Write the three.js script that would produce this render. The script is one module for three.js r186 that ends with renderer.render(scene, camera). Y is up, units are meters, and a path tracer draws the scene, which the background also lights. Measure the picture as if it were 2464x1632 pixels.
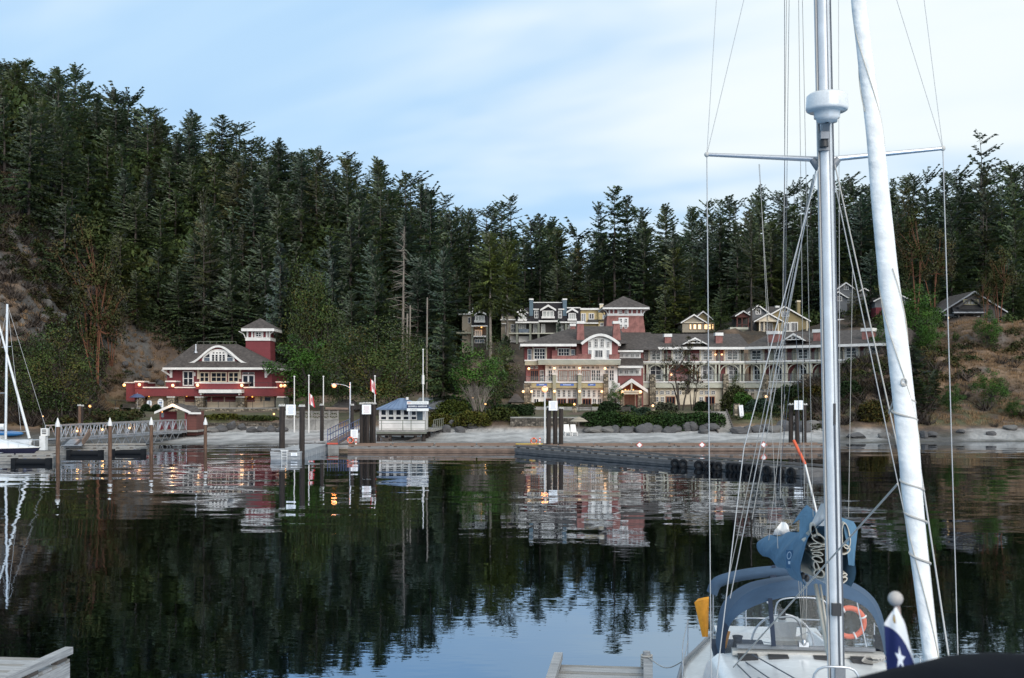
import * as THREE from 'three';
import { FontLoader } from 'three/addons/loaders/FontLoader.js';
import { TextGeometry } from 'three/addons/geometries/TextGeometry.js';
import { mergeGeometries } from 'three/addons/utils/BufferGeometryUtils.js';

// ---------------------------------------------------------------- camera, sky, sun, exposure
const scene = new THREE.Scene();
const EYE = 5.0, F = 2700, CX = 1232, HY = 940;              // eye height over the water (m), focal length and optical axis of the 2464 x 1632 photograph
const camera = new THREE.PerspectiveCamera(2 * Math.atan(HY / F) * 180 / Math.PI, 2464 / (2 * HY), 0.2, 2500);
camera.position.set(0, EYE, 0);
camera.lookAt(0, EYE, -100);
camera.setViewOffset(2464, 2 * HY, 0, 0, 2464, 1632);
camera.focus = 60;
camera.userData.fStop = 8;
const renderer = new THREE.WebGLRenderer();
renderer.toneMapping = THREE.LinearToneMapping;
renderer.toneMappingExposure = 1.9;
renderer.shadowMap.enabled = true;

let seedState = 1;
const seed = (n) => { seedState = (n * 2654435761) >>> 0 || 1; };
const rnd = () => { seedState = (seedState + 0x6d2b79f5) | 0; let t = Math.imul(seedState ^ (seedState >>> 15), 1 | seedState); t = (t + Math.imul(t ^ (t >>> 7), 61 | t)) ^ t; return ((t ^ (t >>> 14)) >>> 0) / 4294967296; };
const rr = (a, b) => a + (b - a) * rnd();
const lerp = (a, b, t) => a + (b - a) * t, clamp = (x, a = 0, b = 1) => Math.min(b, Math.max(a, x)), smooth = (x, a, b) => { const t = clamp((x - a) / (b - a)); return t * t * (3 - 2 * t); };
const hash = (x, y, z) => { let h = Math.imul(x, 374761393) ^ Math.imul(y, 668265263) ^ Math.imul(z, 2147483647 ^ 1274126177); h = Math.imul(h ^ (h >>> 13), 1274126177); h = Math.imul(h ^ (h >>> 16), 2246822519); return ((h ^ (h >>> 15)) >>> 0) / 4294967296; };
function noise(x, y, z = 0) {
  const ix = Math.floor(x), iy = Math.floor(y), iz = Math.floor(z), f = (t) => t * t * (3 - 2 * t), u = f(x - ix), v = f(y - iy), w = f(z - iz);
  const c = (a, b, d) => hash(ix + a, iy + b, iz + d);
  return lerp(lerp(lerp(c(0, 0, 0), c(1, 0, 0), u), lerp(c(0, 1, 0), c(1, 1, 0), u), v), lerp(lerp(c(0, 0, 1), c(1, 0, 1), u), lerp(c(0, 1, 1), c(1, 1, 1), u), v), w);
}
const fbm = (x, y, z = 0, n = 4) => { let s = 0, a = 0.5, t = 0; for (let i = 0; i < n; i++) { s += a * noise(x, y, z); t += a; a *= 0.5; x = x * 2.03 + 7.1; y = y * 2.03 + 3.3; z = z * 2.03 + 5.7; } return s / t; };
// value noise that repeats every p cells, for tiling textures
const tnoise = (x, y, p) => { const ix = Math.floor(x), iy = Math.floor(y), f = (t) => t * t * (3 - 2 * t), u = f(x - ix), v = f(y - iy), m = (a) => ((a % p) + p) % p, c = (a, b) => hash(m(ix + a), m(iy + b), p * 7 + 1); return lerp(lerp(c(0, 0), c(1, 0), u), lerp(c(0, 1), c(1, 1), u), v); };
const tfbm = (u, v, p, n = 4) => { let s = 0, a = 0.5, t = 0; for (let i = 0; i < n; i++) { s += a * tnoise(u * p, v * p, p); t += a; a *= 0.55; p *= 2; } return s / t; };

// evening sky: thin high cloud over blue, whiter towards the west (right)
{
  const W = 2048, H = 1024, data = new Float32Array(W * H * 4);
  const blue = [0.1991, 0.3307, 0.5073], pale = [0.2922, 0.4142, 0.5329], white = [0.4816, 0.5233, 0.5362];
  for (let r = 0; r < H; r++) {
    const up = ((r + 0.5) / H - 0.5) * Math.PI, y = Math.sin(up), cu = Math.cos(up), el = Math.max(up, 0) * 180 / Math.PI;
    for (let c = 0; c < W; c++) {
      const az = ((c + 0.5) / W - 0.5) * 2 * Math.PI, x = Math.cos(az) * cu, z = Math.sin(az) * cu;
      const k = 1 / (Math.max(y, 0) + 0.22), px = x * k, pz = z * k;
      // streaks drawn out across the wind, which blows from left to upper right
      const a = px * 0.93 + pz * 0.36, b = -px * 0.36 + pz * 0.93, warp = fbm(a * 1.3 + 4, b * 1.3, 9, 3);
      const bands = fbm(a * 0.75 + warp * 1.4 + 1.7, b * 2.1 + 0.4, 2, 5), wisps = fbm(a * 3.2 + warp * 3, b * 9 + warp * 2, 5, 4);
      const west = 0.5 + 0.5 * x;                                   // 1 towards the west (+x)
      const low = Math.exp(-el / 9) * 0.55;
      let m = smooth(bands * 0.66 + wisps * 0.34 + clamp(x * 0.95, -0.20, 0.24) + (el - 15) * 0.008 + low * 0.08, 0.37, 0.92);
      m = clamp(m);
      for (let i = 0; i < 3; i++) {
        const clear = lerp(blue[i], pale[i], clamp(0.58 + low + (wisps - 0.5) * 0.8));
        data[(r * W + c) * 4 + i] = lerp(clear, white[i], m);
      }
      data[(r * W + c) * 4 + 3] = 1;
    }
  }
  const sky = new THREE.DataTexture(data, W, H, THREE.RGBAFormat, THREE.FloatType);
  sky.mapping = THREE.EquirectangularReflectionMapping;
  sky.magFilter = THREE.LinearFilter; sky.needsUpdate = true;
  scene.background = sky; scene.environment = sky;
}
// the sun is down behind the cloud: a broad, soft light from the western sky over the viewer's right shoulder
const sun = new THREE.DirectionalLight(new THREE.Color().setRGB(1.0, 0.94, 0.88), 1.5);
sun.position.set(95, 120, 140); sun.target.position.set(0, 5, -110); sun.name = 'sun';
sun.castShadow = true; sun.shadow.radius = 100; sun.shadow.mapSize.set(4096, 4096);
Object.assign(sun.shadow.camera, { left: -180, right: 180, top: 160, bottom: -120, near: 1, far: 700 });
scene.add(sun, sun.target);

// ---------------------------------------------------------------- helpers
const V = (x, y, z) => new THREE.Vector3(x, y, z);
const at = (px, py, d) => V((px - CX) / F * d, EYE - (py - HY) / F * d, -d);     // a point of the place, d metres away, from where the photograph shows it
const lin = (r, g, b) => new THREE.Color().setRGB(r, g, b);
const tex = (n, fn, { data = false, h = n, rx = 1, ry = 1 } = {}) => {
  const a = new Uint8Array(n * h * 4);
  for (let y = 0; y < h; y++) for (let x = 0; x < n; x++) { const q = fn(x / n, y / h), o = (y * n + x) * 4; const p = Array.isArray(q) ? q : [q, q, q]; for (let i = 0; i < 3; i++) a[o + i] = clamp(p[i]) * 255; a[o + 3] = 255; }
  const t = new THREE.DataTexture(a, n, h); t.wrapS = t.wrapT = THREE.RepeatWrapping; t.magFilter = THREE.LinearFilter; t.repeat.set(rx, ry);
  if (!data) t.colorSpace = THREE.SRGBColorSpace; t.needsUpdate = true; return t;
};
const rep = (t, rx, ry = rx) => { const c = t.clone(); c.repeat.set(rx, ry); c.needsUpdate = true; return c; };
const M = {};
const std = (name, color, roughness = 0.8, more = {}) => (M[name] = Object.assign(new THREE.MeshStandardMaterial({ color, roughness, ...more }), { name }));
const phys = (name, color, roughness, more = {}) => (M[name] = Object.assign(new THREE.MeshPhysicalMaterial({ color, roughness, ...more }), { name }));

const names = new Map();
const numbered = (n) => { const k = names.get(n) ?? 0; names.set(n, k + 1); return k ? `${n}_${String(k).padStart(3, '0')}` : n; };
function tag(o, label, category, group, kind) { Object.assign(o.userData, { label, category }); if (group) o.userData.group = group; if (kind) o.userData.kind = kind; return o; }
function thing(name, label, category, p = V(0, 0, 0), turn = 0, group) { const o = new THREE.Group(); o.name = numbered(name); o.position.copy(p); o.rotation.y = turn; scene.add(o); return tag(o, label, category, group); }
let MX = new THREE.Matrix4();                                     // the frame that shapes are being built in
const within = (m, fn) => { const old = MX; MX = old.clone().multiply(m); fn(); MX = old; };
const moved = (x, y, z, turn = 0) => new THREE.Matrix4().makeRotationY(turn).setPosition(x, y, z);
function plain(g) { g = g.index ? g.toNonIndexed() : g; for (const k of Object.keys(g.attributes)) if (!['position', 'normal', 'uv', 'color'].includes(k)) g.deleteAttribute(k); if (!g.attributes.uv) g.setAttribute('uv', new THREE.BufferAttribute(new Float32Array(g.attributes.position.count * 2), 2)); return g; }
function join(list) { const l = list.flat(9).map(plain); const g = l.length === 1 ? l[0] : mergeGeometries(l); return g; }
const sub = (name, geos, m, parent) => { const g = join([geos]); g.applyMatrix4(MX); const o = new THREE.Mesh(g, m); o.name = name; o.castShadow = o.receiveShadow = true; parent.add(o); return o; };
const solo = (name, geos, m, label, category, group) => { const o = sub(numbered(name), geos, m, scene); return tag(o, label, category, group); };
const struct = (name, geos, m) => { const o = sub(numbered(name), geos, m, scene); o.userData.kind = 'structure'; return o; };
function copyOf(root, p, turn = 0, label, size = 1) { const o = root.clone(); o.userData = { ...root.userData }; o.name = numbered(root.name.replace(/_\d{3}$/, '')); o.position.copy(p); o.rotation.set(0, turn, 0); if (size.isVector3) o.scale.copy(size); else o.scale.setScalar(size); if (label) o.userData.label = label; scene.add(o); return o; }

// shapes; uv in metres
function quads(list) {                                            // list of [a, b, c, d] corner points, flat shaded
  const p = [], n = [], uv = [], e1 = V(), e2 = V(), no = V(), u = V(), v = V(), t = V();
  for (const q of list) {
    e1.subVectors(q[1], q[0]); e2.subVectors(q[q.length - 1], q[0]); no.crossVectors(e1, e2).normalize();
    u.copy(e1).normalize(); v.crossVectors(no, u);
    for (let k = 1; k < q.length - 1; k++) for (const w of [q[0], q[k], q[k + 1]]) { p.push(w.x, w.y, w.z); n.push(no.x, no.y, no.z); t.subVectors(w, q[0]); uv.push(t.dot(u) + q[0].x + q[0].z, t.dot(v) + q[0].y); }
  }
  const g = new THREE.BufferGeometry();
  g.setAttribute('position', new THREE.Float32BufferAttribute(p, 3)); g.setAttribute('normal', new THREE.Float32BufferAttribute(n, 3)); g.setAttribute('uv', new THREE.Float32BufferAttribute(uv, 2));
  return g;
}
function hexa(c) { const f = [[0, 1, 2, 3], [5, 4, 7, 6], [4, 0, 3, 7], [1, 5, 6, 2], [3, 2, 6, 7], [4, 5, 1, 0]]; return quads(f.map((i) => i.map((k) => c[k]))); }  // 0-3 front (ccw), 4-7 behind
const bx = (x0, x1, y0, y1, z0, z1) => hexa([V(x0, y0, z1), V(x1, y0, z1), V(x1, y1, z1), V(x0, y1, z1), V(x0, y0, z0), V(x1, y0, z0), V(x1, y1, z0), V(x0, y1, z0)]);
const cb = (x, y, z, w, h, d) => bx(x - w / 2, x + w / 2, y - h / 2, y + h / 2, z - d / 2, z + d / 2);
function taperBox(x0, x1, z0, z1, y0, y1, tx, tz = tx) { return hexa([V(x0, y0, z1), V(x1, y0, z1), V(x1 - tx, y1, z1 - tz), V(x0 + tx, y1, z1 - tz), V(x0, y0, z0), V(x1, y0, z0), V(x1 - tx, y1, z0 + tz), V(x0 + tx, y1, z0 + tz)]); }
function bar(a, b, w = 0.1, h = w, upv = V(0, 1, 0)) {            // a box from a to b
  const d = b.clone().sub(a).normalize(); let s = d.clone().cross(upv); if (s.lengthSq() < 1e-6) s = d.clone().cross(V(1, 0, 0)); s.normalize(); const u = s.clone().cross(d);
  const c = (p, i, j) => p.clone().addScaledVector(s, i * w / 2).addScaledVector(u, j * h / 2);
  return hexa([c(a, -1, -1), c(a, 1, -1), c(a, 1, 1), c(a, -1, 1), c(b, -1, -1), c(b, 1, -1), c(b, 1, 1), c(b, -1, 1)]);
}
function rod(a, b, r0, r1 = r0, n = 8) {
  const L = a.distanceTo(b), g = new THREE.CylinderGeometry(r1, r0, L, n, 1);
  const uv = g.attributes.uv; for (let i = 0; i < uv.count; i++) uv.setXY(i, uv.getX(i) * 6.28 * r0, uv.getY(i) * L);
  g.translate(0, L / 2, 0); g.applyQuaternion(new THREE.Quaternion().setFromUnitVectors(V(0, 1, 0), b.clone().sub(a).normalize())); g.translate(a.x, a.y, a.z); return plain(g);
}
const tube = (pts, r, n = 6, seg = pts.length * 4, closed = false) => plain(new THREE.TubeGeometry(new THREE.CatmullRomCurve3(pts, closed), seg, r, n, closed));
const ball = (p, r, n = 10, sy = 1) => { const g = new THREE.SphereGeometry(r, n, Math.max(6, n * 0.7 | 0)); g.scale(1, sy, 1); g.translate(p.x, p.y, p.z); return plain(g); };
const ring = (p, R, r, n = 20, m = 8) => { const g = new THREE.TorusGeometry(R, r, m, n); g.translate(p.x, p.y, p.z); return plain(g); };
const slab = (pts, z0, z1, holes = []) => { const s = new THREE.Shape(pts.map((p) => new THREE.Vector2(...p))); for (const h of holes) s.holes.push(new THREE.Path(h.map((p) => new THREE.Vector2(...p)))); const g = new THREE.ExtrudeGeometry(s, { depth: z1 - z0, bevelEnabled: false, curveSegments: 8 }); g.translate(0, 0, z0); return plain(g); };
const lathe = (prof, n = 16) => plain(new THREE.LatheGeometry(prof.map((p) => new THREE.Vector2(...p)), n));

// ---------------------------------------------------------------- textures and materials
const T = {};
T.mottle = tex(512, (u, v) => { const a = tfbm(u, v, 6, 6); return 0.62 + 0.42 * a + (hash(u * 512, v * 512, 3) - 0.5) * 0.05; });
T.wood = tex(512, (u, v) => { const a = tnoise(u * 8, v * 128, 128) * 0.5 + tnoise(u * 16, v * 256, 256) * 0.3 + tfbm(u, v, 5, 4) * 0.5; return [0.60 + 0.42 * a, 0.60 + 0.41 * a, 0.61 + 0.39 * a]; });
T.bark = tex(256, (u, v) => 0.45 + 0.6 * (tnoise(u * 32, v * 8, 32) * 0.5 + tnoise(u * 64, v * 16, 64) * 0.3 + tfbm(u, v, 4, 3) * 0.3));
T.shingle = tex(512, (u, v) => { const row = Math.floor(v * 24), k = Math.floor(u * 20 + (row % 2) * 0.5), t = hash(k, row, 8), e = (v * 24) % 1; return (0.70 + 0.26 * t) * (e < 0.12 ? 0.82 : 1) * (0.88 + 0.22 * tfbm(u, v, 8, 4)); });
T.boards = tex(256, (u, v) => { const row = Math.floor(v * 16), e = (v * 16) % 1; return (e < 0.14 ? 0.72 : 0.93 + 0.05 * hash(row, 3, 1)) * (0.93 + 0.1 * tfbm(u, v, 8, 3)); });
T.boardsBump = tex(256, (u, v) => { const e = (v * 16) % 1; return e < 0.1 ? 0 : 1 - e * 0.6; }, { data: true });
T.stone = tex(512, (u, v) => {                                     // rubble masonry, too small in the picture to be built stone by stone
  const P = 12; let best = 9, second = 9, id = 0; const x = u * P, y = v * P * 1.3, iy = Math.floor(y), ix = Math.floor(x);
  for (let a = -1; a < 2; a++) for (let b = -1; b < 2; b++) { const cx = ((ix + a) % P + P) % P, cy = ((iy + b) % 16 + 16) % 16, h1 = hash(cx, cy, 11), h2 = hash(cx, cy, 12), d = Math.hypot(ix + a + 0.2 + 0.6 * h1 - x, (iy + b + 0.2 + 0.6 * h2 - y) * 1.1); if (d < best) { second = best; best = d; id = hash(cx, cy, 13); } else if (d < second) second = d; }
  const j = second - best < 0.09 ? 0.5 : 1, t = (0.45 + 0.55 * id) * j * (0.85 + 0.3 * tfbm(u, v, 16, 3)); return [t * 0.97, t * 0.93, t * 0.87];
});
T.bump = tex(512, (u, v) => tfbm(u, v, 10, 6), { data: true });
T.canvas = tex(256, (u, v) => 0.84 + 0.16 * tfbm(u, v, 8, 4) + (hash(u * 256, v * 256, 5) - 0.5) * 0.06);
const L = lin;
std('roof', L(0.105, 0.088, 0.080), 0.95, { map: rep(T.shingle, 0.22) });
std('roofDark', L(0.030, 0.028, 0.032), 0.95, { map: rep(T.shingle, 0.22) });
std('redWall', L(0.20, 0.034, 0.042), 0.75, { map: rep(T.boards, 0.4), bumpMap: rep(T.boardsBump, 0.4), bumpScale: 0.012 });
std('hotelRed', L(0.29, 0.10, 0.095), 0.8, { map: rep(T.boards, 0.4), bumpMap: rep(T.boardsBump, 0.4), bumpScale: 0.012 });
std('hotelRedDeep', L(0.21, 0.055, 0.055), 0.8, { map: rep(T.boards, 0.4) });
std('brick', L(0.35, 0.155, 0.135), 0.9, { map: rep(T.mottle, 0.7) });
std('white', L(0.80, 0.78, 0.75), 0.55, { map: rep(T.canvas, 0.3) });
std('cream', L(0.72, 0.62, 0.47), 0.6, { map: rep(T.canvas, 0.3) });
std('sage', L(0.36, 0.35, 0.26), 0.7, { map: rep(T.boards, 0.4) });
std('sageLight', L(0.52, 0.51, 0.42), 0.7, { map: rep(T.canvas, 0.3) });
std('olive', L(0.42, 0.36, 0.20), 0.7, { map: rep(T.canvas, 0.3) });
std('greyGreen', L(0.20, 0.21, 0.17), 0.8, { map: rep(T.canvas, 0.3) });
std('stone', L(0.40, 0.37, 0.32), 0.95, { map: rep(T.stone, 0.28), bumpMap: rep(T.stone, 0.28), bumpScale: 0.04 });
std('stoneDark', L(0.20, 0.19, 0.18), 0.95, { map: rep(T.stone, 0.3), bumpMap: rep(T.stone, 0.3), bumpScale: 0.04 });
std('doorWood', L(0.30, 0.095, 0.030), 0.5, { map: rep(T.wood, 0.6) });
std('door', L(0.19, 0.085, 0.050), 0.6, { map: rep(T.wood, 0.6) });
phys('glass', L(0.012, 0.014, 0.022), 0.06, { ior: 1.5, specularIntensity: 0.45 });
phys('glassPale', L(0.14, 0.165, 0.20), 0.08, { ior: 1.5, map: rep(T.mottle, 0.9) });
phys('curtain', L(0.40, 0.42, 0.40), 0.25, { ior: 1.45, map: rep(T.wood, 0.3) });
std('railGlass', L(0.45, 0.52, 0.50), 0.15, { transparent: true, opacity: 0.06 });
std('iron', L(0.025, 0.025, 0.028), 0.5);
std('steel', L(0.55, 0.57, 0.60), 0.35, { metalness: 0.85 });
std('alu', L(0.62, 0.63, 0.66), 0.32, { metalness: 0.75, map: rep(T.canvas, 0.5) });
std('aluGrey', L(0.36, 0.38, 0.41), 0.5, { metalness: 0.3, map: rep(T.mottle, 0.5) });
std('plank', L(0.33, 0.32, 0.30), 0.9, { map: rep(T.wood, 0.5), bumpMap: rep(T.wood, 0.5), bumpScale: 0.004 });
std('plankPale', L(0.44, 0.45, 0.46), 0.9, { map: rep(T.wood, 0.5), bumpMap: rep(T.wood, 0.5), bumpScale: 0.004 });
std('plankBrown', L(0.24, 0.165, 0.125), 0.9, { map: rep(T.wood, 0.5) });
std('plankDark', L(0.10, 0.085, 0.075), 0.9, { map: rep(T.wood, 0.5) });
std('concrete', L(0.36, 0.35, 0.33), 0.9, { map: rep(T.mottle, 0.5), bumpMap: rep(T.bump, 0.5), bumpScale: 0.01 });
std('pile', L(0.045, 0.032, 0.026), 0.85, { map: rep(T.bark, 0.7, 0.25), bumpMap: rep(T.bark, 0.7, 0.25), bumpScale: 0.02 });
std('pileBrown', L(0.19, 0.105, 0.065), 0.85, { map: rep(T.bark, 0.7, 0.25), bumpMap: rep(T.bark, 0.7, 0.25), bumpScale: 0.02 });
std('lime', L(0.62, 0.60, 0.56), 0.9, { map: rep(T.mottle, 1.5) });
phys('rubber', L(0.009, 0.010, 0.012), 0.8, { specularIntensity: 0.4 });
std('dockGrey', L(0.155, 0.150, 0.148), 0.9, { map: rep(T.wood, 0.5) });
std('dockTop', L(0.25, 0.24, 0.23), 0.9, { map: rep(T.wood, 0.5), bumpMap: rep(T.wood, 0.5), bumpScale: 0.004 });
std('bark', L(0.085, 0.068, 0.058), 0.95, { map: rep(T.bark, 0.6, 0.2) });
std('barkPale', L(0.30, 0.26, 0.22), 0.95, { map: rep(T.bark, 0.6, 0.2) });
std('barkRed', L(0.23, 0.09, 0.045), 0.8, { map: rep(T.bark, 0.5, 0.15) });
std('rock', L(0.115, 0.112, 0.115), 0.95, { map: rep(T.mottle, 0.5), bumpMap: rep(T.bump, 0.5), bumpScale: 0.12 });
std('rockPale', L(0.21, 0.20, 0.19), 0.95, { map: rep(T.mottle, 0.5), bumpMap: rep(T.bump, 0.5), bumpScale: 0.12 });
std('redPaint', L(0.50, 0.07, 0.04), 0.5);
std('orange', L(0.62, 0.10, 0.035), 0.6);
std('yellow', L(0.72, 0.50, 0.05), 0.6);
std('bluePaint', L(0.055, 0.075, 0.16), 0.5);
std('blueRoof', L(0.15, 0.22, 0.35), 0.4, { metalness: 0.1, map: rep(T.canvas, 0.3) });
const glow = (name, r, g, b, k) => { const m = std(name, L(0.9, 0.8, 0.6), 0.5, { emissive: L(r, g, b), emissiveIntensity: k }); return m; };
glow('bulb', 1.0, 0.47, 0.17, 1.25); glow('sodium', 1.0, 0.24, 0.03, 1.15); glow('amber', 1.0, 0.42, 0.07, 1.2); glow('windowGlow', 1.0, 0.62, 0.22, 0.6);
// a lamp: a glowing globe with a point light of its size inside
function bulb(parent, p, r, m, k, name = 'lamp_bulb') {
  const o = sub(name, ball(p, r, 10), m, parent), e = m.emissive, l = new THREE.PointLight(e.clone(), k); l.position.copy(p).applyMatrix4(MX); l.name = 'lamp_light'; l.castShadow = true; l.shadow.radius = r / 0.02; parent.add(l); return o;
}
// ---------------------------------------------------------------- terrain: height over the water by bearing (as a picture column) and distance
const PROFILE = [
  [-700, [[60, -3], [85, -1.5], [98, 0.3], [112, 5], [150, 30], [190, 50], [230, 60], [400, 60]]],
  [-100, [[60, -3], [95, -1.5], [110, 0.3], [120, 3], [140, 15], [165, 35], [190, 51], [215, 59], [400, 60]]],
  [30, [[60, -3], [95, -1.5], [112, 0.3], [120, 2.5], [140, 13], [165, 33], [190, 50], [215, 57], [400, 60]]],
  [150, [[60, -3], [95, -1.5], [110, 0.2], [122, 2.0], [140, 6], [156, 14], [172, 27], [190, 42], [215, 53], [400, 58]]],
  [270, [[60, -3], [95, -1.2], [104, 0], [118, 0.9], [119.5, 1.9], [132, 2.4], [150, 3], [157, 6], [170, 15.5], [187, 27], [207, 43], [230, 53], [400, 57]]],
  [400, [[60, -3], [95, -1], [103, 0], [118, 0.7], [119.5, 2.0], [150, 2.6], [163, 4], [174, 13], [200, 34], [227, 49], [400, 55]]],
  [550, [[60, -3], [95, -1], [103, 0], [118, 0.65], [119.5, 2.0], [150, 2.6], [166, 3.5], [178, 11], [200, 27], [227, 46], [400, 54]]],
  [750, [[60, -3], [95, -1], [103, 0], [119, 0.65], [120, 1.7], [150, 3], [170, 6], [190, 17], [215, 34], [238, 44], [400, 50]]],
  [1000, [[60, -3], [95, -1], [103, 0], [118, 0.7], [124, 2], [150, 3.5], [165, 6], [185, 12], [210, 23], [240, 35], [400, 42]]],
  [1200, [[60, -3], [95, -1], [103, 0], [117, 0.7], [119, 2], [140, 2.6], [160, 5], [175, 10.5], [190, 12.5], [215, 19], [245, 29], [400, 36]]],
  [1400, [[60, -3], [95, -1], [103, 0], [117, 0.65], [118.6, 2.1], [152, 2.7], [166, 5], [176, 10.5], [195, 13], [215, 16], [245, 22], [400, 28]]],
  [1600, [[60, -3], [95, -1], [103, 0], [117, 0.65], [121, 2.1], [152, 2.8], [166, 5], [178, 12.5], [195, 15], [220, 20], [250, 26], [400, 32]]],
  [1800, [[60, -3], [95, -1], [103, 0], [116, 0.6], [121, 2.2], [140, 2.7], [152, 3.0], [160, 5], [176, 13.5], [195, 15.5], [220, 23], [250, 30], [400, 38]]],
  [1950, [[60, -3], [96, -1], [105, 0], [114, 0.6], [121, 2.4], [132, 4.6], [142, 6.0], [160, 8], [173, 13.5], [195, 17], [225, 28], [250, 34], [400, 40]]],
  [2080, [[60, -3], [98, -1], [107, 0], [113, 0.5], [120, 3], [128, 6.2], [140, 8], [156, 9.6], [172, 14], [195, 18], [225, 30], [250, 36], [400, 42]]],
  [2200, [[60, -3], [100, -1], [109, 0], [115, 1.0], [125, 5], [140, 9], [156, 12], [172, 15], [195, 19], [230, 33], [400, 42]]],
  [2400, [[60, -3], [100, -1], [110, 0], [117, 1.8], [135, 8], [150, 11.6], [165, 14.4], [178, 15.3], [200, 21], [235, 35], [400, 42]]],
  [3100, [[60, -3], [100, -1], [110, 0], [120, 4], [150, 14], [180, 20], [235, 38], [400, 44]]],
];
const along = (pr, d) => { if (d <= pr[0][0]) return pr[0][1]; for (let i = 1; i < pr.length; i++) if (d <= pr[i][0]) { const t = (d - pr[i - 1][0]) / (pr[i][0] - pr[i - 1][0]); return lerp(pr[i - 1][1], pr[i][1], t); } return pr[pr.length - 1][1]; };
function bare(x, d) { const px = CX + x / d * F; if (px <= PROFILE[0][0]) return along(PROFILE[0][1], d); for (let i = 1; i < PROFILE.length; i++) if (px <= PROFILE[i][0]) { let t = (px - PROFILE[i - 1][0]) / (PROFILE[i][0] - PROFILE[i - 1][0]); t = t * t * (3 - 2 * t) * 0.5 + t * 0.5; return lerp(along(PROFILE[i - 1][1], d), along(PROFILE[i][1], d), t); } return along(PROFILE[PROFILE.length - 1][1], d); }
function ground(x, z) { const d = -z, h = bare(x, d), rough = smooth(h, 2.6, 9); return h + (fbm(x * 0.09, d * 0.09, 3, 4) - 0.5) * 5.5 * rough + (fbm(x * 0.4, d * 0.4, 8, 3) - 0.5) * (0.10 + 1.3 * rough) * smooth(h, -0.2, 0.5) + Math.pow(1 - Math.abs(2 * fbm(x * 0.22 + 5, d * 0.22, 14, 3) - 1), 3) * 2.2 * smooth(h, 6, 14) * (1 - smooth(x / d * F + CX, 170, 260)); }
const onGround = (px, d, lift = 0) => { const x = (px - CX) / F * d; return V(x, ground(x, -d) + lift, -d); };

{
  const NX = 420, NZ = 300, pos = [], col = [], idx = [], uv = [], c = new THREE.Color();
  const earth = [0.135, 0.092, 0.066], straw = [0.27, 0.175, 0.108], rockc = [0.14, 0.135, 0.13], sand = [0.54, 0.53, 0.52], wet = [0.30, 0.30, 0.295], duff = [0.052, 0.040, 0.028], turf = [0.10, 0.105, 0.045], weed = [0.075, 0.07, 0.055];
  const mix = (a, b, t) => a.map((v, i) => lerp(v, b[i], t));
  for (let j = 0; j <= NZ; j++) {
    const t = j / NZ, d = 62 + 60 * Math.min(1, t / 0.42) + (t > 0.42 ? 300 * Math.pow((t - 0.42) / 0.58, 1.35) : 0);
    for (let i = 0; i <= NX; i++) {
      const s = (i / NX - 0.5) * 2, x = s * (0.62 * d + 30), h = ground(x, -d), px = CX + x / d * F;
      pos.push(x, h, -d); uv.push(x, d);
      const n1 = fbm(x * 0.12, d * 0.12, 1, 4), n2 = fbm(x * 0.55, d * 0.55, 2, 3), n3 = fbm(x * 1.8, d * 1.8, 4, 2);
      const sx = (ground(x + 0.7, -d) - h) / 0.7, sz = (ground(x, -d - 0.7) - h) / 0.7, steep = Math.hypot(sx, sz);
      let k = mix(earth, straw, smooth(n1 + (n2 - 0.5) * 0.5, 0.38, 0.62));
      k = mix(k, rockc, smooth(steep + (n2 - 0.5) * 1.2, 0.75, 1.25));
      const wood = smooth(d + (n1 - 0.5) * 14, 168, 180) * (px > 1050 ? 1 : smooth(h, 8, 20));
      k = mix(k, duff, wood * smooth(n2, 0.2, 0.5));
      const flat = (1 - smooth(h, 3.2, 4.6)) * smooth(h, 1.2, 1.7);
      k = mix(k, mix(turf, earth, smooth(n2, 0.45, 0.7)), flat * 0.9);
      if (h < 1.25) {
        const shell = smooth(px, 330, 460) * (1 - smooth(px, 1985, 2040)) + 0.7 * smooth(px, 2040, 2070) * (1 - smooth(px, 2110, 2140)) + 0.75 * smooth(px, 2300, 2350);
        const b = mix(mix(weed, wet, smooth(h + (n2 - 0.5) * 0.16, 0.0, 0.10)), sand, smooth(h + (n2 - 0.5) * 0.22 + (n3 - 0.5) * 0.1, 0.10, 0.34));
        const e = mix(mix(weed, rockc, smooth(n2, 0.4, 0.6)), earth, smooth(h, 0.4, 1.2));
        k = mix(k, mix(e, b, clamp(shell)), 1 - smooth(h, 1.0, 1.25));
      }
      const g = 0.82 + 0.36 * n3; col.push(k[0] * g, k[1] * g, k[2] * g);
    }
  }
  for (let j = 0; j < NZ; j++) for (let i = 0; i < NX; i++) { const a = j * (NX + 1) + i, b = a + 1, c2 = a + NX + 1, e = c2 + 1; idx.push(a, b, c2, b, e, c2); }
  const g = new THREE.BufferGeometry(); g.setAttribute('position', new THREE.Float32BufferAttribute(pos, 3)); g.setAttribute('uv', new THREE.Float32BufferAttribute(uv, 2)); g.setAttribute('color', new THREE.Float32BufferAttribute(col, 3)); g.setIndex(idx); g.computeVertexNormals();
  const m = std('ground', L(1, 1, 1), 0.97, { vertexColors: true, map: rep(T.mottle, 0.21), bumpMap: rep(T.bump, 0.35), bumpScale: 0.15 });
  const o = new THREE.Mesh(g, m); o.name = 'hillside'; o.userData.kind = 'structure'; o.castShadow = o.receiveShadow = true; scene.add(o);
}
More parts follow.
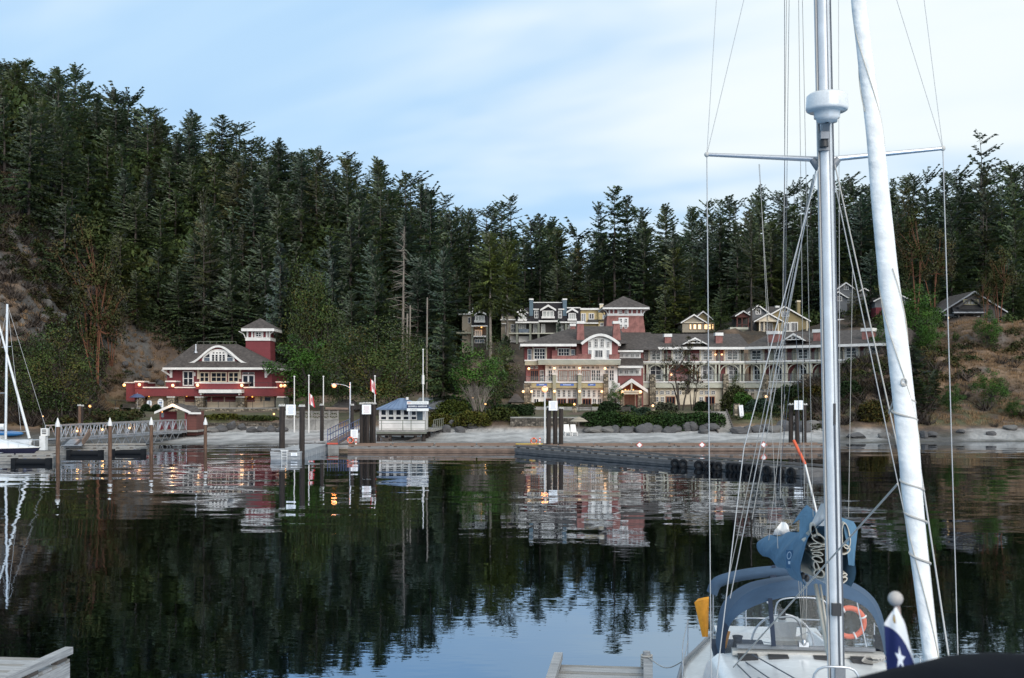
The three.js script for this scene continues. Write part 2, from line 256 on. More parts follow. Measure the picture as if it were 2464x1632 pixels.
// ---------------------------------------------------------------- water: a rippled sheet under the whole bay, waves as real relief near the viewer and as fine relief in the material
{
  const NX = 300, NZ = 620, pos = [], uv = [], idx = [];
  const zs = []; { let d = -260; while (d < 6) { zs.push(d); d += 10; } let s = 0.16; d = 6; while (d < 185) { zs.push(d); s = 0.10 + d * 0.0042; d += s; } zs.push(260, 400, 900); }
  const wave = (x, d) => {
    const calm = 0.45 + 0.55 * smooth(fbm(x * 0.018 + 3, d * 0.03, 6, 3), 0.38, 0.58);
    let h = (fbm(x * 0.14, d * 0.46, 11, 3) - 0.5) * (0.014 + 0.050 * smooth(d, 26, 56)) * calm + (fbm(x * 0.8 + 9, d * 2.0, 12, 3) - 0.5) * 0.0110 * calm * (0.10 + 1.4 * smooth(d, 28, 58));
    h += Math.sin(d * 1.15 + x * 0.33 + 3 * fbm(x * 0.08, d * 0.08, 2, 2)) * 0.0030 * smooth(-x, 5, 22) * smooth(d, 18, 40);   // an old wake on the left
    return h * smooth(d, 4, 12) * (1 - smooth(d, 150, 180));
  };
  for (const d of zs) for (let i = 0; i <= NX; i++) { const s = (i / NX - 0.5) * 2, x = Math.sign(s) * Math.pow(Math.abs(s), 1.0) * (d < 0 ? 300 : 0.55 * d + 14 + (d > 180 ? 300 : 0)); pos.push(x, wave(x, d), -d); uv.push(x, d); }
  for (let j = 0; j < zs.length - 1; j++) for (let i = 0; i < NX; i++) { const a = j * (NX + 1) + i, b = a + 1, c = a + NX + 1, e = c + 1; idx.push(a, b, c, b, e, c); }
  const g = new THREE.BufferGeometry(); g.setAttribute('position', new THREE.Float32BufferAttribute(pos, 3)); g.setAttribute('uv', new THREE.Float32BufferAttribute(uv, 2)); g.setIndex(idx); g.computeVertexNormals();
  const ripple = tex(1024, (u, v) => { let s = 0; const f = (p, q, a, n) => { s += a * (lerp(tnoise(u * p, v * q, n), 0.5, 0) - 0.5); }; f(8, 24, 0.5, 24 * 8); f(24, 64, 0.30, 64 * 24); f(64, 160, 0.16, 160 * 64); return 0.5 + s; }, { data: true });
  const m = phys('water', L(0.075, 0.19, 0.33), 0.015, { metalness: 1.0, ior: 1.333, bumpMap: rep(ripple, 1 / 13, 1 / 13), bumpScale: 0.0018 });
  const o = new THREE.Mesh(g, m); o.name = 'water'; o.userData.kind = 'structure'; o.receiveShadow = true; scene.add(o);
}
// ---------------------------------------------------------------- trees: a tapered trunk and a crown of many small sprays
function leafy(put, colors, soft) { const p = [], n = [], col = []; const a = V(), b = V(), no = V(), out = V();
  const tri = (p0, p1, p2, c) => { a.subVectors(p1, p0); b.subVectors(p2, p0); no.crossVectors(a, b).normalize(); if (no.y < -0.2) no.negate(); if (soft) { out.copy(p0).add(p1).add(p2).divideScalar(3).sub(soft).multiply(V(1, 0.35, 1)).normalize(); if (no.dot(out) < 0) no.negate(); no.multiplyScalar(0.55).addScaledVector(out, 0.85); no.y += 0.35; no.normalize(); } for (const q of [p0, p1, p2]) { p.push(q.x, q.y, q.z); n.push(no.x, no.y, no.z); col.push(c[0], c[1], c[2]); } };
  const pick = () => { const c = colors[Math.floor(rnd() * colors.length)], k = 0.82 + 0.36 * rnd(); return [c[0] * k * rr(0.95, 1.05), c[1] * k, c[2] * k * rr(0.92, 1.08)]; };
  put(tri, pick);
  const g = new THREE.BufferGeometry(); g.setAttribute('position', new THREE.Float32BufferAttribute(p, 3)); g.setAttribute('normal', new THREE.Float32BufferAttribute(n, 3)); g.setAttribute('color', new THREE.Float32BufferAttribute(col, 3)); g.setAttribute('uv', new THREE.BufferAttribute(new Float32Array(p.length / 3 * 2), 2)); return g;
}
const leafMat = (n, c) => phys(n, c, 0.9, { vertexColors: true, transmission: 0.35, thickness: 0, specularIntensity: 0.3 });
leafMat('leaf', L(1, 1, 1));
const TINT = [M.leaf, leafMat('leafWarm', L(1.2, 1.08, 0.85)), leafMat('leafCool', L(0.92, 1.0, 1.08)), leafMat('leafDeep', L(0.78, 0.80, 0.80)), leafMat('leafPale', L(1.32, 1.28, 1.1)), leafMat('leafRust', L(1.5, 1.0, 0.8))];
function bentTrunk(Hh, r, lean, n = 7, bend = 0.02) { const pts = []; for (let i = 0; i <= 6; i++) { const t = i / 6; pts.push(V(lean * t * Hh + (rnd() - 0.5) * bend * Hh * t, t * Hh - (i ? 0 : 0.6), (rnd() - 0.5) * bend * Hh * t)); } const gs = []; for (let i = 0; i < 6; i++) gs.push(rod(pts[i], pts[i + 1], r * (1 - i / 6.3), r * (1 - (i + 1) / 6.3), n)); return [gs, (t) => { const k = clamp(t) * 6, i = Math.min(5, Math.floor(k)); return pts[i].clone().lerp(pts[i + 1], k - i); }]; }
function conifer(name, s, { H = 18, R = 3.2, base = 0.16, colors, gap = 0.42, per = 6, droop = 0.35, shape = 0.85, patch = 0.0, trunkR = 0.26, lean = 0, bark = M.bark, dead = 0, spray = 1 }) {
  seed(s); const o = new THREE.Group(); o.name = name; const [tg, spine] = bentTrunk(H, trunkR, lean);
  const limbs = [];
  const crown = leafy((tri, pick) => {
    const UP = V(0, 1, 0);
    const total = Math.round((1 - base) * H / gap * per * 0.8);
    for (let b = 0; b < total; b++) {
      const t = Math.pow(rnd(), 1.12), y = base * H + t * (H - base * H), prof = Math.pow(1 - t, shape) * (0.45 + 0.55 * smooth(t, -0.12, 0.16)) + 0.09 * (1 - smooth(t, 0.92, 1)), c0 = spine(y / H);
      const az = rnd() * 6.283, lobe = 0.78 + 0.44 * noise(az * 1.1 + s, y * 0.35, 3); if (noise(az * 1.3 + s * 3, y * 0.5, 9) < patch) continue;
      const len = Math.max(0.35, R * prof * lobe * rr(0.55, 1.1)), dir = V(Math.cos(az), 0, Math.sin(az)), side = V(-dir.z, 0, dir.x);
      const rise = lerp(0.0, 0.8, t * t) - droop * (1 - t) * rr(0.2, 1.5) + rr(-0.12, 0.12), st = Math.max(2, Math.round(len / (0.27 * spray)));
      const sway = rr(-0.25, 0.25), pt = (f) => c0.clone().addScaledVector(dir, len * f).addScaledVector(side, len * sway * f * f).addScaledVector(UP, len * (rise * f - 0.25 * f * f * (1 - t) + 0.14 * f * f * f));
      if (dead && len > 1 && rnd() < dead) limbs.push(rod(c0, pt(0.95), 0.05, 0.015, 4));
      for (let q = 0; q < st; q++) {
        const f0 = Math.min(1, (q + rr(0.2, 1.0)) / st), p0 = pt(f0), w = (0.25 + 0.24 * (1 - 0.5 * f0)) * rr(0.55, 1.35) * spray, c = pick();
        for (const sgn of [-1, 1]) {
          const tip = p0.clone().addScaledVector(dir, w * rr(0.1, 0.95)).addScaledVector(side, sgn * w * rr(0.35, 1.1)).addScaledVector(UP, w * rr(-0.75, 0.18));
          const back = pt(Math.max(0, f0 - 0.3 / len)).addScaledVector(side, sgn * w * rr(0.1, 0.5)).addScaledVector(UP, w * rr(-0.4, 0.12));
          tri(p0, tip, back, c);
        }
        if (rnd() < 0.8) { const d = p0.clone().addScaledVector(UP, -w * rr(0.3, 0.9)).addScaledVector(side, w * rr(-0.6, 0.6)).addScaledVector(dir, w * rr(-.3, .5)); tri(pt(Math.max(0, f0 - 0.22 / len)), p0.clone().addScaledVector(dir, w * .4).addScaledVector(side, w * rr(-.4, .4)), d, pick()); }
      }
    }
  }, colors, V(0, base * H + 0.3 * H, 0));
  sub('trunk', [tg, limbs], bark, o); sub('crown', crown, M.leaf, o); return o;
}
function broadleaf(name, s, { H = 8, R = 3.4, base = 0.25, colors, clumps = 46, leaves = 60, leaf = 0.24, trunkR = 0.16, stems = 1, bark = M.bark, spread = 1, flat = 0.75, clumpR = 0.85 }) {
  seed(s); const o = new THREE.Group(); o.name = name; const wood = [], tips = [], mid = (1 + base) / 2 * H;
  for (let k = 0; k < clumps; k++) { let v; do v = V(rr(-1, 1), rr(-1, 1), rr(-1, 1)); while (v.length() > 1 || (v.length() < 0.45 && rnd() < 0.7)); const bulge = 0.75 + 0.5 * noise(v.x * 2 + s, v.y * 2, v.z * 2); tips.push(V(v.x * R * bulge, mid + v.y * (1 - base) / 2 * H * bulge, v.z * R * bulge)); }
  const roots = []; for (let k = 0; k < stems; k++) roots.push(V(rr(-0.3, 0.3) * (stems > 1 ? spread : 0.1), -0.4, rr(-0.3, 0.3) * (stems > 1 ? spread : 0.1)));
  const forks = roots.map((r) => { const f = V(r.x * 4 + rr(-.15, .15) * R, H * (base + rr(0.1, 0.3)), r.z * 4 + rr(-.15, .15) * R); const m = r.clone().lerp(f, 0.5).add(V(rr(-.15, .15), 0, rr(-.15, .15))); wood.push(rod(r, m, trunkR, trunkR * 0.8, 7), rod(m, f, trunkR * 0.8, trunkR * 0.55, 7)); return f; });
  for (const t of tips) { let f = forks[0]; for (const q of forks) if (q.distanceTo(t) < f.distanceTo(t)) f = q; const m = f.clone().lerp(t, 0.5); m.y -= 0.1 * H * rnd() * 0.4; if (rnd() < 0.75) wood.push(rod(f, m, trunkR * 0.42, trunkR * 0.22, 5), rod(m, t, trunkR * 0.22, trunkR * 0.06, 4)); }
  const crown = leafy((tri, pick) => {
    for (const t of tips) { const cr = clumpR * R / 3.4 * rr(0.7, 1.25), tone = rr(0.8, 1.2), hue = pick();
      for (let q = 0; q < leaves; q++) {
        let v; do v = V(rr(-1, 1), rr(-1, 1), rr(-1, 1)); while (v.length() > 1); v.multiplyScalar(cr); v.y *= flat; const p = t.clone().add(v), u = V(rr(-1, 1), rr(-0.7, 0.5), rr(-1, 1)).normalize(), w = V(rr(-1, 1), rr(-0.4, 0.4), rr(-1, 1)).cross(u).normalize(), z = leaf * rr(0.6, 1.3), cc = rnd() < 0.8 ? hue : pick(), c = cc.map((k) => k * tone);
        const a = p.clone().addScaledVector(u, z), b = p.clone().addScaledVector(w, z * 0.42), d = p.clone().addScaledVector(u, -z), e = p.clone().addScaledVector(w, -z * 0.42); tri(a, b, d, c); tri(a, d, e, c);
      } }
  }, colors, V(0, mid, 0));
  sub('trunk', wood, bark, o); sub('crown', crown, M.leaf, o); return o;
}
const GREEN = { fir: [[0.080, 0.128, 0.050], [0.068, 0.116, 0.050], [0.096, 0.130, 0.044]], blue: [[0.086, 0.138, 0.080], [0.074, 0.124, 0.070]], dark: [[0.056, 0.094, 0.044], [0.066, 0.104, 0.046]], warm: [[0.118, 0.150, 0.044], [0.100, 0.134, 0.042]], cedar: [[0.160, 0.200, 0.052], [0.135, 0.175, 0.048]],
  bright: [[0.070, 0.165, 0.028], [0.060, 0.140, 0.026], [0.085, 0.18, 0.032]], maple: [[0.060, 0.090, 0.022], [0.070, 0.082, 0.020], [0.110, 0.062, 0.014], [0.040, 0.075, 0.030]], arbutus: [[0.070, 0.084, 0.026], [0.078, 0.086, 0.028], [0.098, 0.078, 0.028]], olive: [[0.080, 0.078, 0.018], [0.060, 0.066, 0.018], [0.120, 0.080, 0.016]], bush: [[0.036, 0.068, 0.022], [0.030, 0.056, 0.020]], dry: [[0.10, 0.085, 0.055], [0.075, 0.062, 0.04]], lilac: [[0.12, 0.08, 0.10], [0.09, 0.08, 0.06]] };
const KIND = {
  fir: [conifer('douglas_fir', 11, { H: 18, R: 5.0, base: 0.06, colors: GREEN.fir, shape: 0.64, gap: 0.46, per: 6 }), 'green fir with drooping sprays in the hillside wood'],
  ragged: [conifer('ragged_fir', 12, { H: 18, R: 5.2, base: 0.16, colors: GREEN.fir, gap: 0.5, per: 5.5, patch: 0.28, shape: 0.55, droop: 0.12 }), 'open crowned fir with gaps between its boughs in the wood'],
  slim: [conifer('slim_fir', 13, { H: 19, R: 3.9, base: 0.10, colors: GREEN.dark, shape: 0.82, gap: 0.46, per: 6 }), 'slim spire shaped fir in the wood'],
  blue: [conifer('blue_fir', 14, { H: 17, R: 4.7, base: 0.05, colors: GREEN.blue, shape: 0.70, per: 6, gap: 0.46 }), 'bluish fir with dense boughs in the wood'],
  warm: [conifer('young_fir', 15, { H: 15, R: 4.6, base: 0.05, colors: GREEN.warm, shape: 0.55, per: 6, gap: 0.46 }), 'bushy young fir in the wood'],
  pole: [conifer('tall_fir', 16, { H: 24, R: 4.2, base: 0.44, colors: GREEN.dark, trunkR: 0.30, shape: 0.62, gap: 0.45, bark: M.bark }), 'tall fir with a long bare trunk under its crown'],
  round: [conifer('round_fir', 17, { H: 13, R: 4.8, base: 0.08, colors: GREEN.fir, shape: 0.5, gap: 0.42, per: 8, droop: 0.12 }), 'blunt topped broad fir in the hillside wood'],
  fill: [conifer('small_fir', 19, { H: 11, R: 4.6, base: 0.03, colors: GREEN.fir, shape: 0.62, gap: 0.55, per: 4.0, spray: 1.35, droop: 0.2 }), 'small fir filling the wood between taller firs'],
  flat: [conifer('flat_topped_fir', 18, { H: 15, R: 4.6, base: 0.24, colors: GREEN.dark, shape: 0.30, gap: 0.6, per: 6, droop: 0.02, patch: 0.36 }), 'windswept fir with flat tiers of boughs in the wood'],
};
for (const k in KIND) { KIND[k][0].children.forEach((c) => { c.castShadow = c.receiveShadow = true; }); }
const SKYLINE = [[-100, 140], [0, 142], [60, 152], [100, 185], [130, 160], [200, 152], [250, 190], [300, 215], [340, 215], [400, 262], [450, 232], [500, 280], [545, 278], [600, 315], [640, 305], [700, 345], [770, 360], [830, 357], [890, 352], [950, 405], [1000, 435], [1050, 452], [1100, 485], [1150, 505], [1200, 495], [1240, 472], [1290, 515], [1340, 508], [1400, 552], [1440, 480], [1480, 446], [1530, 470], [1570, 520], [1600, 485], [1670, 450], [1720, 480], [1750, 462], [1830, 438], [1920, 440], [2020, 408], [2080, 432], [2150, 432], [2230, 412], [2300, 402], [2330, 400], [2420, 398], [2600, 400]];
const skyAt = (px) => along(SKYLINE, px);
const used = new Map();
function plant(kind, p, h, turn, label, group, spreadK = 1) {
  const [proto, lab] = KIND[kind], H0 = { fir: 18, ragged: 18, slim: 19, blue: 17, warm: 15, pole: 24, round: 13, flat: 15, fill: 11 }[kind], s = h / H0, w = s * spreadK;
  const o = copyOf(proto, p, turn, label ?? lab, V(w, s, w * rr(0.9, 1.1))); o.rotation.z = rr(-0.03, 0.03); o.children[1].material = TINT[[0, 0, 1, 2, 3, 3, 4, 0, 1, 5][Math.floor(rnd() * 9.25)]]; o.userData.category = 'tree'; o.userData.group = group ?? 'conifers of the wood, ' + lab.split(' in the')[0]; return o;
}
// stands of forest: places that buildings, lawns and bare slopes keep clear
const clear = (px, d) => (px > 180 && px < 480 && d < 172 + (px < 300 ? 8 : 0)) || (px >= 480 && px < 700 && d < 168) || (px >= 700 && px < 1080 && d < 168) || (px >= 1080 && px < 1660 && d < 199) || (px >= 1080 && px < 1300 && d < 196) || (px >= 1660 && px < 2110 && d < 198) || (px >= 2110 && d < 186) || (px < 180 && d < 154 + (180 - px) * 0.06);
seed(77);
const forest = [], Y0 = (y, d) => HY - (y - EYE) * F / d;
for (let d = 156; d < 262; d += 7.2) for (let px = -60; px < 2530; px += 7.9 / d * F) {
  const q = px + rr(-0.45, 0.45) * 7.9 / d * F, dd = d + rr(-2.6, 2.6); if (clear(q, dd)) continue;
  const x = (q - CX) / F * dd, g = ground(x, -dd), lim = EYE + (HY - skyAt(q)) * dd / F - g; if (lim < 5) continue;
  const ridge = lim < 24, h = Math.min(rr(12, 20) * (q < 700 ? 0.92 : 1.08), lim * (ridge ? rr(0.86, 1.03) : 1)); if (dd > 245 && lim > 30) continue;
  forest.push([q, dd, x, g, h]);
}
for (const [q, dd, x, g, h] of forest) {
  const n = fbm(q * 0.006, dd * 0.03, 5, 2), r = rnd();
  const ridge = Math.abs(Y0(g + h, dd) - skyAt(q)) < 30 && rnd() < 0.45; const kind = ridge ? (rnd() < 0.55 ? 'flat' : 'ragged') : r < 0.18 ? 'ragged' : r < 0.40 ? (n > 0.5 ? 'blue' : 'slim') : r < 0.52 ? 'slim' : r < 0.64 ? 'warm' : r < 0.76 ? (h < 15 ? 'round' : 'fir') : r < 0.86 ? (h < 17 ? 'flat' : 'ragged') : 'fir';
  plant(kind, V(x, g - 0.2, -dd), h, rr(0, 6.28), undefined, undefined, clamp(17 / h, 0.9, 1.5) * rr(0.9, 1.2));
}
let fills = 0;
for (const [q, dd, x, g, h] of forest) { const d2 = dd + rr(2.6, 4.6), q2 = q + rr(0.35, 0.65) * 7.9 / dd * F; if (clear(q2, d2) || rnd() < 0.12) continue; const x2 = (q2 - CX) / F * d2, g2 = ground(x2, -d2), lim = EYE + (HY - skyAt(q2)) * d2 / F - g2, h2 = Math.min(rr(8, 13), lim * 0.8); if (h2 < 4) continue; plant('fill', V(x2, g2 - 0.2, -d2), h2, rr(0, 6.28), undefined, undefined, clamp(11 / h2, 0.9, 1.4) * rr(0.95, 1.25)); fills++; }
console.log('forest', forest.length, fills);

// ---------------------------------------------------------------- lettering
function lettered(name, w, h, draw, base = '#ffffff', rough = 0.6) {   // a flat print; faces show it upright by its own 0..1 coordinates (see printed())
  const k = 256 / Math.max(w, h), c = document.createElement('canvas'); c.width = Math.round(w * k); c.height = Math.round(h * k); const g = c.getContext('2d'); g.fillStyle = base; g.fillRect(0, 0, c.width, c.height); draw(g, c.width, c.height);
  const t = new THREE.CanvasTexture(c); t.colorSpace = THREE.SRGBColorSpace; t.magFilter = THREE.LinearFilter; return std(name, L(0.9, 0.9, 0.9), rough, { map: t });
}
const words = (txt, fg, size = 0.62, font = 'bold') => (g, W, H) => { g.fillStyle = fg; g.textAlign = 'center'; g.textBaseline = 'middle'; let s = H * size; g.font = `${font} ${s}px sans-serif`; const m = g.measureText(txt).width; if (m > W * 0.88) { s *= W * 0.88 / m; g.font = `${font} ${s}px sans-serif`; } g.fillText(txt, W / 2, H / 2); };
// a board with its print on the front face
const printed = (x0, x1, y0, y1, z0, z1) => { const g = bx(x0, x1, y0, y1, z0, z1), p = g.attributes.position, uv = g.attributes.uv; for (let i = 0; i < p.count; i++) uv.setXY(i, (p.getX(i) - x0) / (x1 - x0), (p.getY(i) - y0) / (y1 - y0)); return g; };
const notice = (seedN, red) => (g, W, H) => { seed(seedN); g.strokeStyle = '#9a9aa0'; g.lineWidth = W * 0.012; g.strokeRect(W * 0.04, H * 0.04, W * 0.92, H * 0.92); g.fillStyle = red ? '#a8604a' : '#8a8c94'; for (let i = 0; i < 8; i++) { const w = rr(0.45, 0.75) * W; g.fillRect((W - w) / 2, H * (0.13 + i * 0.1), w, H * 0.034); } };
lettered('hotelSign1291', 1.4, 0.28, words('MARINA', '#e8eef8'), '#3f66b4'); lettered('hotelSign1348', 1.9, 0.28, words('RESTAURANT', '#e8eef8'), '#3f66b4'); lettered('hotelSign1415', 1.0, 0.28, words('CAFE', '#e8eef8'), '#3f66b4');
// ---------------------------------------------------------------- building kit: a face is an upright plane between two bearings; its shapes are laid out in metres along it
class Face {
  constructor(pa, da, pb, db = da) { this.a = at(pa, HY, da); this.b = at(pb, HY, db); this.a.y = this.b.y = 0; this.dir = this.b.clone().sub(this.a); this.len = this.dir.length(); this.dir.normalize(); this.n = V(-this.dir.z, 0, this.dir.x); this.turn = Math.atan2(-this.dir.z, this.dir.x); this.m = moved(this.a.x, 0, this.a.z, this.turn); }
  X(px, z = 0) { const k = (px - CX) / F, o = this.a.clone().addScaledVector(this.n, z); return (k * -o.z - o.x) / (this.dir.x + k * this.dir.z); }
  D(x, z = 0) { return -(this.a.z + this.dir.z * x + this.n.z * z); }
  Y(py, x, z = 0) { return EYE - (py - HY) / F * this.D(x, z); }
  box(p0, p1, t, b, z0, z1) { const x0 = this.X(p0, z1), x1 = this.X(p1, z1), xm = (x0 + x1) / 2; return bx(x0, x1, this.Y(b, xm, z1), this.Y(t, xm, z1), z0, z1); }
  pt(px, py, z = 0) { const x = this.X(px, z); return V(x, this.Y(py, x, z), z); }
}
function windowAt(root, x0, x1, y0, y1, z, { nx = 2, ny = 3, fr = 0.13, mu = 0.06, frame = M.white, glass = M.glass, name = 'window', dep = 0.12 } = {}) {
  fr = Math.min(fr, (x1 - x0) * 0.13, (y1 - y0) * 0.13); mu = Math.min(mu, (x1 - x0) / nx * 0.16);
  const g = [bx(x0, x1, y1 - fr, y1, z, z + dep), bx(x0, x1, y0, y0 + fr, z, z + dep), bx(x0, x0 + fr, y0 + fr, y1 - fr, z, z + dep), bx(x1 - fr, x1, y0 + fr, y1 - fr, z, z + dep)];
  for (let i = 1; i < nx; i++) { const x = lerp(x0 + fr, x1 - fr, i / nx), w = i * 2 === nx ? mu * 1.5 : mu; g.push(bx(x - w / 2, x + w / 2, y0 + fr, y1 - fr, z + 0.035, z + dep - 0.02)); }
  for (let i = 1; i < ny; i++) { const y = lerp(y0 + fr, y1 - fr, i / ny); g.push(bx(x0 + fr, x1 - fr, y - mu / 2, y + mu / 2, z + 0.037, z + dep - 0.022)); }
  const o = sub(name, g, frame, root);
  sub('pane', bx(x0 + fr * 0.6, x1 - fr * 0.6, y0 + fr * 0.6, y1 - fr * 0.6, z + 0.004, z + 0.03), glass, o); return o;
}
const faceWin = (root, f, p0, p1, t, b, z, o) => { const x0 = f.X(p0, z), x1 = f.X(p1, z), xm = (x0 + x1) / 2; return windowAt(root, x0, x1, f.Y(b, xm, z), f.Y(t, xm, z), z, o); };
const hipRoof = (x0, x1, z0, z1, y0, rx0, rx1, rz, ry, th = 0.22) => { const a = V(x0, y0, z1), b = V(x1, y0, z1), c = V(x1, y0, z0), d = V(x0, y0, z0), r0 = V(rx0, ry, rz), r1 = V(rx1, ry, rz); return [quads([[a, b, r1, r0], [c, d, r0, r1], [d, a, r0], [b, c, r1]]), quads([[d, c, b, a]])]; };
const gableRoof = (x0, x1, y0, yr, z0, z1, th = 0.2) => { const xm = (x0 + x1) / 2; return slab([[x0, y0], [xm, yr], [x1, y0], [x1 - 0.05, y0 - th], [xm, yr - th * 1.25], [x0 + 0.05, y0 - th]], z0, z1); };
const building = (name, label, category, base, fn, group) => { const r = thing(name, label, category, base, 0, group); within(moved(-base.x, -base.y, -base.z), () => fn(r)); return r; };
const onFace = (f, fn) => within(f.m, fn);
const curve = (n, fn) => Array.from({ length: n + 1 }, (_, i) => fn(i / n));
function archBand(xc, hw, y0, rise, th, z0, z1, shape) { const top = curve(28, (t) => { const u = t * 2 - 1; return [xc + u * hw, y0 + rise * shape(u)]; }), low = top.map(([x, y], i) => { const a = top[Math.max(0, i - 1)], b = top[Math.min(28, i + 1)], l = Math.hypot(b[0] - a[0], b[1] - a[1]); return [x + (b[1] - a[1]) / l * th, y - (b[0] - a[0]) / l * th]; }).reverse(); return [slab([...top, ...low], z0, z1), top, low]; }

// ---------------------------------------------------------------- the resort hotel
building('resort_hotel', 'long red and cream three storey resort hotel with square tower and balconies behind the beach', 'hotel', V((1500 - CX) / F * 152, 2.4, -152), (r) => {
  const A = new Face(1240, 150, 1500, 150);
  onFace(A, () => {
    const w = (p0, p1, t, b, z, o) => faceWin(r, A, p0, p1, t, b, z, o);
    // body
    sub('wall', A.box(1262, 1492, 922, 990, -12, -0.75), M.white, r);
    sub('wall', A.box(1266, 1312, 876, 921.5, -12, -1.6), M.hotelRed, r);
    sub('wall', A.box(1312.2, 1486, 876, 921.5, -12, -1.0), M.white, r);
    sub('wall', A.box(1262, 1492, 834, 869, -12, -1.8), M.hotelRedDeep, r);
    // roof and eaves
    const y0 = A.Y(827, 0, 0.5), ex0 = A.X(1252, 0.5), ex1 = A.X(1512, 0.5);
    sub('roof', hipRoof(ex0, ex1, -15, 0.5, y0, ex0 + 8, ex1 - 0.5, -7, y0 + 2.75), M.roof, r);
    sub('eave', [bx(ex0 - 0.02, A.X(1387), y0 - 0.36, y0 - 0.03, 0.2, 0.52), bx(ex0 - 0.03, ex0 + 0.3, y0 - 0.36, y0 - 0.03, -14, 0.2)], M.white, r);
    // third floor windows and doors in the recess
    w(1269.5, 1279, 840, 868, -1.8, { nx: 1, ny: 2, frame: M.white, glass: M.glassPale }); w(1284, 1313, 838, 866, -1.8, { nx: 4, ny: 3 }); w(1342, 1371, 838, 866, -1.8, { nx: 4, ny: 3 }); w(1373, 1384, 841, 866, -1.8, { nx: 1, ny: 2, glass: M.glassPale });
    for (const [a, b] of [[1281.4, 1283.6], [1313.4, 1316], [1337, 1340.5], [1371.6, 1373]]) sub('pilaster', A.box(a, b, 834.5, 868, -1.8, -1.45), M.cream, r);
    sub('wall', A.box(1328, 1341, 843, 868, -1.79, -1.1), M.hotelRed, r);
    sub('parapet', [A.box(1328, 1418, 856, 865.6, 0.75, 1.0), A.box(1391, 1422, 852, 865.5, 0.74, 1.04), A.box(1466, 1491, 853, 865.6, 0.75, 1.0)], M.brick, r);
    sub('balcony_floor', A.box(1262, 1296, 866, 869, -1.79, 0.1), M.white, r); sub('soffit', A.box(1263, 1295, 869.2, 879, -1.0, 0.05), M.sage, r);
    // cornice over the second floor
    sub('cornice', [A.box(1294, 1494, 865.8, 868.4, -1.78, 1.05), A.box(1295, 1493.4, 868.5, 873, -0.99, 0.95), A.box(1295.6, 1493, 873, 877.5, -0.99, 0.8)], M.sageLight, r);
    sub('coping', A.box(1293.5, 1494.5, 864.2, 865.9, -1.0, 1.12), M.white, r);
    // second floor: transoms, windows and orange doors
    for (const p of [1276, 1287, 1320, 1345, 1355, 1366, 1377, 1400, 1411, 1423, 1434, 1459, 1470]) w(p, p + 7.5, 881, 888, p < 1312 ? -1.6 : -1.0, { nx: 2, ny: 1, fr: 0.07, name: 'transom' });
    for (const [a, b] of [[1318.5, 1329.5], [1423, 1433], [1434, 1445], [1456, 1465], [1466, 1478]]) w(a, b, 890, 917, -1.0, { nx: 2, ny: 3 });
    for (const [a, b] of [[1276, 1296], [1343, 1366], [1368, 1392], [1398, 1421]]) { const z = a < 1312 ? -1.6 : -1.0, o = w(a, b, 891, 918, z, { nx: 4, ny: 1, frame: M.doorWood, fr: 0.08, mu: 0.13, name: 'patio_door', glass: a > 1300 ? M.curtain : M.glass }); }
    w(1299, 1309, 891, 919, -1.6, { nx: 2, ny: 3 });
    // balcony of the second floor
    sub('balcony_floor', A.box(1262, 1456, 918.3, 921.3, -1.58, 0.35), M.white, r);
    const fas = sub('fascia', A.box(1266, 1455, 921.5, 933.5, -0.7, 0.2), M.olive, r);
    sub('railing_glass', A.box(1266, 1452, 906, 917.8, 0.23, 0.25), M.railGlass, r);
    sub('railing', [A.box(1264, 1453, 905, 905.8, 0.22, 0.28), ...[1276, 1284, 1299, 1316, 1327, 1342, 1363, 1388, 1401, 1416, 1434, 1446].map((p) => A.box(p, p + 0.7, 905.8, 918, 0.2, 0.27))], M.iron, r);
    for (const [a, b] of [[1291, 1316], [1348, 1381], [1415, 1433]]) { const u = A.pt(a, 928.6, 0.27), v = A.pt(b, 923.6, 0.27); sub('sign', printed(u.x, v.x, u.y, v.y, 0.21, 0.27), M['hotelSign' + a], r); };
    // piers
    for (const p of [1330, 1391]) { sub('pier', A.box(p, p + 8, 902, 990, -0.7, 0.6), M.sage, r); sub('cap', A.box(p - 0.8, p + 8.8, 899.5, 901.8, -0.6, 0.66), M.white, r); }
    sub('stone_pier', A.box(1261, 1279, 921.8, 992, -0.7, 0.75), M.stone, r); { const a = A.pt(1451.5, 992, 0.75), b = A.pt(1466, 900, 0.75); sub('stone_pier', taperBox(a.x, b.x, -0.6, 0.75, a.y, b.y, 0.12), M.stone, r); }
    // ground floor windows and doors
    for (const p of [1281.5, 1292, 1302.5, 1316, 1341, 1353.5, 1366, 1378.5, 1401, 1413.5, 1426, 1438.5]) w(p, p + 7.5, 938.5, 956, -0.75, { nx: 2, ny: 3 });
    for (const [a, b] of [[1311, 1327], [1341, 1363], [1366, 1388], [1401, 1423]]) w(a, b, 959, 990, -0.75, { nx: 3, ny: 1, frame: M.doorWood, fr: 0.1, mu: 0.18, name: 'patio_door' });
    for (const [a, b] of [[1284, 1297], [1426, 1435], [1438, 1447]]) w(a, b, 959, 980, -0.75, { nx: 2, ny: 2 });
    // great arched gable with its chimneys
    const z = 0.75, xc = A.X(1444, z), hw = A.X(1491.5, z) - xc, yb = A.Y(826, xc, z), rise = A.Y(803.5, xc, z) - yb, sh = (u) => Math.pow(Math.max(0, Math.cos(u * Math.PI / 2)), 0.92);
    const [band, top, low] = archBand(xc, hw, yb, rise, 0.34, z, z + 0.55, sh);
    sub('arch_trim', band, M.white, r);
    sub('dormer_roof', slab([...top.map(([x, y]) => [x, y - 0.03]), ...low.map(([x, y]) => [x, y + 0.05])], -7, z - 0.01), M.roof, r);
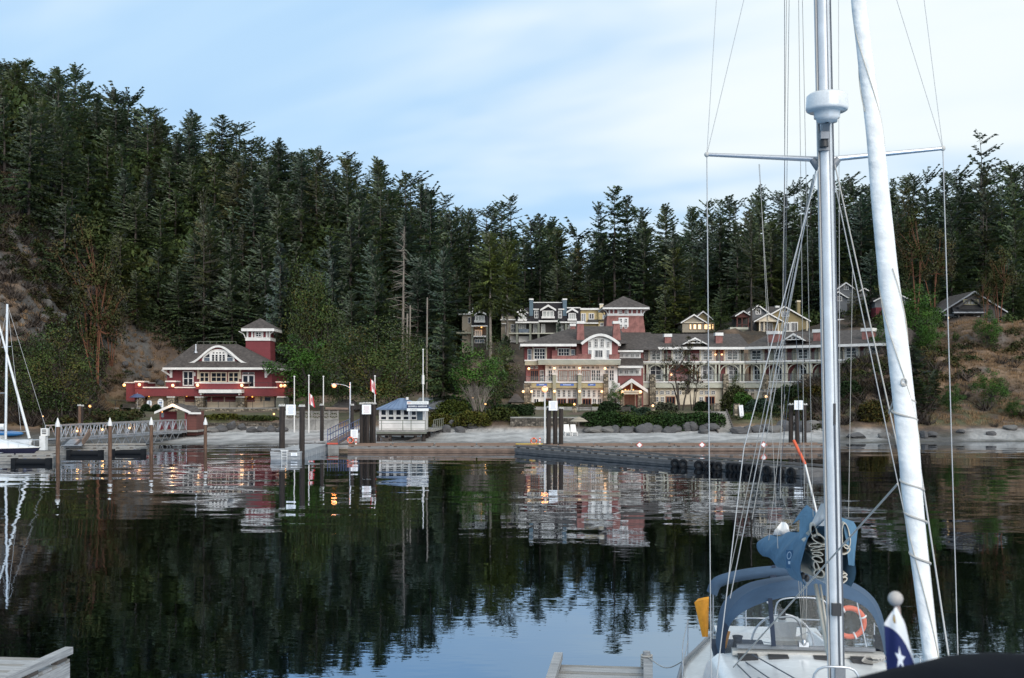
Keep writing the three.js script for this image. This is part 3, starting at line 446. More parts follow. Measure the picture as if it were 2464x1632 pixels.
    sub('gable_wall', slab([[low[0][0], A.Y(866, xc, z)], ...low, [low[low.length - 1][0], A.Y(866, xc, z)]].reverse(), -1.7, 0.5), M.hotelRed, r);
    sub('gable_frame', slab(curve(20, (t) => { const u = t * 2 - 1; return [xc + u * hw * 0.60, yb - 0.1 + (rise - 0.35) * sh(u * 0.60)]; }).concat([[xc + hw * 0.60, A.Y(866, xc)], [xc - hw * 0.60, A.Y(866, xc)]]).reverse(), 0.5, 0.6), M.white, r);
    for (const [a, b, t, m] of [[1416.5, 1423, 822, 836], [1430, 1439, 815, 836], [1444, 1453.5, 815, 836], [1460, 1467, 822, 836]]) w(a, b, t, m, 0.6, { nx: 2, ny: 3, glass: M.glass });
    for (const [a, b, k] of [[1416.5, 1424, 1], [1431, 1451, 3], [1459, 1467, 1]]) w(a, b, 842, 861, 0.6, { nx: k + 1, ny: 1, glass: k > 1 ? M.glass : M.glassPale, fr: 0.08 });
    const chim = (p0, p1, b, t, z0, z1, tx) => { const q = A.pt(p0, b, z1), s = A.pt(p1, t, z1), c = sub('chimney', taperBox(q.x, s.x, z0, z1, q.y, s.y, tx), M.brick, r); sub('cap', bx(q.x + tx - 0.1, s.x - tx + 0.1, s.y, s.y + 0.35, z0 + tx - 0.1, z1 - tx + 0.1), M.white, c); };
    chim(1386, 1408.5, 866, 779, -2.6, -0.9, 0.2); chim(1473.5, 1495, 830, 779, -2.6, -0.9, 0.2); chim(1373, 1384.5, 800, 785, -6.5, -5.7, 0);
    sub('eave', A.box(1475, 1494, 826.5, 832.5, -1.6, 0.4), M.white, r); sub('wall', A.box(1478, 1491, 833, 866, -6, -1.2), M.hotelRed, r);
    // lamps on the piers
    for (const [p, y] of [[1334, 886.5], [1394.5, 886.5], [1456, 887], [1272.5, 887.5], [1334.3, 942], [1394.6, 942], [1448, 942.5], [1279, 942.5], [1259, 942.5]]) { const c = A.pt(p, y, 0.85); sub('lamp_bracket', [rod(V(c.x, c.y + 0.1, 0.6), V(c.x, c.y + 0.28, 0.85), 0.03), rod(V(c.x, c.y - 0.16, c.z), V(c.x, c.y - 0.55, 0.62), 0.025)], M.iron, r); bulb(r, c, 0.17, M.bulb, 1.1); }
  });
  // link with the entrance porch
  const B = new Face(1480, 151.5, 1550, 151.5);
  onFace(B, () => {
    const w = (p0, p1, t, b, z, o) => faceWin(r, B, p0, p1, t, b, z, o);
    sub('wall', B.box(1488, 1548, 848, 990, -9, -0.4), M.hotelRed, r);
    { const e = B.pt(1488, 880, 1.2), f = B.pt(1547, 862, -0.3); sub('roof', hexa([V(e.x, e.y, 1.2), V(f.x, e.y, 1.2), V(f.x, f.y, -0.39), V(e.x, f.y, -0.39), V(e.x, e.y - 0.12, 1.2), V(f.x, e.y - 0.12, 1.2), V(f.x, f.y - 0.2, -0.39), V(e.x, f.y - 0.2, -0.39)]), M.roof, r); }
    sub('eave', [B.box(1487, 1547, 880.5, 886, 0.6, 1.25), B.box(1484, 1548, 841, 847.5, -0.6, 0.9)], M.white, r);
    { const e = B.pt(1484, 841, 0.9), f = B.pt(1549, 800, -8); sub('roof', hexa([V(e.x, e.y, 0.9), V(f.x + 1, e.y, 0.9), V(f.x + 1, f.y, -8), V(e.x, f.y, -8), V(e.x, e.y - 0.1, 0.9), V(f.x + 1, e.y - 0.1, 0.9), V(f.x + 1, f.y - 0.2, -8), V(e.x, f.y - 0.2, -8)]), M.roof, r); }
    sub('window_band', [B.box(1489, 1542, 849, 862, -0.4, -0.28), B.box(1488, 1543, 887, 904, -0.4, -0.28)], M.white, r);
    for (let k = 0; k < 4; k++) { w(1492 + k * 12.8, 1500 + k * 12.8, 852.5, 859, -0.28, { nx: 2, ny: 2, fr: 0.06, mu: 0.04 }); w(1490.5 + k * 12.8, 1499 + k * 12.8, 891, 900, -0.28, { nx: 2, ny: 2, fr: 0.06, mu: 0.04 }); }
    const y = B.Y(938, 0, 2.2), x0 = B.X(1481, 2.2), x1 = B.X(1558.5, 2.2), yp = B.Y(911, 0, 2.2), xm = (x0 + x1) / 2;
    sub('porch_roof', gableRoof(x0 + 0.06, x1 - 0.06, y, yp - 0.03, -0.3, 2.2, 0.25), M.roof, r);
    sub('porch_trim', slab([[x0, y], [xm, yp], [x1, y], [x1, y - 0.42], [xm, yp - 0.52], [x0, y - 0.42]], 2.2, 2.4), M.white, r);
    sub('porch_truss', [bar(V(x0 + 0.9, y - 0.2, 2.15), V(x1 - 0.9, y - 0.2, 2.15), 0.2, 0.25), bar(V(xm, y - 0.2, 2.15), V(xm, yp - 0.4, 2.15), 0.2, 0.2), bar(V(x0 + 1.0, y - 0.5, 2.1), V(x1 - 1, y - 0.5, 2.1), 0.2, 0.22)], M.sageLight, r);
    for (const [a, b] of [[1494, 1501], [1535, 1544]]) { const c = B.pt(a, 990, 2.2), e = B.pt(b, 948, 2.2); sub('stone_pier', bx(c.x, e.x, c.y, e.y, 1.5, 2.2), M.stone, r); sub('porch_post', bx((c.x + e.x) / 2 - 0.14, (c.x + e.x) / 2 + 0.14, e.y, y - 0.32, 1.7, 1.98), M.sageLight, r); }
    const d = sub('entrance_door', [B.box(1502, 1514.7, 948, 985, -0.38, -0.3), B.box(1515.2, 1528, 948, 985, -0.38, -0.3)], M.door, r); sub('door_frame', [B.box(1500.5, 1502, 945, 985, -0.39, -0.24), B.box(1528, 1529.5, 945, 985, -0.39, -0.24), B.box(1502, 1528, 945, 947.8, -0.39, -0.24)], M.cream, d);
    for (const [p, q] of [[1496.3, 943.5], [1541.5, 943.5]]) bulb(r, B.pt(p, q, 2.55), 0.2, M.bulb, 1.2);
    for (const [p, q] of [[1505, 938.5], [1512, 940], [1518, 940], [1524, 938.5]]) bulb(r, B.pt(p, q, 1.0), 0.1, M.amber, 0.25);
  });
  // balcony wings: one straight, one turned towards the shore
  const C = new Face(1544, 153, 1795, 153), Dw = new Face(1794, 153, 2145, 139.5);
  const wing = (f, pa, pb, lines, bays3, bays2, cols, chims, gables, opt) => onFace(f, () => {
    const xa = f.X(pa), xb = f.X(pb), H = (py, px) => EYE - (py - HY) / F * f.D(f.X(px)) , ref = (pa + pb) / 2, yy = lines.map((v) => EYE + (HY - v) / F * 153);   // heights as seen at 153 m
    const [ridge, eaveT, eaveB, wall3b, fl3t, fl3b, fl2t, fl2b, base] = yy;
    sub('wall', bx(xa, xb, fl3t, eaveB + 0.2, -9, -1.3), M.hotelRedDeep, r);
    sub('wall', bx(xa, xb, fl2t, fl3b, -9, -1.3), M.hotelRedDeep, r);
    sub('wall', bx(xa, opt.baseEnd ? f.X(opt.baseEnd) : xb, base, fl2b, -9, -0.5), M.cream, r);
    sub('roof', quads([[V(xa, eaveT, 0.6), V(xb + 0.5, eaveT, 0.6), V(xb + 0.5, ridge, -7), V(xa, ridge, -7)], [V(xb + 0.5, eaveT, -14), V(xa, eaveT, -14), V(xa, ridge, -7), V(xb + 0.5, ridge, -7)], [V(xb + 0.5, eaveT, 0.6), V(xb + 0.5, eaveT, -14), V(xb + 0.5, ridge, -7)], [V(xa, eaveT - 0.02, 0.6), V(xa, eaveT - 0.02, -14), V(xb + 0.5, eaveT - 0.02, -14), V(xb + 0.5, eaveT - 0.02, 0.6)]]), M.roof, r);
    sub('eave', bx(xa, xb + 0.5, eaveB, eaveT - 0.03, 0.25, 0.66), M.white, r);
    sub('balcony_floor', bx(xa, xb, fl3b + 0.22, fl3t, -1.29, 0.2), M.white, r); sub('fascia', bx(xa, xb, fl3b, fl3b + 0.21, -1.5, 0.1), M.sageLight, r);
    const xe = opt.bandEnd ? f.X(opt.bandEnd) : xb;
    sub('balcony_floor', bx(xa, xe, fl2t - 0.16, fl2t, -1.29, 0.3), M.white, r); sub('fascia', bx(xa, xe, fl2b, fl2t - 0.17, -0.49, 0.2), M.sageLight, r);
    for (const [yf, xl] of [[fl3t, xb], [fl2t, xe]]) { sub('railing_glass', bx(xa, xl, yf + 0.08, yf + 0.98, 0.03, 0.045), M.railGlass, r); const n = Math.max(3, Math.round((xl - xa) / 1.7)); sub('railing', [bx(xa, xl, yf + 0.99, yf + 1.03, 0.02, 0.06), ...Array.from({ length: n + 1 }, (_, i) => bx(lerp(xa, xl, i / n) - 0.025, lerp(xa, xl, i / n) + 0.025, yf - 0.3, yf + 1, 0.21, 0.26))], M.iron, r); }
    for (const [list, y0, y1] of [[bays3, fl3t + 0.12, eaveB - 0.02], [bays2, fl2t + 0.15, fl3b - 0.05]]) for (const [p0, p1, kind] of list) {
      const x0 = f.X(p0, -1.3), x1 = f.X(p1, -1.3), tp = Math.min(y1, y0 + 2.25);
      if (kind === 'd') windowAt(r, x0, x1, y0, tp, -1.3, { nx: 2, ny: 1, frame: M.doorWood, fr: 0.12, mu: 0.1, name: 'balcony_door' });
      else { sub('casing', bx(x0 - 0.18, x1 + 0.18, y0 - 0.04, tp + 0.16, -1.3, -1.24), M.white, r); windowAt(r, x0, x1, y0, tp, -1.24, { nx: 2, ny: 3, fr: 0.13, mu: 0.06 }); sub('pilaster', [bx(x0 - 0.4, x0 - 0.2, y0 - 0.1, tp + 0.25, -1.3, -1.1), bx(x1 + 0.2, x1 + 0.4, y0 - 0.1, tp + 0.25, -1.3, -1.1)], M.cream, r); }
    }
    for (const p of opt.dividers) { const x = f.X(p); for (const y of [fl3t, fl2t]) sub('balcony_divider', hexa([V(x - 0.05, y, -0.15), V(x + 0.05, y, -0.15), V(x + 0.05, y + 1.2, -0.15), V(x - 0.05, y + 1.2, -0.15), V(x - 0.05, y, -1.28), V(x + 0.05, y, -1.28), V(x + 0.05, y + 2.1, -1.28), V(x - 0.05, y + 2.1, -1.28)]), M.greyGreen, r); }
    for (const p of cols) { const x = f.X(p), q = []; q.push(bx(x - 0.34, x - 0.14, fl2t, fl3b, -0.3, 0), bx(x + 0.14, x + 0.34, fl2t, fl3b, -0.3, 0)); const R = Math.min(1.25, fl3b - fl2t - 0.7); for (const s of [-1, 1]) q.push(tube(curve(6, (t) => V(x + s * (0.34 + R * (1 - Math.cos(t * 1.57))), fl3b - 0.05 - R + R * Math.sin(t * 1.57), -0.15)), 0.075, 5, 10)); sub('bracket_column', q, M.sageLight, r); }
    for (const [p0, p1, t, b] of chims) { const q = f.pt(p0, b, -1.4), s = f.pt(p1, t, -1.4), c = sub('chimney', bx(q.x, s.x, q.y, s.y, -2.6, -1.4), M.brick, r); sub('cap', bx(q.x - 0.1, s.x + 0.1, s.y, s.y + 0.42, -2.7, -1.3), M.white, c); }
    for (const [p0, p1, t, b] of gables) { const x0 = f.X(p0, 0.7), x1 = f.X(p1, 0.7), xm = (x0 + x1) / 2, y0 = f.Y(b, xm, 0.7), y1 = f.Y(t, xm, 0.7), k = (y1 - y0) / (xm - x0); sub('gable_roof', gableRoof(x0 + 0.05, x1 - 0.05, y0, y1 - 0.02, -4.5, 0.68, 0.15), M.roof, r); sub('gable_trim', [slab([[x0, y0], [xm, y1], [x1, y0], [x1 - 0.25, y0], [xm, y1 - 0.26], [x0 + 0.25, y0]], 0.69, 0.85), bar(V(x0 + 0.5, y0 + 0.22, 0.6), V(x1 - 0.5, y0 + 0.22, 0.6), 0.1, 0.13), ...[-0.9, -0.3, 0.3, 0.9].map((o) => bar(V(xm + o, y0 + 0.2, 0.58), V(xm + o, y0 + (xm - x0 - Math.abs(o)) * k - 0.15, 0.58), 0.1, 0.1)), bar(V(xm - 0.9, y0 + 0.55, 0.56), V(xm + 0.9, y0 + 0.55, 0.56), 0.08, 0.1)], M.white, r); }
    for (const [a, b, t] of opt.piers) { const q = f.pt(a, 1000, 0.8), s = f.pt(b, t, 0.8); sub('stone_pier', taperBox(q.x, s.x, -0.4, 0.8, q.y, s.y, 0.08), M.stone, r); }
    for (const [a, b, t, m, kind] of opt.low) { faceWin(r, f, a, b, t, m, -0.5, kind ? { nx: 3, ny: 1, frame: M.doorWood, fr: 0.1, mu: 0.16, name: 'patio_door' } : { nx: 2, ny: 2, fr: 0.07 }); }
    for (const [p, q, m, k] of opt.lamps) bulb(r, f.pt(p, q, -0.9), 0.14, m, k);
  });
  const lines = [797, 835, 841.5, 843, 869, 877, 918, 933.5, 996];
  wing(C, 1545, 1795, lines, [[1549, 1560, 'd'], [1567, 1590], [1622, 1640], [1690, 1715], [1748, 1776]], [[1563, 1592], [1612, 1622, 'd'], [1672, 1684, 'd'], [1689, 1714], [1752, 1776]], [1553, 1603, 1670, 1727, 1786], [[1600, 1615.5, 811, 832], [1723, 1739, 808, 830]], [[1641, 1704, 812, 829]],
    { dividers: [1606, 1660, 1732, 1790], piers: [[1563, 1579, 901], [1740, 1755, 900]], low: [[1576.5, 1583.5, 940.5, 949.5], [1588, 1598, 940.5, 949.5], [1602, 1612, 940.5, 949.5], [1616, 1627, 940.5, 949.5], [1630, 1640, 940.5, 949.5], [1684, 1692, 940.5, 949.5], [1696, 1705, 940.5, 949.5], [1711, 1721, 940.5, 949.5], [1576, 1585, 955, 967], [1590, 1598, 955, 967], [1602, 1625, 954, 985, 1], [1683, 1692, 955, 967], [1697, 1720, 954, 985, 1]], lamps: [[1615.5, 901.5, M.bulb, 0.5], [1722, 853, M.bulb, 0.3], [1737, 853, M.bulb, 0.3]], baseEnd: 0 });
  wing(Dw, 1795, 2126, lines, [[1809, 1834], [1864, 1888], [1921, 1946], [1978, 1996], [2036, 2063], [2096, 2120]], [[1803, 1810, 'd'], [1815, 1832], [1868, 1886], [1926, 1944], [1985, 2000], [2040, 2060]], [1834, 1888, 1947, 2005, 2063], [[1847, 1872, 804, 828], [1957, 1977, 800, 824], [2074, 2098, 797, 819]], [[1880, 1940, 802, 821]],
    { dividers: [1850, 1905, 1960, 2015, 2078], piers: [[1833, 1845, 902], [1928, 1943, 900]], low: [], lamps: [], bandEnd: 1975, baseEnd: 1960 });
  // square tower
  const E = new Face(1440, 160, 1580, 160);
  onFace(E, () => {
    const q0 = E.pt(1462, 815, 0), q1 = E.pt(1547, 760, 0), zc = -(q1.x - q0.x) / 2, W = q1.x - q0.x, y2 = E.Y(746, 0), ye = E.Y(741, 0);
    sub('tower', taperBox(q0.x - 0.5, q1.x + 0.5, -W - 0.5, 0.5, q0.y - 1, q1.y, 0.45), M.brick, r);
    sub('tower_belt', bx(q0.x - 0.05, q1.x + 0.1, q1.y, q1.y + 0.32, -W - 0.1, 0.1), M.white, r);
    sub('tower_head', bx(q0.x + 0.05, q1.x - 0.05, q1.y + 0.32, ye + 0.3, -W, -0.02), M.hotelRed, r);
    for (const p of [1466.5, 1476.5, 1487.5, 1511, 1521, 1533, 1543]) sub('tower_post', E.box(p - 1.7, p + 1.7, 745, 755.5, -0.02, 0.08), M.white, r);
    const yr = E.Y(744.5, 0), x0 = E.X(1457), x1 = E.X(1552), ex = 0.5;
    sub('tower_eave', bx(x0 - ex, x1 + ex, yr - 0.05, yr + 0.22, -W - 1.2, 1.2), M.white, r);
    sub('tower_roof', hipRoof(x0 - ex - 0.1, x1 + ex + 0.1, -W - 1.3, 1.3, yr + 0.23, (x0 + x1) / 2 - 0.05, (x0 + x1) / 2 + 0.05, zc, E.Y(713, 0, zc)), M.roof, r);
    for (const s of [-1, 1]) for (const z of [0.1, -W]) { const xx = s < 0 ? q0.x : q1.x; sub('tower_bracket', tube([V(xx, q1.y + 0.1, z), V(xx + s * 0.25, q1.y + 0.7, z + 0.1), V(xx + s * 0.9, yr - 0.03, z + (z > 0 ? 0.6 : 0))], 0.06, 5, 8), M.white, r); }
    for (const p of [1490, 1503]) faceWin(r, E, p, p + 7, 747, 756, -0.02, { nx: 2, ny: 2, fr: 0.07 });
    sub('tower_window_frame', E.box(1488.5, 1512.5, 764.5, 796, 0.12, 0.22), M.white, r);
    for (const p of [1490.5, 1502.5]) for (const y of [766.5, 780.5]) faceWin(r, E, p, p + 7, y, y + 10, 0.22, { nx: 2, ny: 2, fr: 0.07 });
  });
});
// ---------------------------------------------------------------- the red house by the gangway
building('red_house', 'dark red house with eyebrow dormer, grey hip roof, square tower and wide terrace', 'house', V((530 - CX) / F * 150, 2.3, -150), (r) => {
  const A = new Face(270, 150, 720, 150), w = (p0, p1, t, b, z, o) => faceWin(r, A, p0, p1, t, b, z, o);
  onFace(A, () => {
    sub('wall', A.box(402, 654, 886, 990, -11, -0.6), M.redWall, r);
    const ey = A.Y(884, 0, 1), x0 = A.X(392, 1), x1 = A.X(661, 1), ry = A.Y(828.5, 0, -6);
    sub('roof', hipRoof(x0, x1, -13, 1, ey, A.X(467, -6), A.X(572, -6), -6, ry), M.roof, r);
    sub('eave', [bx(x0 - 0.05, x1 + 0.05, ey - 0.32, ey - 0.03, 0.6, 1.06), bx(x0 - 0.06, x0 + 0.3, ey - 0.32, ey - 0.03, -12.8, 0.6), bx(x1 - 0.3, x1 + 0.06, ey - 0.32, ey - 0.03, -12.8, 0.6)], M.white, r);
    sub('ridge_rail', [bar(V(A.X(474, -6), ry + 0.35, -6), V(A.X(568, -6), ry + 0.35, -6), 0.04), ...curve(6, (t) => bar(V(lerp(A.X(474, -6), A.X(568, -6), t), ry - 0.1, -6), V(lerp(A.X(474, -6), A.X(568, -6), t), ry + 0.35, -6), 0.04))], M.greyGreen, r);
    { const c = A.pt(471, 848, -3.2); sub('flue', [rod(c, V(c.x, c.y + 1.1, c.z), 0.12), rod(V(c.x, c.y - 0.1, c.z), V(c.x, c.y + 0.3, c.z), 0.3, 0.12)], M.alu, r); }
    // eyebrow dormer
    const z = -0.75, xc = A.X(525.5, z), hw = A.X(596, z) - xc, yb = A.Y(873, xc, z), rise = A.Y(831.5, xc, z) - yb, sh = (u) => Math.pow(0.5 + 0.5 * Math.cos(Math.PI * u), 0.88);
    const [band, top, low] = archBand(xc, hw, yb, rise, 0.26, z, z + 0.4, sh);
    sub('dormer_trim', band, M.white, r);
    sub('dormer_roof', slab([...top.map(([x, y]) => [x, y - 0.02]), ...low.map(([x, y]) => [x, y + 0.04])], z - 5, z - 0.01), M.roof, r);
    sub('dormer_wall', slab([[xc - hw * 0.86, yb - 0.1], ...low.slice(3, -3).reverse(), [xc + hw * 0.86, yb - 0.1]].reverse(), z - 0.6, z - 0.1), M.redWall, r);
    const fan = (k, e) => curve(20, (t) => { const a = Math.PI * (1 - t); return [xc + Math.cos(a) * hw * 0.56 * k, yb + 0.12 + Math.pow(Math.sin(a), 0.9) * (rise - 0.62) * k + e]; });
    sub('fan_window', slab(fan(1, 0), z - 0.1, z + 0.02, []), M.white, r);
    for (const [a, b, y0, y1] of [[-0.22, -0.13, 0.2, 1.1], [-0.105, -0.015, 0.2, 1.1], [0.025, 0.11, 0.2, 1.1], [0.135, 0.225, 0.2, 1.1]]) windowAt(r, xc + a * hw * 1.02, xc + b * hw * 1.02, yb + y0, yb + y1, z + 0.02, { nx: 1, ny: 3, fr: 0.035, mu: 0.03, dep: 0.06 });
    for (const s of [-1, 1]) { sub('corner_pane', slab([[xc + s * hw * 0.30, yb + 0.75], [xc + s * hw * 0.47, yb + 0.75], [xc + s * hw * 0.31, yb + 1.25]], z + 0.02, z + 0.05), M.glass, r); sub('corner_pane', bx(Math.min(xc + s * hw * 0.30, xc + s * hw * 0.49), Math.max(xc + s * hw * 0.30, xc + s * hw * 0.49), yb + 0.22, yb + 0.68, z + 0.02, z + 0.05), M.glassPale, r); }
    for (const u of [-0.16, -0.05, 0.06, 0.17]) windowAt(r, xc + (u - 0.035) * hw, xc + (u + 0.035) * hw, yb + 1.22, yb + 1.42, z + 0.02, { nx: 1, ny: 1, fr: 0.03, dep: 0.05 });
    // upper floor
    const up = [[440, 466, 893, 929, 2, 2], [480, 504, 895.5, 920, 2, 2], [507, 546, 895.5, 920, 3, 2], [549, 575, 895.5, 920, 2, 2]];
    for (const [a, b, t, m, nx, ny] of up) w(a, b, t, m, -0.6, { nx, ny, frame: a > 470 ? M.cream : M.white, fr: 0.14, mu: 0.09, glass: M.glass });
    w(582.5, 613, 902, 933, -0.6, { nx: 2, ny: 1, fr: 0.16, mu: 0.3, name: 'patio_door' }); w(584, 612, 896, 900.5, -0.6, { nx: 2, ny: 1, fr: 0.06, name: 'transom' });
    for (const p of [476, 577]) sub('brace', A.box(p - 2, p + 2, 889.5, 912, -0.6, -0.3), M.cream, r);
    for (const [p, s] of [[412, -1], [640, 1]]) { const c = A.pt(p, 909, -0.5), e = A.pt(p - s * -14, 891, 0.7); sub('brace', [bar(V(c.x, c.y, -0.45), V(c.x, A.Y(890, 0), -0.45), 0.3, 0.3), bar(V(c.x, c.y + 0.2, -0.45), V(c.x + s * 1.0, A.Y(891, 0), 0.4), 0.18, 0.22)], M.white, r); }
    sub('banner', A.box(466.2, 470, 896, 905, -0.55, -0.5), M.white, r);
    // terrace
    sub('terrace', A.box(324, 684, 934, 953.5, -7, 2.6), M.redWall, r);
    sub('terrace_wing', A.box(303, 323.6, 922, 966, -7, 1.6), M.redWall, r);
    for (const [a, b, t] of [[323, 346, 920], [398, 422, 919.5], [664, 687, 921]]) { sub('terrace_post', A.box(a + 1, b - 1, t, 934.2, 0.9, 2.7), M.redWall, r); sub('cap', A.box(a - 1, b + 1, t - 3.2, t, 0.8, 2.85), M.white, r); }
    for (const [a, b] of [[343, 404], [419, 471], [585, 668]]) sub('coping', A.box(a, b, 931.2, 934, 1.9, 2.75), M.white, r);
    sub('coping', A.box(298, 324, 919.6, 922, -6.9, 1.8), M.white, r);
    sub('bay', A.box(470, 583, 923, 937, -0.58, 3.1), M.redWall, r); sub('coping', [A.box(468, 487, 919.5, 923, -0.5, 3.2), A.box(567, 588, 919.5, 923, -0.5, 3.2), A.box(487.3, 566.7, 920.8, 922.9, 2.4, 3.2)], M.white, r);
    sub('canopy', [A.box(478, 581, 937.6, 946, 2.0, 4.1), A.box(481, 484.5, 946.2, 951, 2.7, 3.7), A.box(573, 577, 946.2, 951, 2.7, 3.7)], M.white, r); sub('canopy_underside', A.box(480, 579, 946.1, 949, 2.2, 2.65), M.bluePaint, r);
    sub('railing', [A.box(398, 664, 921, 921.8, 2.2, 2.25), ...[430, 452, 500, 520, 545, 600, 622, 645].map((p) => A.box(p, p + 0.6, 921, 934, 2.2, 2.25))], M.iron, r);
    // ground floor behind stone piers
    sub('wall', A.box(324, 660, 953.6, 992, -6.9, -0.1), M.cream, r);
    for (const [a, b, c] of [[357, 361, 0], [445, 468, 1], [490, 506, 1], [510, 538, 1], [541, 566, 1], [588, 612, 1]]) sub(c ? 'red_panel' : 'door_post', A.box(a, b, 955, c ? 967 : 990, -0.1, 0.05), c ? M.redWall : M.cream, r);
    for (const [a, b] of [[626, 631], [636, 652], [348, 356]]) w(a, b, 955, 966.5, -0.1, { nx: 1, ny: 1, fr: 0.06, frame: M.cream });
    for (const [a, b] of [[402, 419.5], [469.5, 489], [568, 587]]) { sub('stone_pier', A.box(a, b, 957.2, 996, 0.6, 2.3), M.stone, r); sub('cap', A.box(a - 1, b + 1, 953.7, 957, 0.4, 2.5), M.white, r); }
    sub('stone_pier', A.box(327, 343, 962, 996, 0.3, 2.2), M.stone, r); sub('side_wall', A.box(664, 683, 957, 995, -1, 2.4), M.greyGreen, r); sub('cap', A.box(666, 685, 953.8, 957, 0.6, 2.6), M.white, r);
    for (const [p, q, m, k] of [[298.5, 927, M.amber, 1.2], [335, 926, M.bulb, 1.5], [415.5, 928, M.bulb, 1.0], [475, 927.3, M.bulb, 1.6], [581.5, 927.8, M.bulb, 1.6], [676, 928.6, M.bulb, 1.4], [685, 928.6, M.bulb, 1.0], [358, 953.5, M.amber, 0.3], [449, 953, M.amber, 0.5], [498, 951, M.amber, 0.4], [556, 951, M.amber, 0.4], [607, 955, M.amber, 0.5]]) { const c = A.pt(p, q, q < 940 ? 3.35 : 1.4); sub('lamp_bracket', bar(V(c.x, c.y, c.z - 0.75), c, 0.05), M.iron, r); bulb(r, c, q < 940 ? 0.2 : 0.1, m, k); }
  });
  const E = new Face(560, 157, 690, 157);
  onFace(E, () => {
    const a = E.pt(590.5, 895, 0), b = E.pt(648.5, 820, 0), W = b.x - a.x, bel = E.Y(812, 0), eav = E.Y(798, 0);
    sub('tower', taperBox(a.x - 0.1, b.x + 0.22, -W, 0.1, a.y - 3, b.y, 0.14), M.redWall, r); sub('tower_belt', bx(a.x, b.x + 0.12, b.y, bel, -W - 0.1, 0.15), M.white, r);
    sub('tower_head', bx(a.x + 0.15, b.x - 0.1, bel, eav, -W + 0.1, 0), M.redWall, r);
    sub('tower_eave', bx(E.X(580, 1.0), E.X(659.5, 1.0), eav, E.Y(791, 0), -W - 1, 1.0), M.white, r);
    sub('tower_roof', hipRoof(E.X(580, 1) - 0.05, E.X(659.5, 1) + 0.05, -W - 1.05, 1.05, E.Y(790.8, 0), E.X(620) - 0.05, E.X(620) + 0.05, -W / 2, E.Y(766, 0, -W / 2)), M.roof, r);
    for (const p of [595, 606.5, 614, 631, 641.5, 648]) sub('tower_post', E.box(p - 2, p + 2, 798.3, 812, 0, 0.12), M.white, r);
    faceWin(r, E, 615.5, 629, 799, 811, 0.0, { nx: 2, ny: 2, fr: 0.1 });
    for (const s of [-1, 1]) { const xx = s < 0 ? a.x : b.x; sub('tower_bracket', tube([V(xx, bel - 0.1, 0.2), V(xx + s * 0.15, bel + 0.4, 0.35), V(xx + s * 0.75, eav - 0.02, 0.8)], 0.07, 5, 8), M.white, r); }
  });
});
// ---------------------------------------------------------------- terrace houses up the hill behind the hotel
std('mansard', L(0.032, 0.030, 0.036), 0.9, { map: rep(T.shingle, 0.25) }); std('blueGrey', L(0.115, 0.175, 0.22), 0.8, { map: rep(T.boards, 0.4) }); std('yellowWall', L(0.62, 0.48, 0.24), 0.8, { map: rep(T.boards, 0.4) }); std('darkWall', L(0.075, 0.068, 0.064), 0.85, { map: rep(T.boards, 0.4) }); std('beigeWall', L(0.36, 0.31, 0.24), 0.85, { map: rep(T.boards, 0.4) });
const chevron = (f, pc, hw, tp, bp, z, th = 0.3, dep = 0.25) => { const c = f.pt(pc, bp, z), k = hw / F * f.D(c.x, z), yt = f.Y(tp, c.x, z); return slab([[c.x - k, c.y], [c.x, yt], [c.x + k, c.y], [c.x + k, c.y - th], [c.x, yt - th * 1.2], [c.x - k, c.y - th]], z, z + dep); };
const gableFill = (f, pc, hw, tp, bp, z0, z1) => { const c = f.pt(pc, bp, z1), k = hw / F * f.D(c.x, z1), yt = f.Y(tp, c.x, z1); return slab([[c.x - k, c.y - 0.05], [c.x + k, c.y - 0.05], [c.x, yt - 0.1]], z0, z1); };
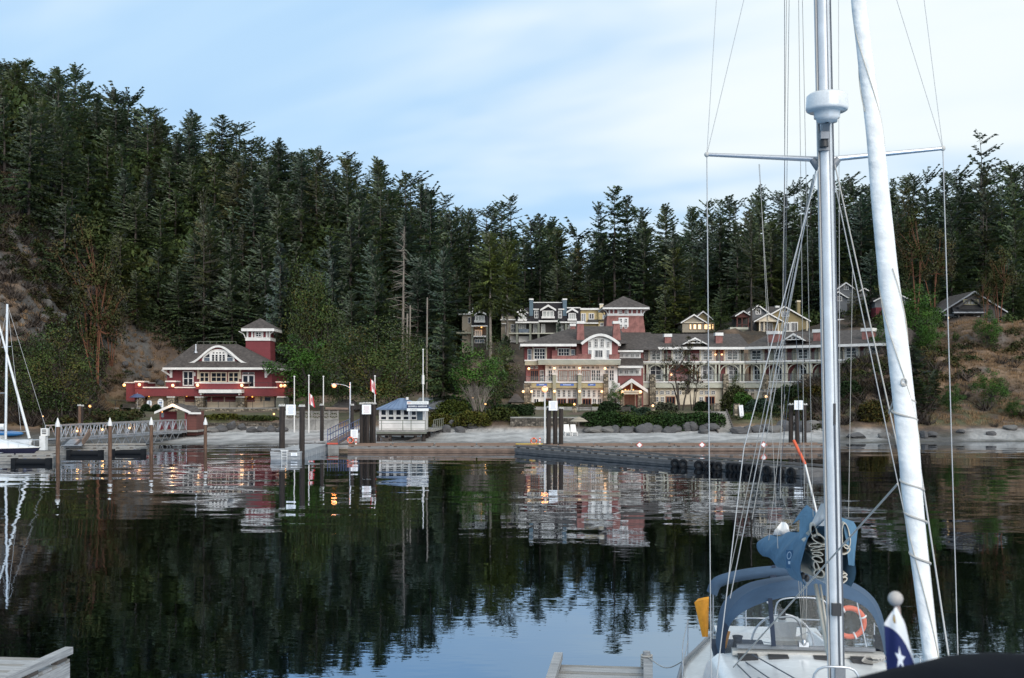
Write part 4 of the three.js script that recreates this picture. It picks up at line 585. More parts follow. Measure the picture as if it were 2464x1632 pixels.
building('shingled_terrace', 'dark shingled terrace house with white gables and blue chimneys above the hotel roof', 'house', V((1320 - CX) / F * 186, 10.5, -186), (r) => {
  const A = new Face(1230, 186, 1400, 186), w = (p0, p1, t, b, z, o) => faceWin(r, A, p0, p1, t, b, z, o);
  onFace(A, () => {
    sub('wall', A.box(1240, 1394, 776, 850, -8, -1.2), M.darkWall, r); sub('mansard', A.box(1244, 1396, 741, 773, -8, 0), M.mansard, r); sub('attic', [A.box(1283, 1356, 729, 741, -7, -0.8)], M.mansard, r); sub('ridge_trim', A.box(1282, 1357, 727, 729, -7, -0.6), M.white, r);
    for (const [a, b] of [[1274, 1283], [1354.5, 1364]]) { const c = sub('chimney', A.box(a, b, 722, 760, -2.2, 0.15), M.blueGrey, r); sub('cap', A.box(a - 0.8, b + 0.8, 718.5, 721.9, -2.3, 0.25), M.white, c); }
    sub('roof_trim', [A.box(1283, 1297, 743, 745.5, 0, 0.3), A.box(1343, 1358, 743, 745.5, 0, 0.3), A.box(1364, 1397, 739.5, 742, -2, 0.3), A.box(1240, 1296, 774, 777.5, -1, 0.9), A.box(1296.2, 1342, 771, 775, -1, 0.9), A.box(1342.2, 1397, 774, 777, -1, 0.9)], M.white, r);
    for (const [c, hw, t, b] of [[1319, 19, 733, 744.5], [1377, 14, 741, 750], [1257, 14, 742, 751]]) { sub('dormer_trim', chevron(A, c, hw, t, b, 0.5, 0.3), M.white, r); sub('dormer', [gableFill(A, c, hw - 1, t + 1, b, -3, 0.45), A.box(c - hw + 5, c + hw - 5, b, 764, -1, 0.3)], M.mansard, r); w(c - hw + 5, c + hw - 5, b + 3.5, b + 19, 0.3, { nx: 3, ny: 1, fr: 0.12, mu: 0.1, frame: M.white, glass: M.curtain }); sub('window_box', A.box(c - hw + 3, c + hw - 3, b + 17, b + 21.5, 0.3, 0.8), M.white, r); }
    for (const p of [1286, 1343]) w(p, p + 9, 748, 766, 0.02, { nx: 2, ny: 2, fr: 0.16 });
    for (const [a, b] of [[1248, 1266], [1283, 1296], [1302, 1312], [1345, 1356], [1366, 1380]]) w(a, b, 780, 804, -1.2, { nx: 3, ny: 1, fr: 0.12, mu: 0.1, glass: M.curtain });
    for (const p of [1222, 1244, 1276, 1296, 1341, 1362]) sub('post', A.box(p - 2.6, p + 2.6, 777.6, 850, -0.2, 0.6), M.greyGreen, r);
    sub('balcony_floor', [A.box(1224, 1276, 801, 803.5, -1, 0.7), A.box(1279, 1395, 801, 803.5, -1, 0.7)], M.sageLight, r); sub('railing_glass', [A.box(1248, 1273, 792, 800.8, 0.4, 0.43)], M.glassPale, r); sub('garage_door', [A.box(1227, 1241, 809, 824, -1.19, -1.1), A.box(1248, 1276, 809, 824, -1.19, -1.1)], M.white, r);
    sub('wall', A.box(1206, 1239.6, 760, 850, -8, -1.6), M.beigeWall, r); for (const [a, b, t, m] of [[1209, 1216, 746, 768], [1216, 1224, 780, 800], [1229, 1240, 780, 800]]) w(a, b, t, m, -1.6, { nx: 2, ny: 2, fr: 0.14 }); sub('mansard', A.box(1205, 1243.8, 741, 759.8, -8, -1.4), M.mansard, r); sub('roof_trim', [A.box(1204, 1242, 768, 770.5, -1.6, -0.8), A.box(1207, 1222, 778, 780, -1.6, -1)], M.white, r);
  });
});
building('cream_terrace', 'cream and dark shingled terrace house with a lit porch lamp half behind the cedar', 'house', V((1140 - CX) / F * 184, 10.5, -184), (r) => {
  const A = new Face(1100, 184, 1180, 184), w = (p0, p1, t, b, z, o) => faceWin(r, A, p0, p1, t, b, z, o);
  onFace(A, () => {
    sub('wall', A.box(1112, 1135, 757, 850, -7, -0.4), M.beigeWall, r); sub('mansard', A.box(1135.2, 1173, 760, 784, -7, 0), M.mansard, r); sub('wall', A.box(1135.2, 1172, 784.2, 850, -7, -0.9), M.darkWall, r);
    sub('roof_trim', [A.box(1103, 1140, 754, 757, -7, 0.1), A.box(1134, 1173, 783, 786, -1, 0.7), A.box(1137, 1172, 808, 811, -0.8, 0.6)], M.white, r); for (const [p, t] of [[1127, 749], [1135.5, 741]]) { const c = sub('chimney', A.box(p, p + 5, t, 757, -4, -3), M.white, r); }
    sub('dormer_trim', chevron(A, 1156, 14, 747, 755, 0.4, 0.25), M.white, r); w(1143, 1166, 760, 775, 0.02, { nx: 3, ny: 1, fr: 0.12, glass: M.curtain }); sub('window_box', A.box(1141, 1167, 771, 776, 0.02, 0.6), M.white, r);
    w(1126, 1132, 764, 778, -0.4, { nx: 1, ny: 1 }); w(1142, 1160, 794, 810, -0.9, { nx: 3, ny: 1, glass: M.curtain }); w(1142, 1166, 816, 826, -0.9, { nx: 4, ny: 1, glass: M.glassPale });
    sub('post', [A.box(1134, 1139, 786.2, 850, 0, 0.6), A.box(1170, 1174, 786.2, 850, 0, 0.6)], M.greyGreen, r); bulb(r, A.pt(1158.5, 787.5, 0.2), 0.13, M.amber, 1.2); sub('balcony', A.box(1098, 1133, 799, 803, -0.4, 1), M.sage, r);
  });
});
building('yellow_terrace', 'pale yellow flat roofed terrace house beside the hotel tower', 'house', V((1430 - CX) / F * 187, 10.5, -187), (r) => {
  const A = new Face(1396, 187, 1480, 187), w = (p0, p1, t, b, z, o) => faceWin(r, A, p0, p1, t, b, z, o);
  onFace(A, () => {
    sub('wall', A.box(1397, 1440, 746, 850, -8, -0.5), M.yellowWall, r); sub('wall', A.box(1440.2, 1475, 743, 850, -8, 0.2), M.yellowWall, r); sub('roof_trim', [A.box(1396, 1441, 741.5, 746, -8.2, 0)], M.white, r);
    sub('gable_trim', chevron(A, 1464, 24, 733, 745, 0.4, 0.4), M.white, r); const c = sub('chimney', A.box(1443.5, 1451.5, 733, 744, -4, -3), M.cream, r); sub('cap', A.box(1442.5, 1452.5, 731, 733, -4.1, -2.9), M.white, c);
    sub('balcony_panel', A.box(1415, 1439.5, 769, 776, -0.5, 0.6), M.darkWall, r); sub('balcony_floor', A.box(1400, 1440, 776.2, 779, -0.5, 0.7), M.white, r);
    w(1398, 1410, 754, 777, -0.5, { nx: 2, ny: 1, glass: M.glassPale, fr: 0.16 }); w(1416.5, 1430, 754, 769, -0.5, { nx: 2, ny: 1, fr: 0.2 }); w(1450, 1460, 758, 768, 0.2, { nx: 2, ny: 1, glass: M.glassPale }); w(1443.5, 1456, 777, 785, 0.2, { nx: 3, ny: 1 });
    sub('railing', [A.box(1441, 1470, 757, 757.6, 0.9, 0.94), A.box(1441, 1441.6, 757, 769, 0.9, 0.94), A.box(1458, 1458.6, 757, 769, 0.9, 0.94), A.box(1441, 1470, 769, 770.5, 0.2, 1)], M.iron, r);
  });
});
// ---------------------------------------------------------------- cottages on the slope
const cottage = (name, label, d, base, p0, p1, fn) => building(name, label, 'cottage', V(((p0 + p1) / 2 - CX) / F * d, EYE - (base - HY) / F * d, -d), (r) => { const A = new Face(p0, d, p1, d); onFace(A, () => fn(r, A, (a, b, t, m, z, o) => faceWin(r, A, a, b, t, m, z, o))); });
const gableHouse = (r, A, c, hw, t, b, base, z0, z1, wall, trim = M.white, over = 4) => { sub('wall', [gableFill(A, c, hw - over, t + over * 0.6, b, z0, z1), A.box(c - hw + over, c + hw - over, b - 0.5, base, z0, z1 - 0.002)], wall, r); const q = A.pt(c - hw, b, z1 + 0.5), s = A.pt(c + hw, b, z1 + 0.5); sub('roof', gableRoof(q.x + 0.03, s.x - 0.03, q.y, A.Y(t, 0, z1 + 0.5) - 0.02, z0 - 0.4, z1 + 0.45, 0.16), M.roof, r); sub('gable_trim', chevron(A, c, hw, t, b, z1 + 0.46, 0.2, 0.14), trim, r); };
std('tan', L(0.30, 0.235, 0.12), 0.85, { map: rep(T.boards, 0.4) }); std('greyWall', L(0.20, 0.205, 0.215), 0.85, { map: rep(T.boards, 0.4) }); std('brownRed', L(0.15, 0.055, 0.045), 0.85, { map: rep(T.boards, 0.4) });
cottage('craftsman_cottage', 'tan craftsman cottage with two white edged gables and a cream porch', 184, 800, 1800, 1960, (r, A, w) => {
  gableHouse(r, A, 1888, 63, 736, 772, 801, -8, 0, M.tan); gableHouse(r, A, 1825, 40, 733, 763, 800, -9, -2.5, M.greyWall); gableHouse(r, A, 1850, 36, 753, 773, 774, -0.5, 2.2, M.cream);
  w(1880, 1899, 750, 762, 0.02, { nx: 4, ny: 2, fr: 0.22 }); w(1818, 1831, 743, 757, -2.45, { nx: 2, ny: 2, fr: 0.2 }); w(1886, 1901, 776, 798, 0.02, { nx: 4, ny: 1, fr: 0.14, mu: 0.14, glass: M.glass }); w(1902, 1920, 775, 799, 0.02, { nx: 4, ny: 1, fr: 0.16, mu: 0.16 }); w(1842, 1860, 777, 798, 0.02, { nx: 4, ny: 1, fr: 0.12, mu: 0.1 }); w(1831, 1838, 777, 797, 0.02, { nx: 1, ny: 1 });
  for (const p of [1828.5, 1839, 1873, 1942.5]) sub('porch_post', A.box(p - 1.5, p + 1.5, p > 1900 ? 772 : 774, 801, 1.7, 2.05), M.cream, r);
  sub('truss', [A.box(1826, 1876, 771.2, 774, 2.1, 2.4), A.box(1848.5, 1851.5, 757, 771, 2.2, 2.5)], M.cream, r); sub('porch_floor', A.box(1822, 1948, 798.5, 802, -0.5, 2.5), M.plank, r); sub('railing', [A.box(1840, 1872, 793, 793.8, 2.2, 2.25), A.box(1840, 1872, 796, 796.4, 2.2, 2.25)], M.brownRed, r);
  const c = sub('chimney', A.box(1919, 1926, 727, 765, -4, -3), M.tan, r); sub('cap', A.box(1918, 1927, 723, 727, -4.1, -2.9), M.cream, c); sub('roof', hipRoof(A.X(1835, -4), A.X(1890, -4), -12, -3.5, A.Y(752, 0, -4), A.X(1845, -8), A.X(1885, -8), -8, A.Y(738, 0, -8)), M.roof, r); const v = sub('chimney', A.box(1866, 1876, 736, 742, -8, -7.2), M.white, r);
});
cottage('porch_pavilion', 'open dark red porch pavilion with white edged gable roof on a sage garage', 182, 800, 1755, 1808, (r, A, w) => {
  gableHouse(r, A, 1789, 20, 747, 759.5, 764, -4, 0, M.brownRed); for (const p of [1774, 1786, 1801]) sub('post', A.box(p - 1.2, p + 1.2, 764, 788, -0.5, -0.2), M.brownRed, r); sub('wall', A.box(1770, 1806, 764, 788, -6, -3), M.darkWall, r); sub('railing', A.box(1772, 1800, 781, 782, -0.3, -0.2), M.brownRed, r);
  sub('garage', A.box(1760, 1798, 793.5, 812, -5, 0.4), M.sage, r); sub('garage_roof', A.box(1757, 1801, 787.5, 793, -5, 0.8), M.sageLight, r); sub('garage_door', A.box(1769.5, 1785, 795.5, 802, 0.4, 0.46), M.white, r);
});
cottage('lamplit_cottage', 'brown gabled cottage with a glowing row of windows among the trees', 186, 800, 1635, 1720, (r, A, w) => {
  gableHouse(r, A, 1670, 32, 756, 776, 800, -6, 0, M.beigeWall); gableHouse(r, A, 1692, 24, 748, 768, 800, -9, -3, M.tan); sub('wall', A.box(1690, 1720, 776, 800, -6, -0.4), M.beigeWall, r); sub('truss', [A.box(1646, 1694, 775, 777, 0.1, 0.3)], M.cream, r);
  for (const [a, b] of [[1659, 1664], [1668, 1676], [1679, 1688], [1694, 1703], [1705, 1711], [1713, 1717]]) { faceWin(r, A, a, b, 780, 793, 0.02, { nx: 1, ny: 1, fr: 0.06, frame: M.doorWood, glass: M.windowGlow, name: 'lit_window' }); }
  for (const [p, q] of [[1734, 793], [1662, 757]]) {}
});
cottage('grey_cottage', 'tall grey cottage with stacked white edged gables on the wooded slope', 190, 800, 2000, 2105, (r, A, w) => {
  gableHouse(r, A, 2036, 34, 679, 703, 800, -8, -2, M.greyWall); gableHouse(r, A, 2017, 26, 701, 717, 760, -2.5, 0, M.greyWall); gableHouse(r, A, 2080, 22, 692, 706, 800, -9, -4, M.greyWall); sub('wall', A.box(2000, 2060, 730, 800, -2, -0.5), M.darkWall, r);
  w(2030, 2042, 688, 698, -1.95, { nx: 2, ny: 2, fr: 0.25 }); w(2008, 2026, 714, 725, 0.02, { nx: 3, ny: 2, fr: 0.2 }); { const q = A.pt(2008, 768, 2.2), s = A.pt(2062, 754, -0.4); sub('porch_roof', hexa([V(q.x, q.y, 2.2), V(s.x, q.y, 2.2), V(s.x, s.y, -0.4), V(q.x, s.y, -0.4), V(q.x, q.y - 0.15, 2.2), V(s.x, q.y - 0.15, 2.2), V(s.x, s.y - 0.2, -0.4), V(q.x, s.y - 0.2, -0.4)]), M.roof, r); } sub('eave', A.box(2007, 2045, 768, 771, 1.9, 2.3), M.white, r);
  for (const p of [2012, 2024, 2050]) sub('porch_post', A.box(p - 1.3, p + 1.3, 771.2, 795, 1.7, 2), M.white, r);
});
cottage('red_gabled_cottage', 'red gabled cottage with white balcony half hidden behind the furled sail', 182, 790, 2100, 2200, (r, A, w) => {
  gableHouse(r, A, 2150, 48, 700, 724, 790, -8, -2, M.greyWall); gableHouse(r, A, 2160, 42, 748, 772, 774, -2, 0.5, M.redWall); sub('wall', A.box(2108, 2200, 740, 795, -6, -1.2), M.redWall, r); sub('balcony', A.box(2140, 2192, 738, 742, -1.2, 0.4), M.white, r); sub('railing', curve(9, (t) => A.box(2142 + t * 46, 2142.8 + t * 46, 724, 738, 0.2, 0.3)), M.white, r); w(2165, 2176, 716, 737, -1.95, { nx: 2, ny: 1 }); w(2170, 2186, 776, 790, -1.15, { nx: 2, ny: 1, glass: M.curtain, frame: M.cream });
});
cottage('dark_cottage', 'dark grey cottage with a lit attic window and railed porch above the grass slope', 170, 790, 2262, 2420, (r, A, w) => {
  gableHouse(r, A, 2345, 80, 700, 750, 790, -9, 0, M.darkWall, M.aluGrey); gableHouse(r, A, 2337, 30, 716, 738, 756, -1, 1.4, M.darkWall, M.darkWall, 1); w(2318, 2354, 721, 734, 1.42, { nx: 4, ny: 1, fr: 0.1, frame: M.olive, glass: M.curtain });
  { const q = A.pt(2296, 753, 3), s = A.pt(2370, 738, 0.3); sub('porch_roof', hexa([V(q.x, q.y, 3), V(s.x, q.y, 3), V(s.x - 0.8, s.y, 0.1), V(q.x + 0.8, s.y, 0.1), V(q.x, q.y - 0.2, 3), V(s.x, q.y - 0.2, 3), V(s.x - 0.8, s.y - 0.3, 0.1), V(q.x + 0.8, s.y - 0.3, 0.1)]), M.roofDark, r); } sub('eave', [A.box(2295, 2371, 750.5, 753.5, 2.7, 3.15), A.box(2274, 2296, 757, 759.5, 0.2, 1)], M.aluGrey, r);
  for (const p of [2308, 2322, 2345, 2362]) sub('porch_post', A.box(p - 1.6, p + 1.6, 754, 788, 2.2, 2.6), M.darkWall, r);
  for (const [a, b, g] of [[2279, 2284, 1], [2287, 2295, 0], [2297, 2305, 0], [2318, 2328, 1], [2331, 2341, 1], [2350, 2358, 0]]) w(a, b, 762, 784, 0.02, { nx: 1, ny: 2, frame: M.white, fr: 0.14, glass: g ? M.windowGlow : M.glass, name: g ? 'lit_window' : 'window' });
  sub('deck', A.box(2280, 2400, 786, 790, -1, 3), M.plankDark, r);
});
// ---------------------------------------------------------------- shore: walls, steps, boulders, hedges, lamps and furniture
const gy = (px, d) => { const x = (px - CX) / F * d; return ground(x, -d); };
const X = (px, d) => (px - CX) / F * d, Y = (py, d) => EYE - (py - HY) / F * d;
const wallRun = (name, label, pts, top, thick, m, cap) => { // a wall along points [px, d], down into the ground
  const p = pts.map(([px, d]) => V(X(px, d), 0, -d)), o = thing(name, label, 'wall', V(p[0].x, 0, p[0].z)); within(moved(-p[0].x, 0, -p[0].z), () => {
    for (let i = 0; i < p.length - 1; i++) { const a = p[i].clone(), b = p[i + 1].clone(), h = (top[i] + top[i + 1]) / 2, lo = -0.4; a.y = b.y = (h + lo) / 2; sub('wall_section', bar(a, b, thick, h - lo), m, o); if (cap) { a.y = b.y = h + 0.06; sub('coping', bar(a, b, thick + 0.12, 0.115), cap, o); } } }); return o; };
wallRun('sea_wall', 'grey concrete sea wall above the shell beach below the lattice fence', [[683, 119.3], [760, 119.3], [815, 119.6]], [1.85, 1.85, 1.85], 0.5, M.concrete, M.concrete);
wallRun('rubble_wall', 'dark rubble wall between the beach and the red house', [[452, 119], [560, 119], [682, 119.2]], [1.55, 1.6, 1.6], 0.6, M.stoneDark);
wallRun('terrace_wall', 'long stone terrace wall in front of the red house', [[250, 139], [470, 140], [690, 140]], [2.75, 2.75, 2.75], 0.5, M.stone, M.concrete);
wallRun('beach_wall', 'low stone wall behind the beach umbrella', [[1228, 118], [1330, 118], [1425, 118.2]], [2.1, 2.1, 2.1], 0.5, M.stoneDark, M.concrete);
wallRun('garden_wall', 'low grey retaining wall along the hotel garden path', [[1285, 141], [1380, 141], [1445, 141]], [2.95, 2.95, 2.95], 0.4, M.concrete);
{ // lattice fence on the sea wall
  const z = -119.3, o = thing('lattice_fence', 'weathered lattice fence with crossed panels on the sea wall', 'fence', V(X(745, 119.3), 1.9, z)); within(moved(-X(745, 119.3), -1.9, -z), () => {
    const x0 = X(688, 119.3), x1 = X(813, 119.3), y0 = 1.97, y1 = Y(991, 119.3); const n = 6;
    for (let i = 0; i <= n; i++) { const x = lerp(x0, x1, i / n); sub('post', bx(x - 0.06, x + 0.06, y0, y1 + 0.1, z - 0.06, z + 0.06), M.plank, o); if (i < n) { const xb = lerp(x0, x1, (i + 1) / n), xm = (x + xb) / 2; sub('lattice_panel', [bar(V(x, y0 + 0.05, z), V(xb, y1 - 0.1, z), 0.05, 0.05), bar(V(xb, y0 + 0.05, z + 0.06), V(x, y1 - 0.1, z + 0.06), 0.05, 0.05), bar(V(xm, y0, z - 0.05), V(xm, y1, z - 0.05), 0.05, 0.05), bar(V(x, (y0 + y1) / 2, z + 0.12), V(xb, (y0 + y1) / 2, z + 0.12), 0.05, 0.05)], M.plank, o); } }
    sub('rail', [bx(x0 - 0.1, x1 + 0.1, y1 - 0.08, y1 + 0.02, z + 0.062, z + 0.1), bx(x0 - 0.1, x1 + 0.1, y0 - 0.02, y0 + 0.08, z + 0.062, z + 0.1)], M.plank, o); });
}
{ // terrace railing of the red house
  const z = -140, o = thing('terrace_railing', 'thin dark railing along the top of the terrace wall', 'railing', V(X(480, 140), 2.8, z)); within(moved(-X(480, 140), -2.8, -z), () => { const x0 = X(250, 140), x1 = X(690, 140); sub('rail', [bx(x0, x1, 3.75, 3.79, z - 0.02, z + 0.02), bx(x0, x1, 3.3, 3.32, z - 0.01, z + 0.01)], M.iron, o); for (let i = 0; i <= 16; i++) { const x = lerp(x0, x1, i / 16); sub('post', bx(x - 0.025, x + 0.025, 2.85, 3.75, z - 0.025, z + 0.025), M.iron, o); } });
}
{ // beach steps
  const o = thing('beach_steps', 'flight of weathered steps down to the beach beside the hedge', 'steps', V(X(1748, 117), 0.6, -117)); within(moved(-X(1748, 117), -0.6, 117), () => { const n = 11, y0 = 0.55, y1 = 2.75; for (let i = 0; i < n; i++) { const d = lerp(116.2, 120.6, i / n), y = lerp(y0, y1, (i + 1) / n), x0 = X(1727, 116.5), x1 = X(1765, 116.5); sub('step', bx(x0, x1, y - 0.22, y, -d - 0.48, -d), M.plank, o); } for (const p of [1726, 1766.5]) sub('stringer', bar(V(X(p, 116.5), 0.6, -116.1), V(X(p, 116.5), 2.85, -120.7), 0.12, 0.3), M.plankDark, o); });
  for (const [p, d] of [[1772, 121], [1724, 121.5]]) solo('stone_post', bx(X(p, d) - 0.3, X(p, d) + 0.3, 1.8, Y(972, d), -d - 0.3, -d + 0.3), M.stone, p > 1750 ? 'square stone post at the head of the beach steps beside the white sign' : 'square stone post at the head of the beach steps beside the hedge', 'post');
}
// boulders
const boulder = (s, m) => { seed(s); const g = new THREE.IcosahedronGeometry(1, 2), p = g.attributes.position, v = V(); for (let i = 0; i < p.count; i++) { v.fromBufferAttribute(p, i); let k = 1.15; for (let c = 0; c < 9; c++) { const a = hash(c, s, 1) * 6.28, e = hash(c, s, 2) * 2 - 1, r = Math.sqrt(1 - e * e), dt = v.x * Math.cos(a) * r + v.y * e + v.z * Math.sin(a) * r; if (dt > .2) k = Math.min(k, (.62 + .3 * hash(c, s, 3)) / dt); } v.multiplyScalar(k * (.96 + .1 * fbm(v.x * 3 + s, v.y * 3, v.z * 3, 2))); p.setXYZ(i, v.x, v.y * 0.72, v.z); } g.computeVertexNormals(); const f = plain(g); f.computeVertexNormals(); const o = new THREE.Mesh(f, m); o.name = 'boulder'; tag(o, 'x', 'boulder', 'boulders along the top of the beach'); return o; };
const boulders = [boulder(3, M.rock), boulder(8, M.rock), boulder(12, M.rockPale), boulder(17, M.rock), boulder(23, M.rock)];
const stone = (px, d, w, h, label, k = [0, 1, 3, 4, 2][Math.floor(rnd() * 4.4)], lift = 0) => { const o = copyOf(boulders[k], V(X(px, d), gy(px, d) + h * 0.25 + lift, -d), rnd() * 6.28, label); o.scale.set(w / 2, h / 1.3, w / 2 * rr(0.8, 1.1)); o.userData.category = 'boulder'; };
seed(5);
for (let px = 1422; px < 1722; px += rr(14, 30)) stone(px, 116.9 + rr(-.5, .5), rr(0.9, 2.1), rr(0.6, 1.2), 'grey boulder in the row at the foot of the ivy hedge', px < 1450 ? 2 : undefined);
for (let px = 1776; px < 1990; px += 22) stone(px, 116 + rr(-1, 1.2), rr(1.0, 1.9), rr(0.8, 1.3), 'dark boulder on the bank past the beach steps');
for (let px = 1046; px < 1140; px += 15) stone(px, 117.5 + rr(-1, 1.5), rr(0.7, 1.3), rr(0.6, 1.1), 'dark boulder in the heap beside the customs hut', 0);
stone(1694, 115.6, 1.1, 0.6, 'lone flat dark boulder lying on the shell beach', 0);
for (let px = 462; px < 680; px += 24) stone(px, 118.2 + rr(-.5, .3), rr(1.0, 1.6), rr(0.6, 1.0), 'grey boulder against the rubble wall by the red house');
for (let px = 2060; px < 2470; px += rr(20, 70)) stone(px, 111 + (px - 2060) * 0.006 + rr(-1, 1), rr(0.8, 1.8), rr(0.4, 0.9), 'low boulder at the waterline under the wooded bank');

for (const [px, d, w, h] of [[120, 154, 3.4, 3], [98, 152, 2.6, 2.2], [140, 156, 2.4, 2], [100, 147, 1.8, 1.2], [345, 165, 1.6, 1.1], [382, 166, 1.8, 1.2], [300, 162, 1.2, .8], [410, 168, 1.4, 1]]) stone(px, d, w, h, 'weathered grey crag on the steep open slope', px > 40 && px < 160 ? 2 : undefined, -h * .4);
// bushes and hedges: crowns of small leaves to the ground
function bushMesh(s, w, h, dep, colors, n, leaf = 0.16, boxy = 0.5) { seed(s); return leafy((tri, pick) => { for (let i = 0; i < n; i++) { let v; do v = V(rr(-1, 1), rr(0, 1), rr(-1, 1)); while (Math.pow(Math.abs(v.x), 2 + boxy * 6) + Math.pow(v.y, 2 + boxy * 6) + Math.pow(Math.abs(v.z), 2 + boxy * 6) > 1 || (v.length() < 0.6 && rnd() < 0.8)); const k = 0.86 + 0.3 * noise(v.x * w * 0.9 + s, v.y * h * 0.9, v.z * dep * 0.9); const p = V(v.x * w / 2 * k, v.y * h * k, v.z * dep / 2 * k), u = V(rr(-1, 1), rr(-0.6, 0.8), rr(-1, 1)).normalize(), q = V(rr(-1, 1), rr(-1, 1), rr(-1, 1)).cross(u).normalize(), z = leaf * rr(0.6, 1.4), c = pick(); const a = p.clone().addScaledVector(u, z), b = p.clone().addScaledVector(q, z * 0.5), e = p.clone().addScaledVector(u, -z), f = p.clone().addScaledVector(q, -z * 0.5); tri(a, b, e, c); tri(a, e, f, c); } }, colors); }
function bush(name, label, px, d, w, h, dep, colors, n, { leaf = 0.11, boxy = 0.1, lift = -0.15, group, cat = 'bush' } = {}) { const o = thing(name, label, cat, V(X(px, d), gy(px, d) + lift, -d), 0, group); sub('foliage', bushMesh(px + d | 0, w, h, dep, colors, Math.round(n * 1.6), leaf, boxy), M.leaf, o); sub('stems', [0, 1, 2, 3].map((k) => rod(V(rr(-.2, .2), -0.1, rr(-.2, .2)), V(rr(-.3, .3) * w, h * 0.7, rr(-.3, .3) * dep), 0.035, 0.012, 4)), M.bark, o); return o; }
const IVY = [[0.040, 0.085, 0.022], [0.050, 0.100, 0.026], [0.032, 0.066, 0.018]], YG = [[0.11, 0.12, 0.018], [0.085, 0.10, 0.018], [0.13, 0.11, 0.02]], TEAL = [[0.045, 0.085, 0.055], [0.060, 0.105, 0.065]];
for (const [px, w, h, c, lab] of [[1452, 4.6, 1.5, IVY, 'green ivy hedge over the boulders beside the beach umbrella'], [1535, 5.0, 1.6, [[0.06, 0.11, 0.02], [0.05, 0.09, 0.02]], 'lighter green ivy hedge on the bank below the hotel porch'], [1625, 5.6, 2.0, IVY, 'tall dense ivy hedge on the bank below the arbutus'], [1700, 4.2, 2.0, IVY, 'ivy hedge on the bank beside the beach steps']]) bush('ivy_hedge', lab, px, 118.6, w, h, 3.2, c, 5200, { boxy: 0.25, cat: 'hedge', lift: -0.7 });
bush('clipped_hedge', 'long clipped dark hedge left of the restaurant terrace', 1234, 126, 4.6, 1.7, 2, GREEN.bush, 6000, { boxy: 0.8, leaf: 0.12, cat: 'hedge', lift: -0.5 });
bush('round_bush', 'large round dark green bush in front of the hotel porch', 1467, 128, 2.6, 1.75, 2.4, GREEN.bush, 5000, { boxy: 0.2, leaf: 0.12, lift: -0.35 });
for (const [px, w] of [[1310, 2.6], [1365, 2.4], [1420, 3.0]]) bush('low_hedge', 'low yellow green hedge along the restaurant terrace', px, 146, w, 0.55, 0.7, YG, 1600, { boxy: 0.9, leaf: 0.1, group: 'low hedges along the restaurant', cat: 'hedge', lift: 0.05 });
for (const [px, d, w, h, c, lab] of [[1065, 119.5, 3.6, 1.3, YG, 'yellow green ground shrub beside the customs hut'], [1138, 118.5, 4.2, 1.5, YG, 'yellow green shrub under the bare twiggy tree'], [1208, 119.5, 3.6, 1.3, [[0.09, 0.10, 0.02], [0.06, 0.085, 0.02]], 'yellowish shrub beside the end of the beach wall'], [1090, 128, 4, 1.8, [[0.10, 0.13, 0.02], [0.07, 0.1, 0.02]], 'light green shrub behind the grey shed roof'], [1600, 136, 3.2, 1.3, [[0.16, 0.17, 0.12], [0.09, 0.10, 0.06]], 'pale flowering shrub at the foot of the arbutus'], [1690, 137, 2.2, 1.2, GREEN.bush, 'dark rounded shrub between the arbutus and the stairs'], [1512, 132, 2.4, 1.0, TEAL, 'blue green shrub beside the porch path'], [1548, 128, 2.0, 0.9, TEAL, 'small blue green shrub beside the round bush'], [1590, 124, 3.8, 0.8, [[0.10, 0.12, 0.05], [0.08, 0.10, 0.04]], 'pale clipped shrub bed above the ivy hedge'], [1790, 128, 2.9, 2.4, GREEN.bright, 'vivid green rounded shrub beside the white letter sign'], [1770, 133, 3.4, 3.0, [[0.07, 0.085, 0.02], [0.06, 0.07, 0.025]], 'olive rounded tree shrub behind the vivid green shrub'], [1825, 126, 3.4, 1.7, TEAL, 'blue green shrub right of the white letter sign'], [1850, 123, 2.6, 1.1, GREEN.bush, 'dark shrub on the bank above the boulders'], [1800, 120.5, 1.2, 0.55, GREEN.bright, 'small bright green tuft on the bank'], [1900, 130, 4, 2, GREEN.bush, 'dark shrub beside the pergola on the bank'], [1960, 128, 3, 1.8, GREEN.olive, 'olive shrub on the dry bank under the hotel wing'], [2045, 124, 2.6, 2.2, GREEN.bush, 'dark round shrub on the bare brown bank'], [2100, 117, 3.2, 2.2, GREEN.olive, 'yellowish shrub at the foot of the brown bank'], [2055, 145, 3, 1.2, GREEN.olive, 'yellow green shrub on the edge above the brown bank'], [540, 121, 5, 0.6, YG, 'low mossy hedge on top of the rubble wall'], [620, 121, 5, 0.5, [[0.05, 0.075, 0.02], [0.07, 0.085, 0.02]], 'low green hedge on top of the rubble wall by the pile'], [300, 137.6, 1.3, 1.0, GREEN.bush, 'first small rounded shrub below the terrace wall'], [350, 137.6, 1.2, 1.0, GREEN.bush, 'second small rounded shrub below the terrace wall'], [218, 137, 1.6, 1.4, GREEN.bush, 'dark rounded shrub at the end of the terrace wall'], [375, 137.5, 1.2, 1.0, GREEN.bush, 'third small rounded shrub below the terrace wall']]) bush('shrub', lab, px, d, w, h, w * 0.8, c, Math.round(900 * Math.sqrt(w * h) + 500));
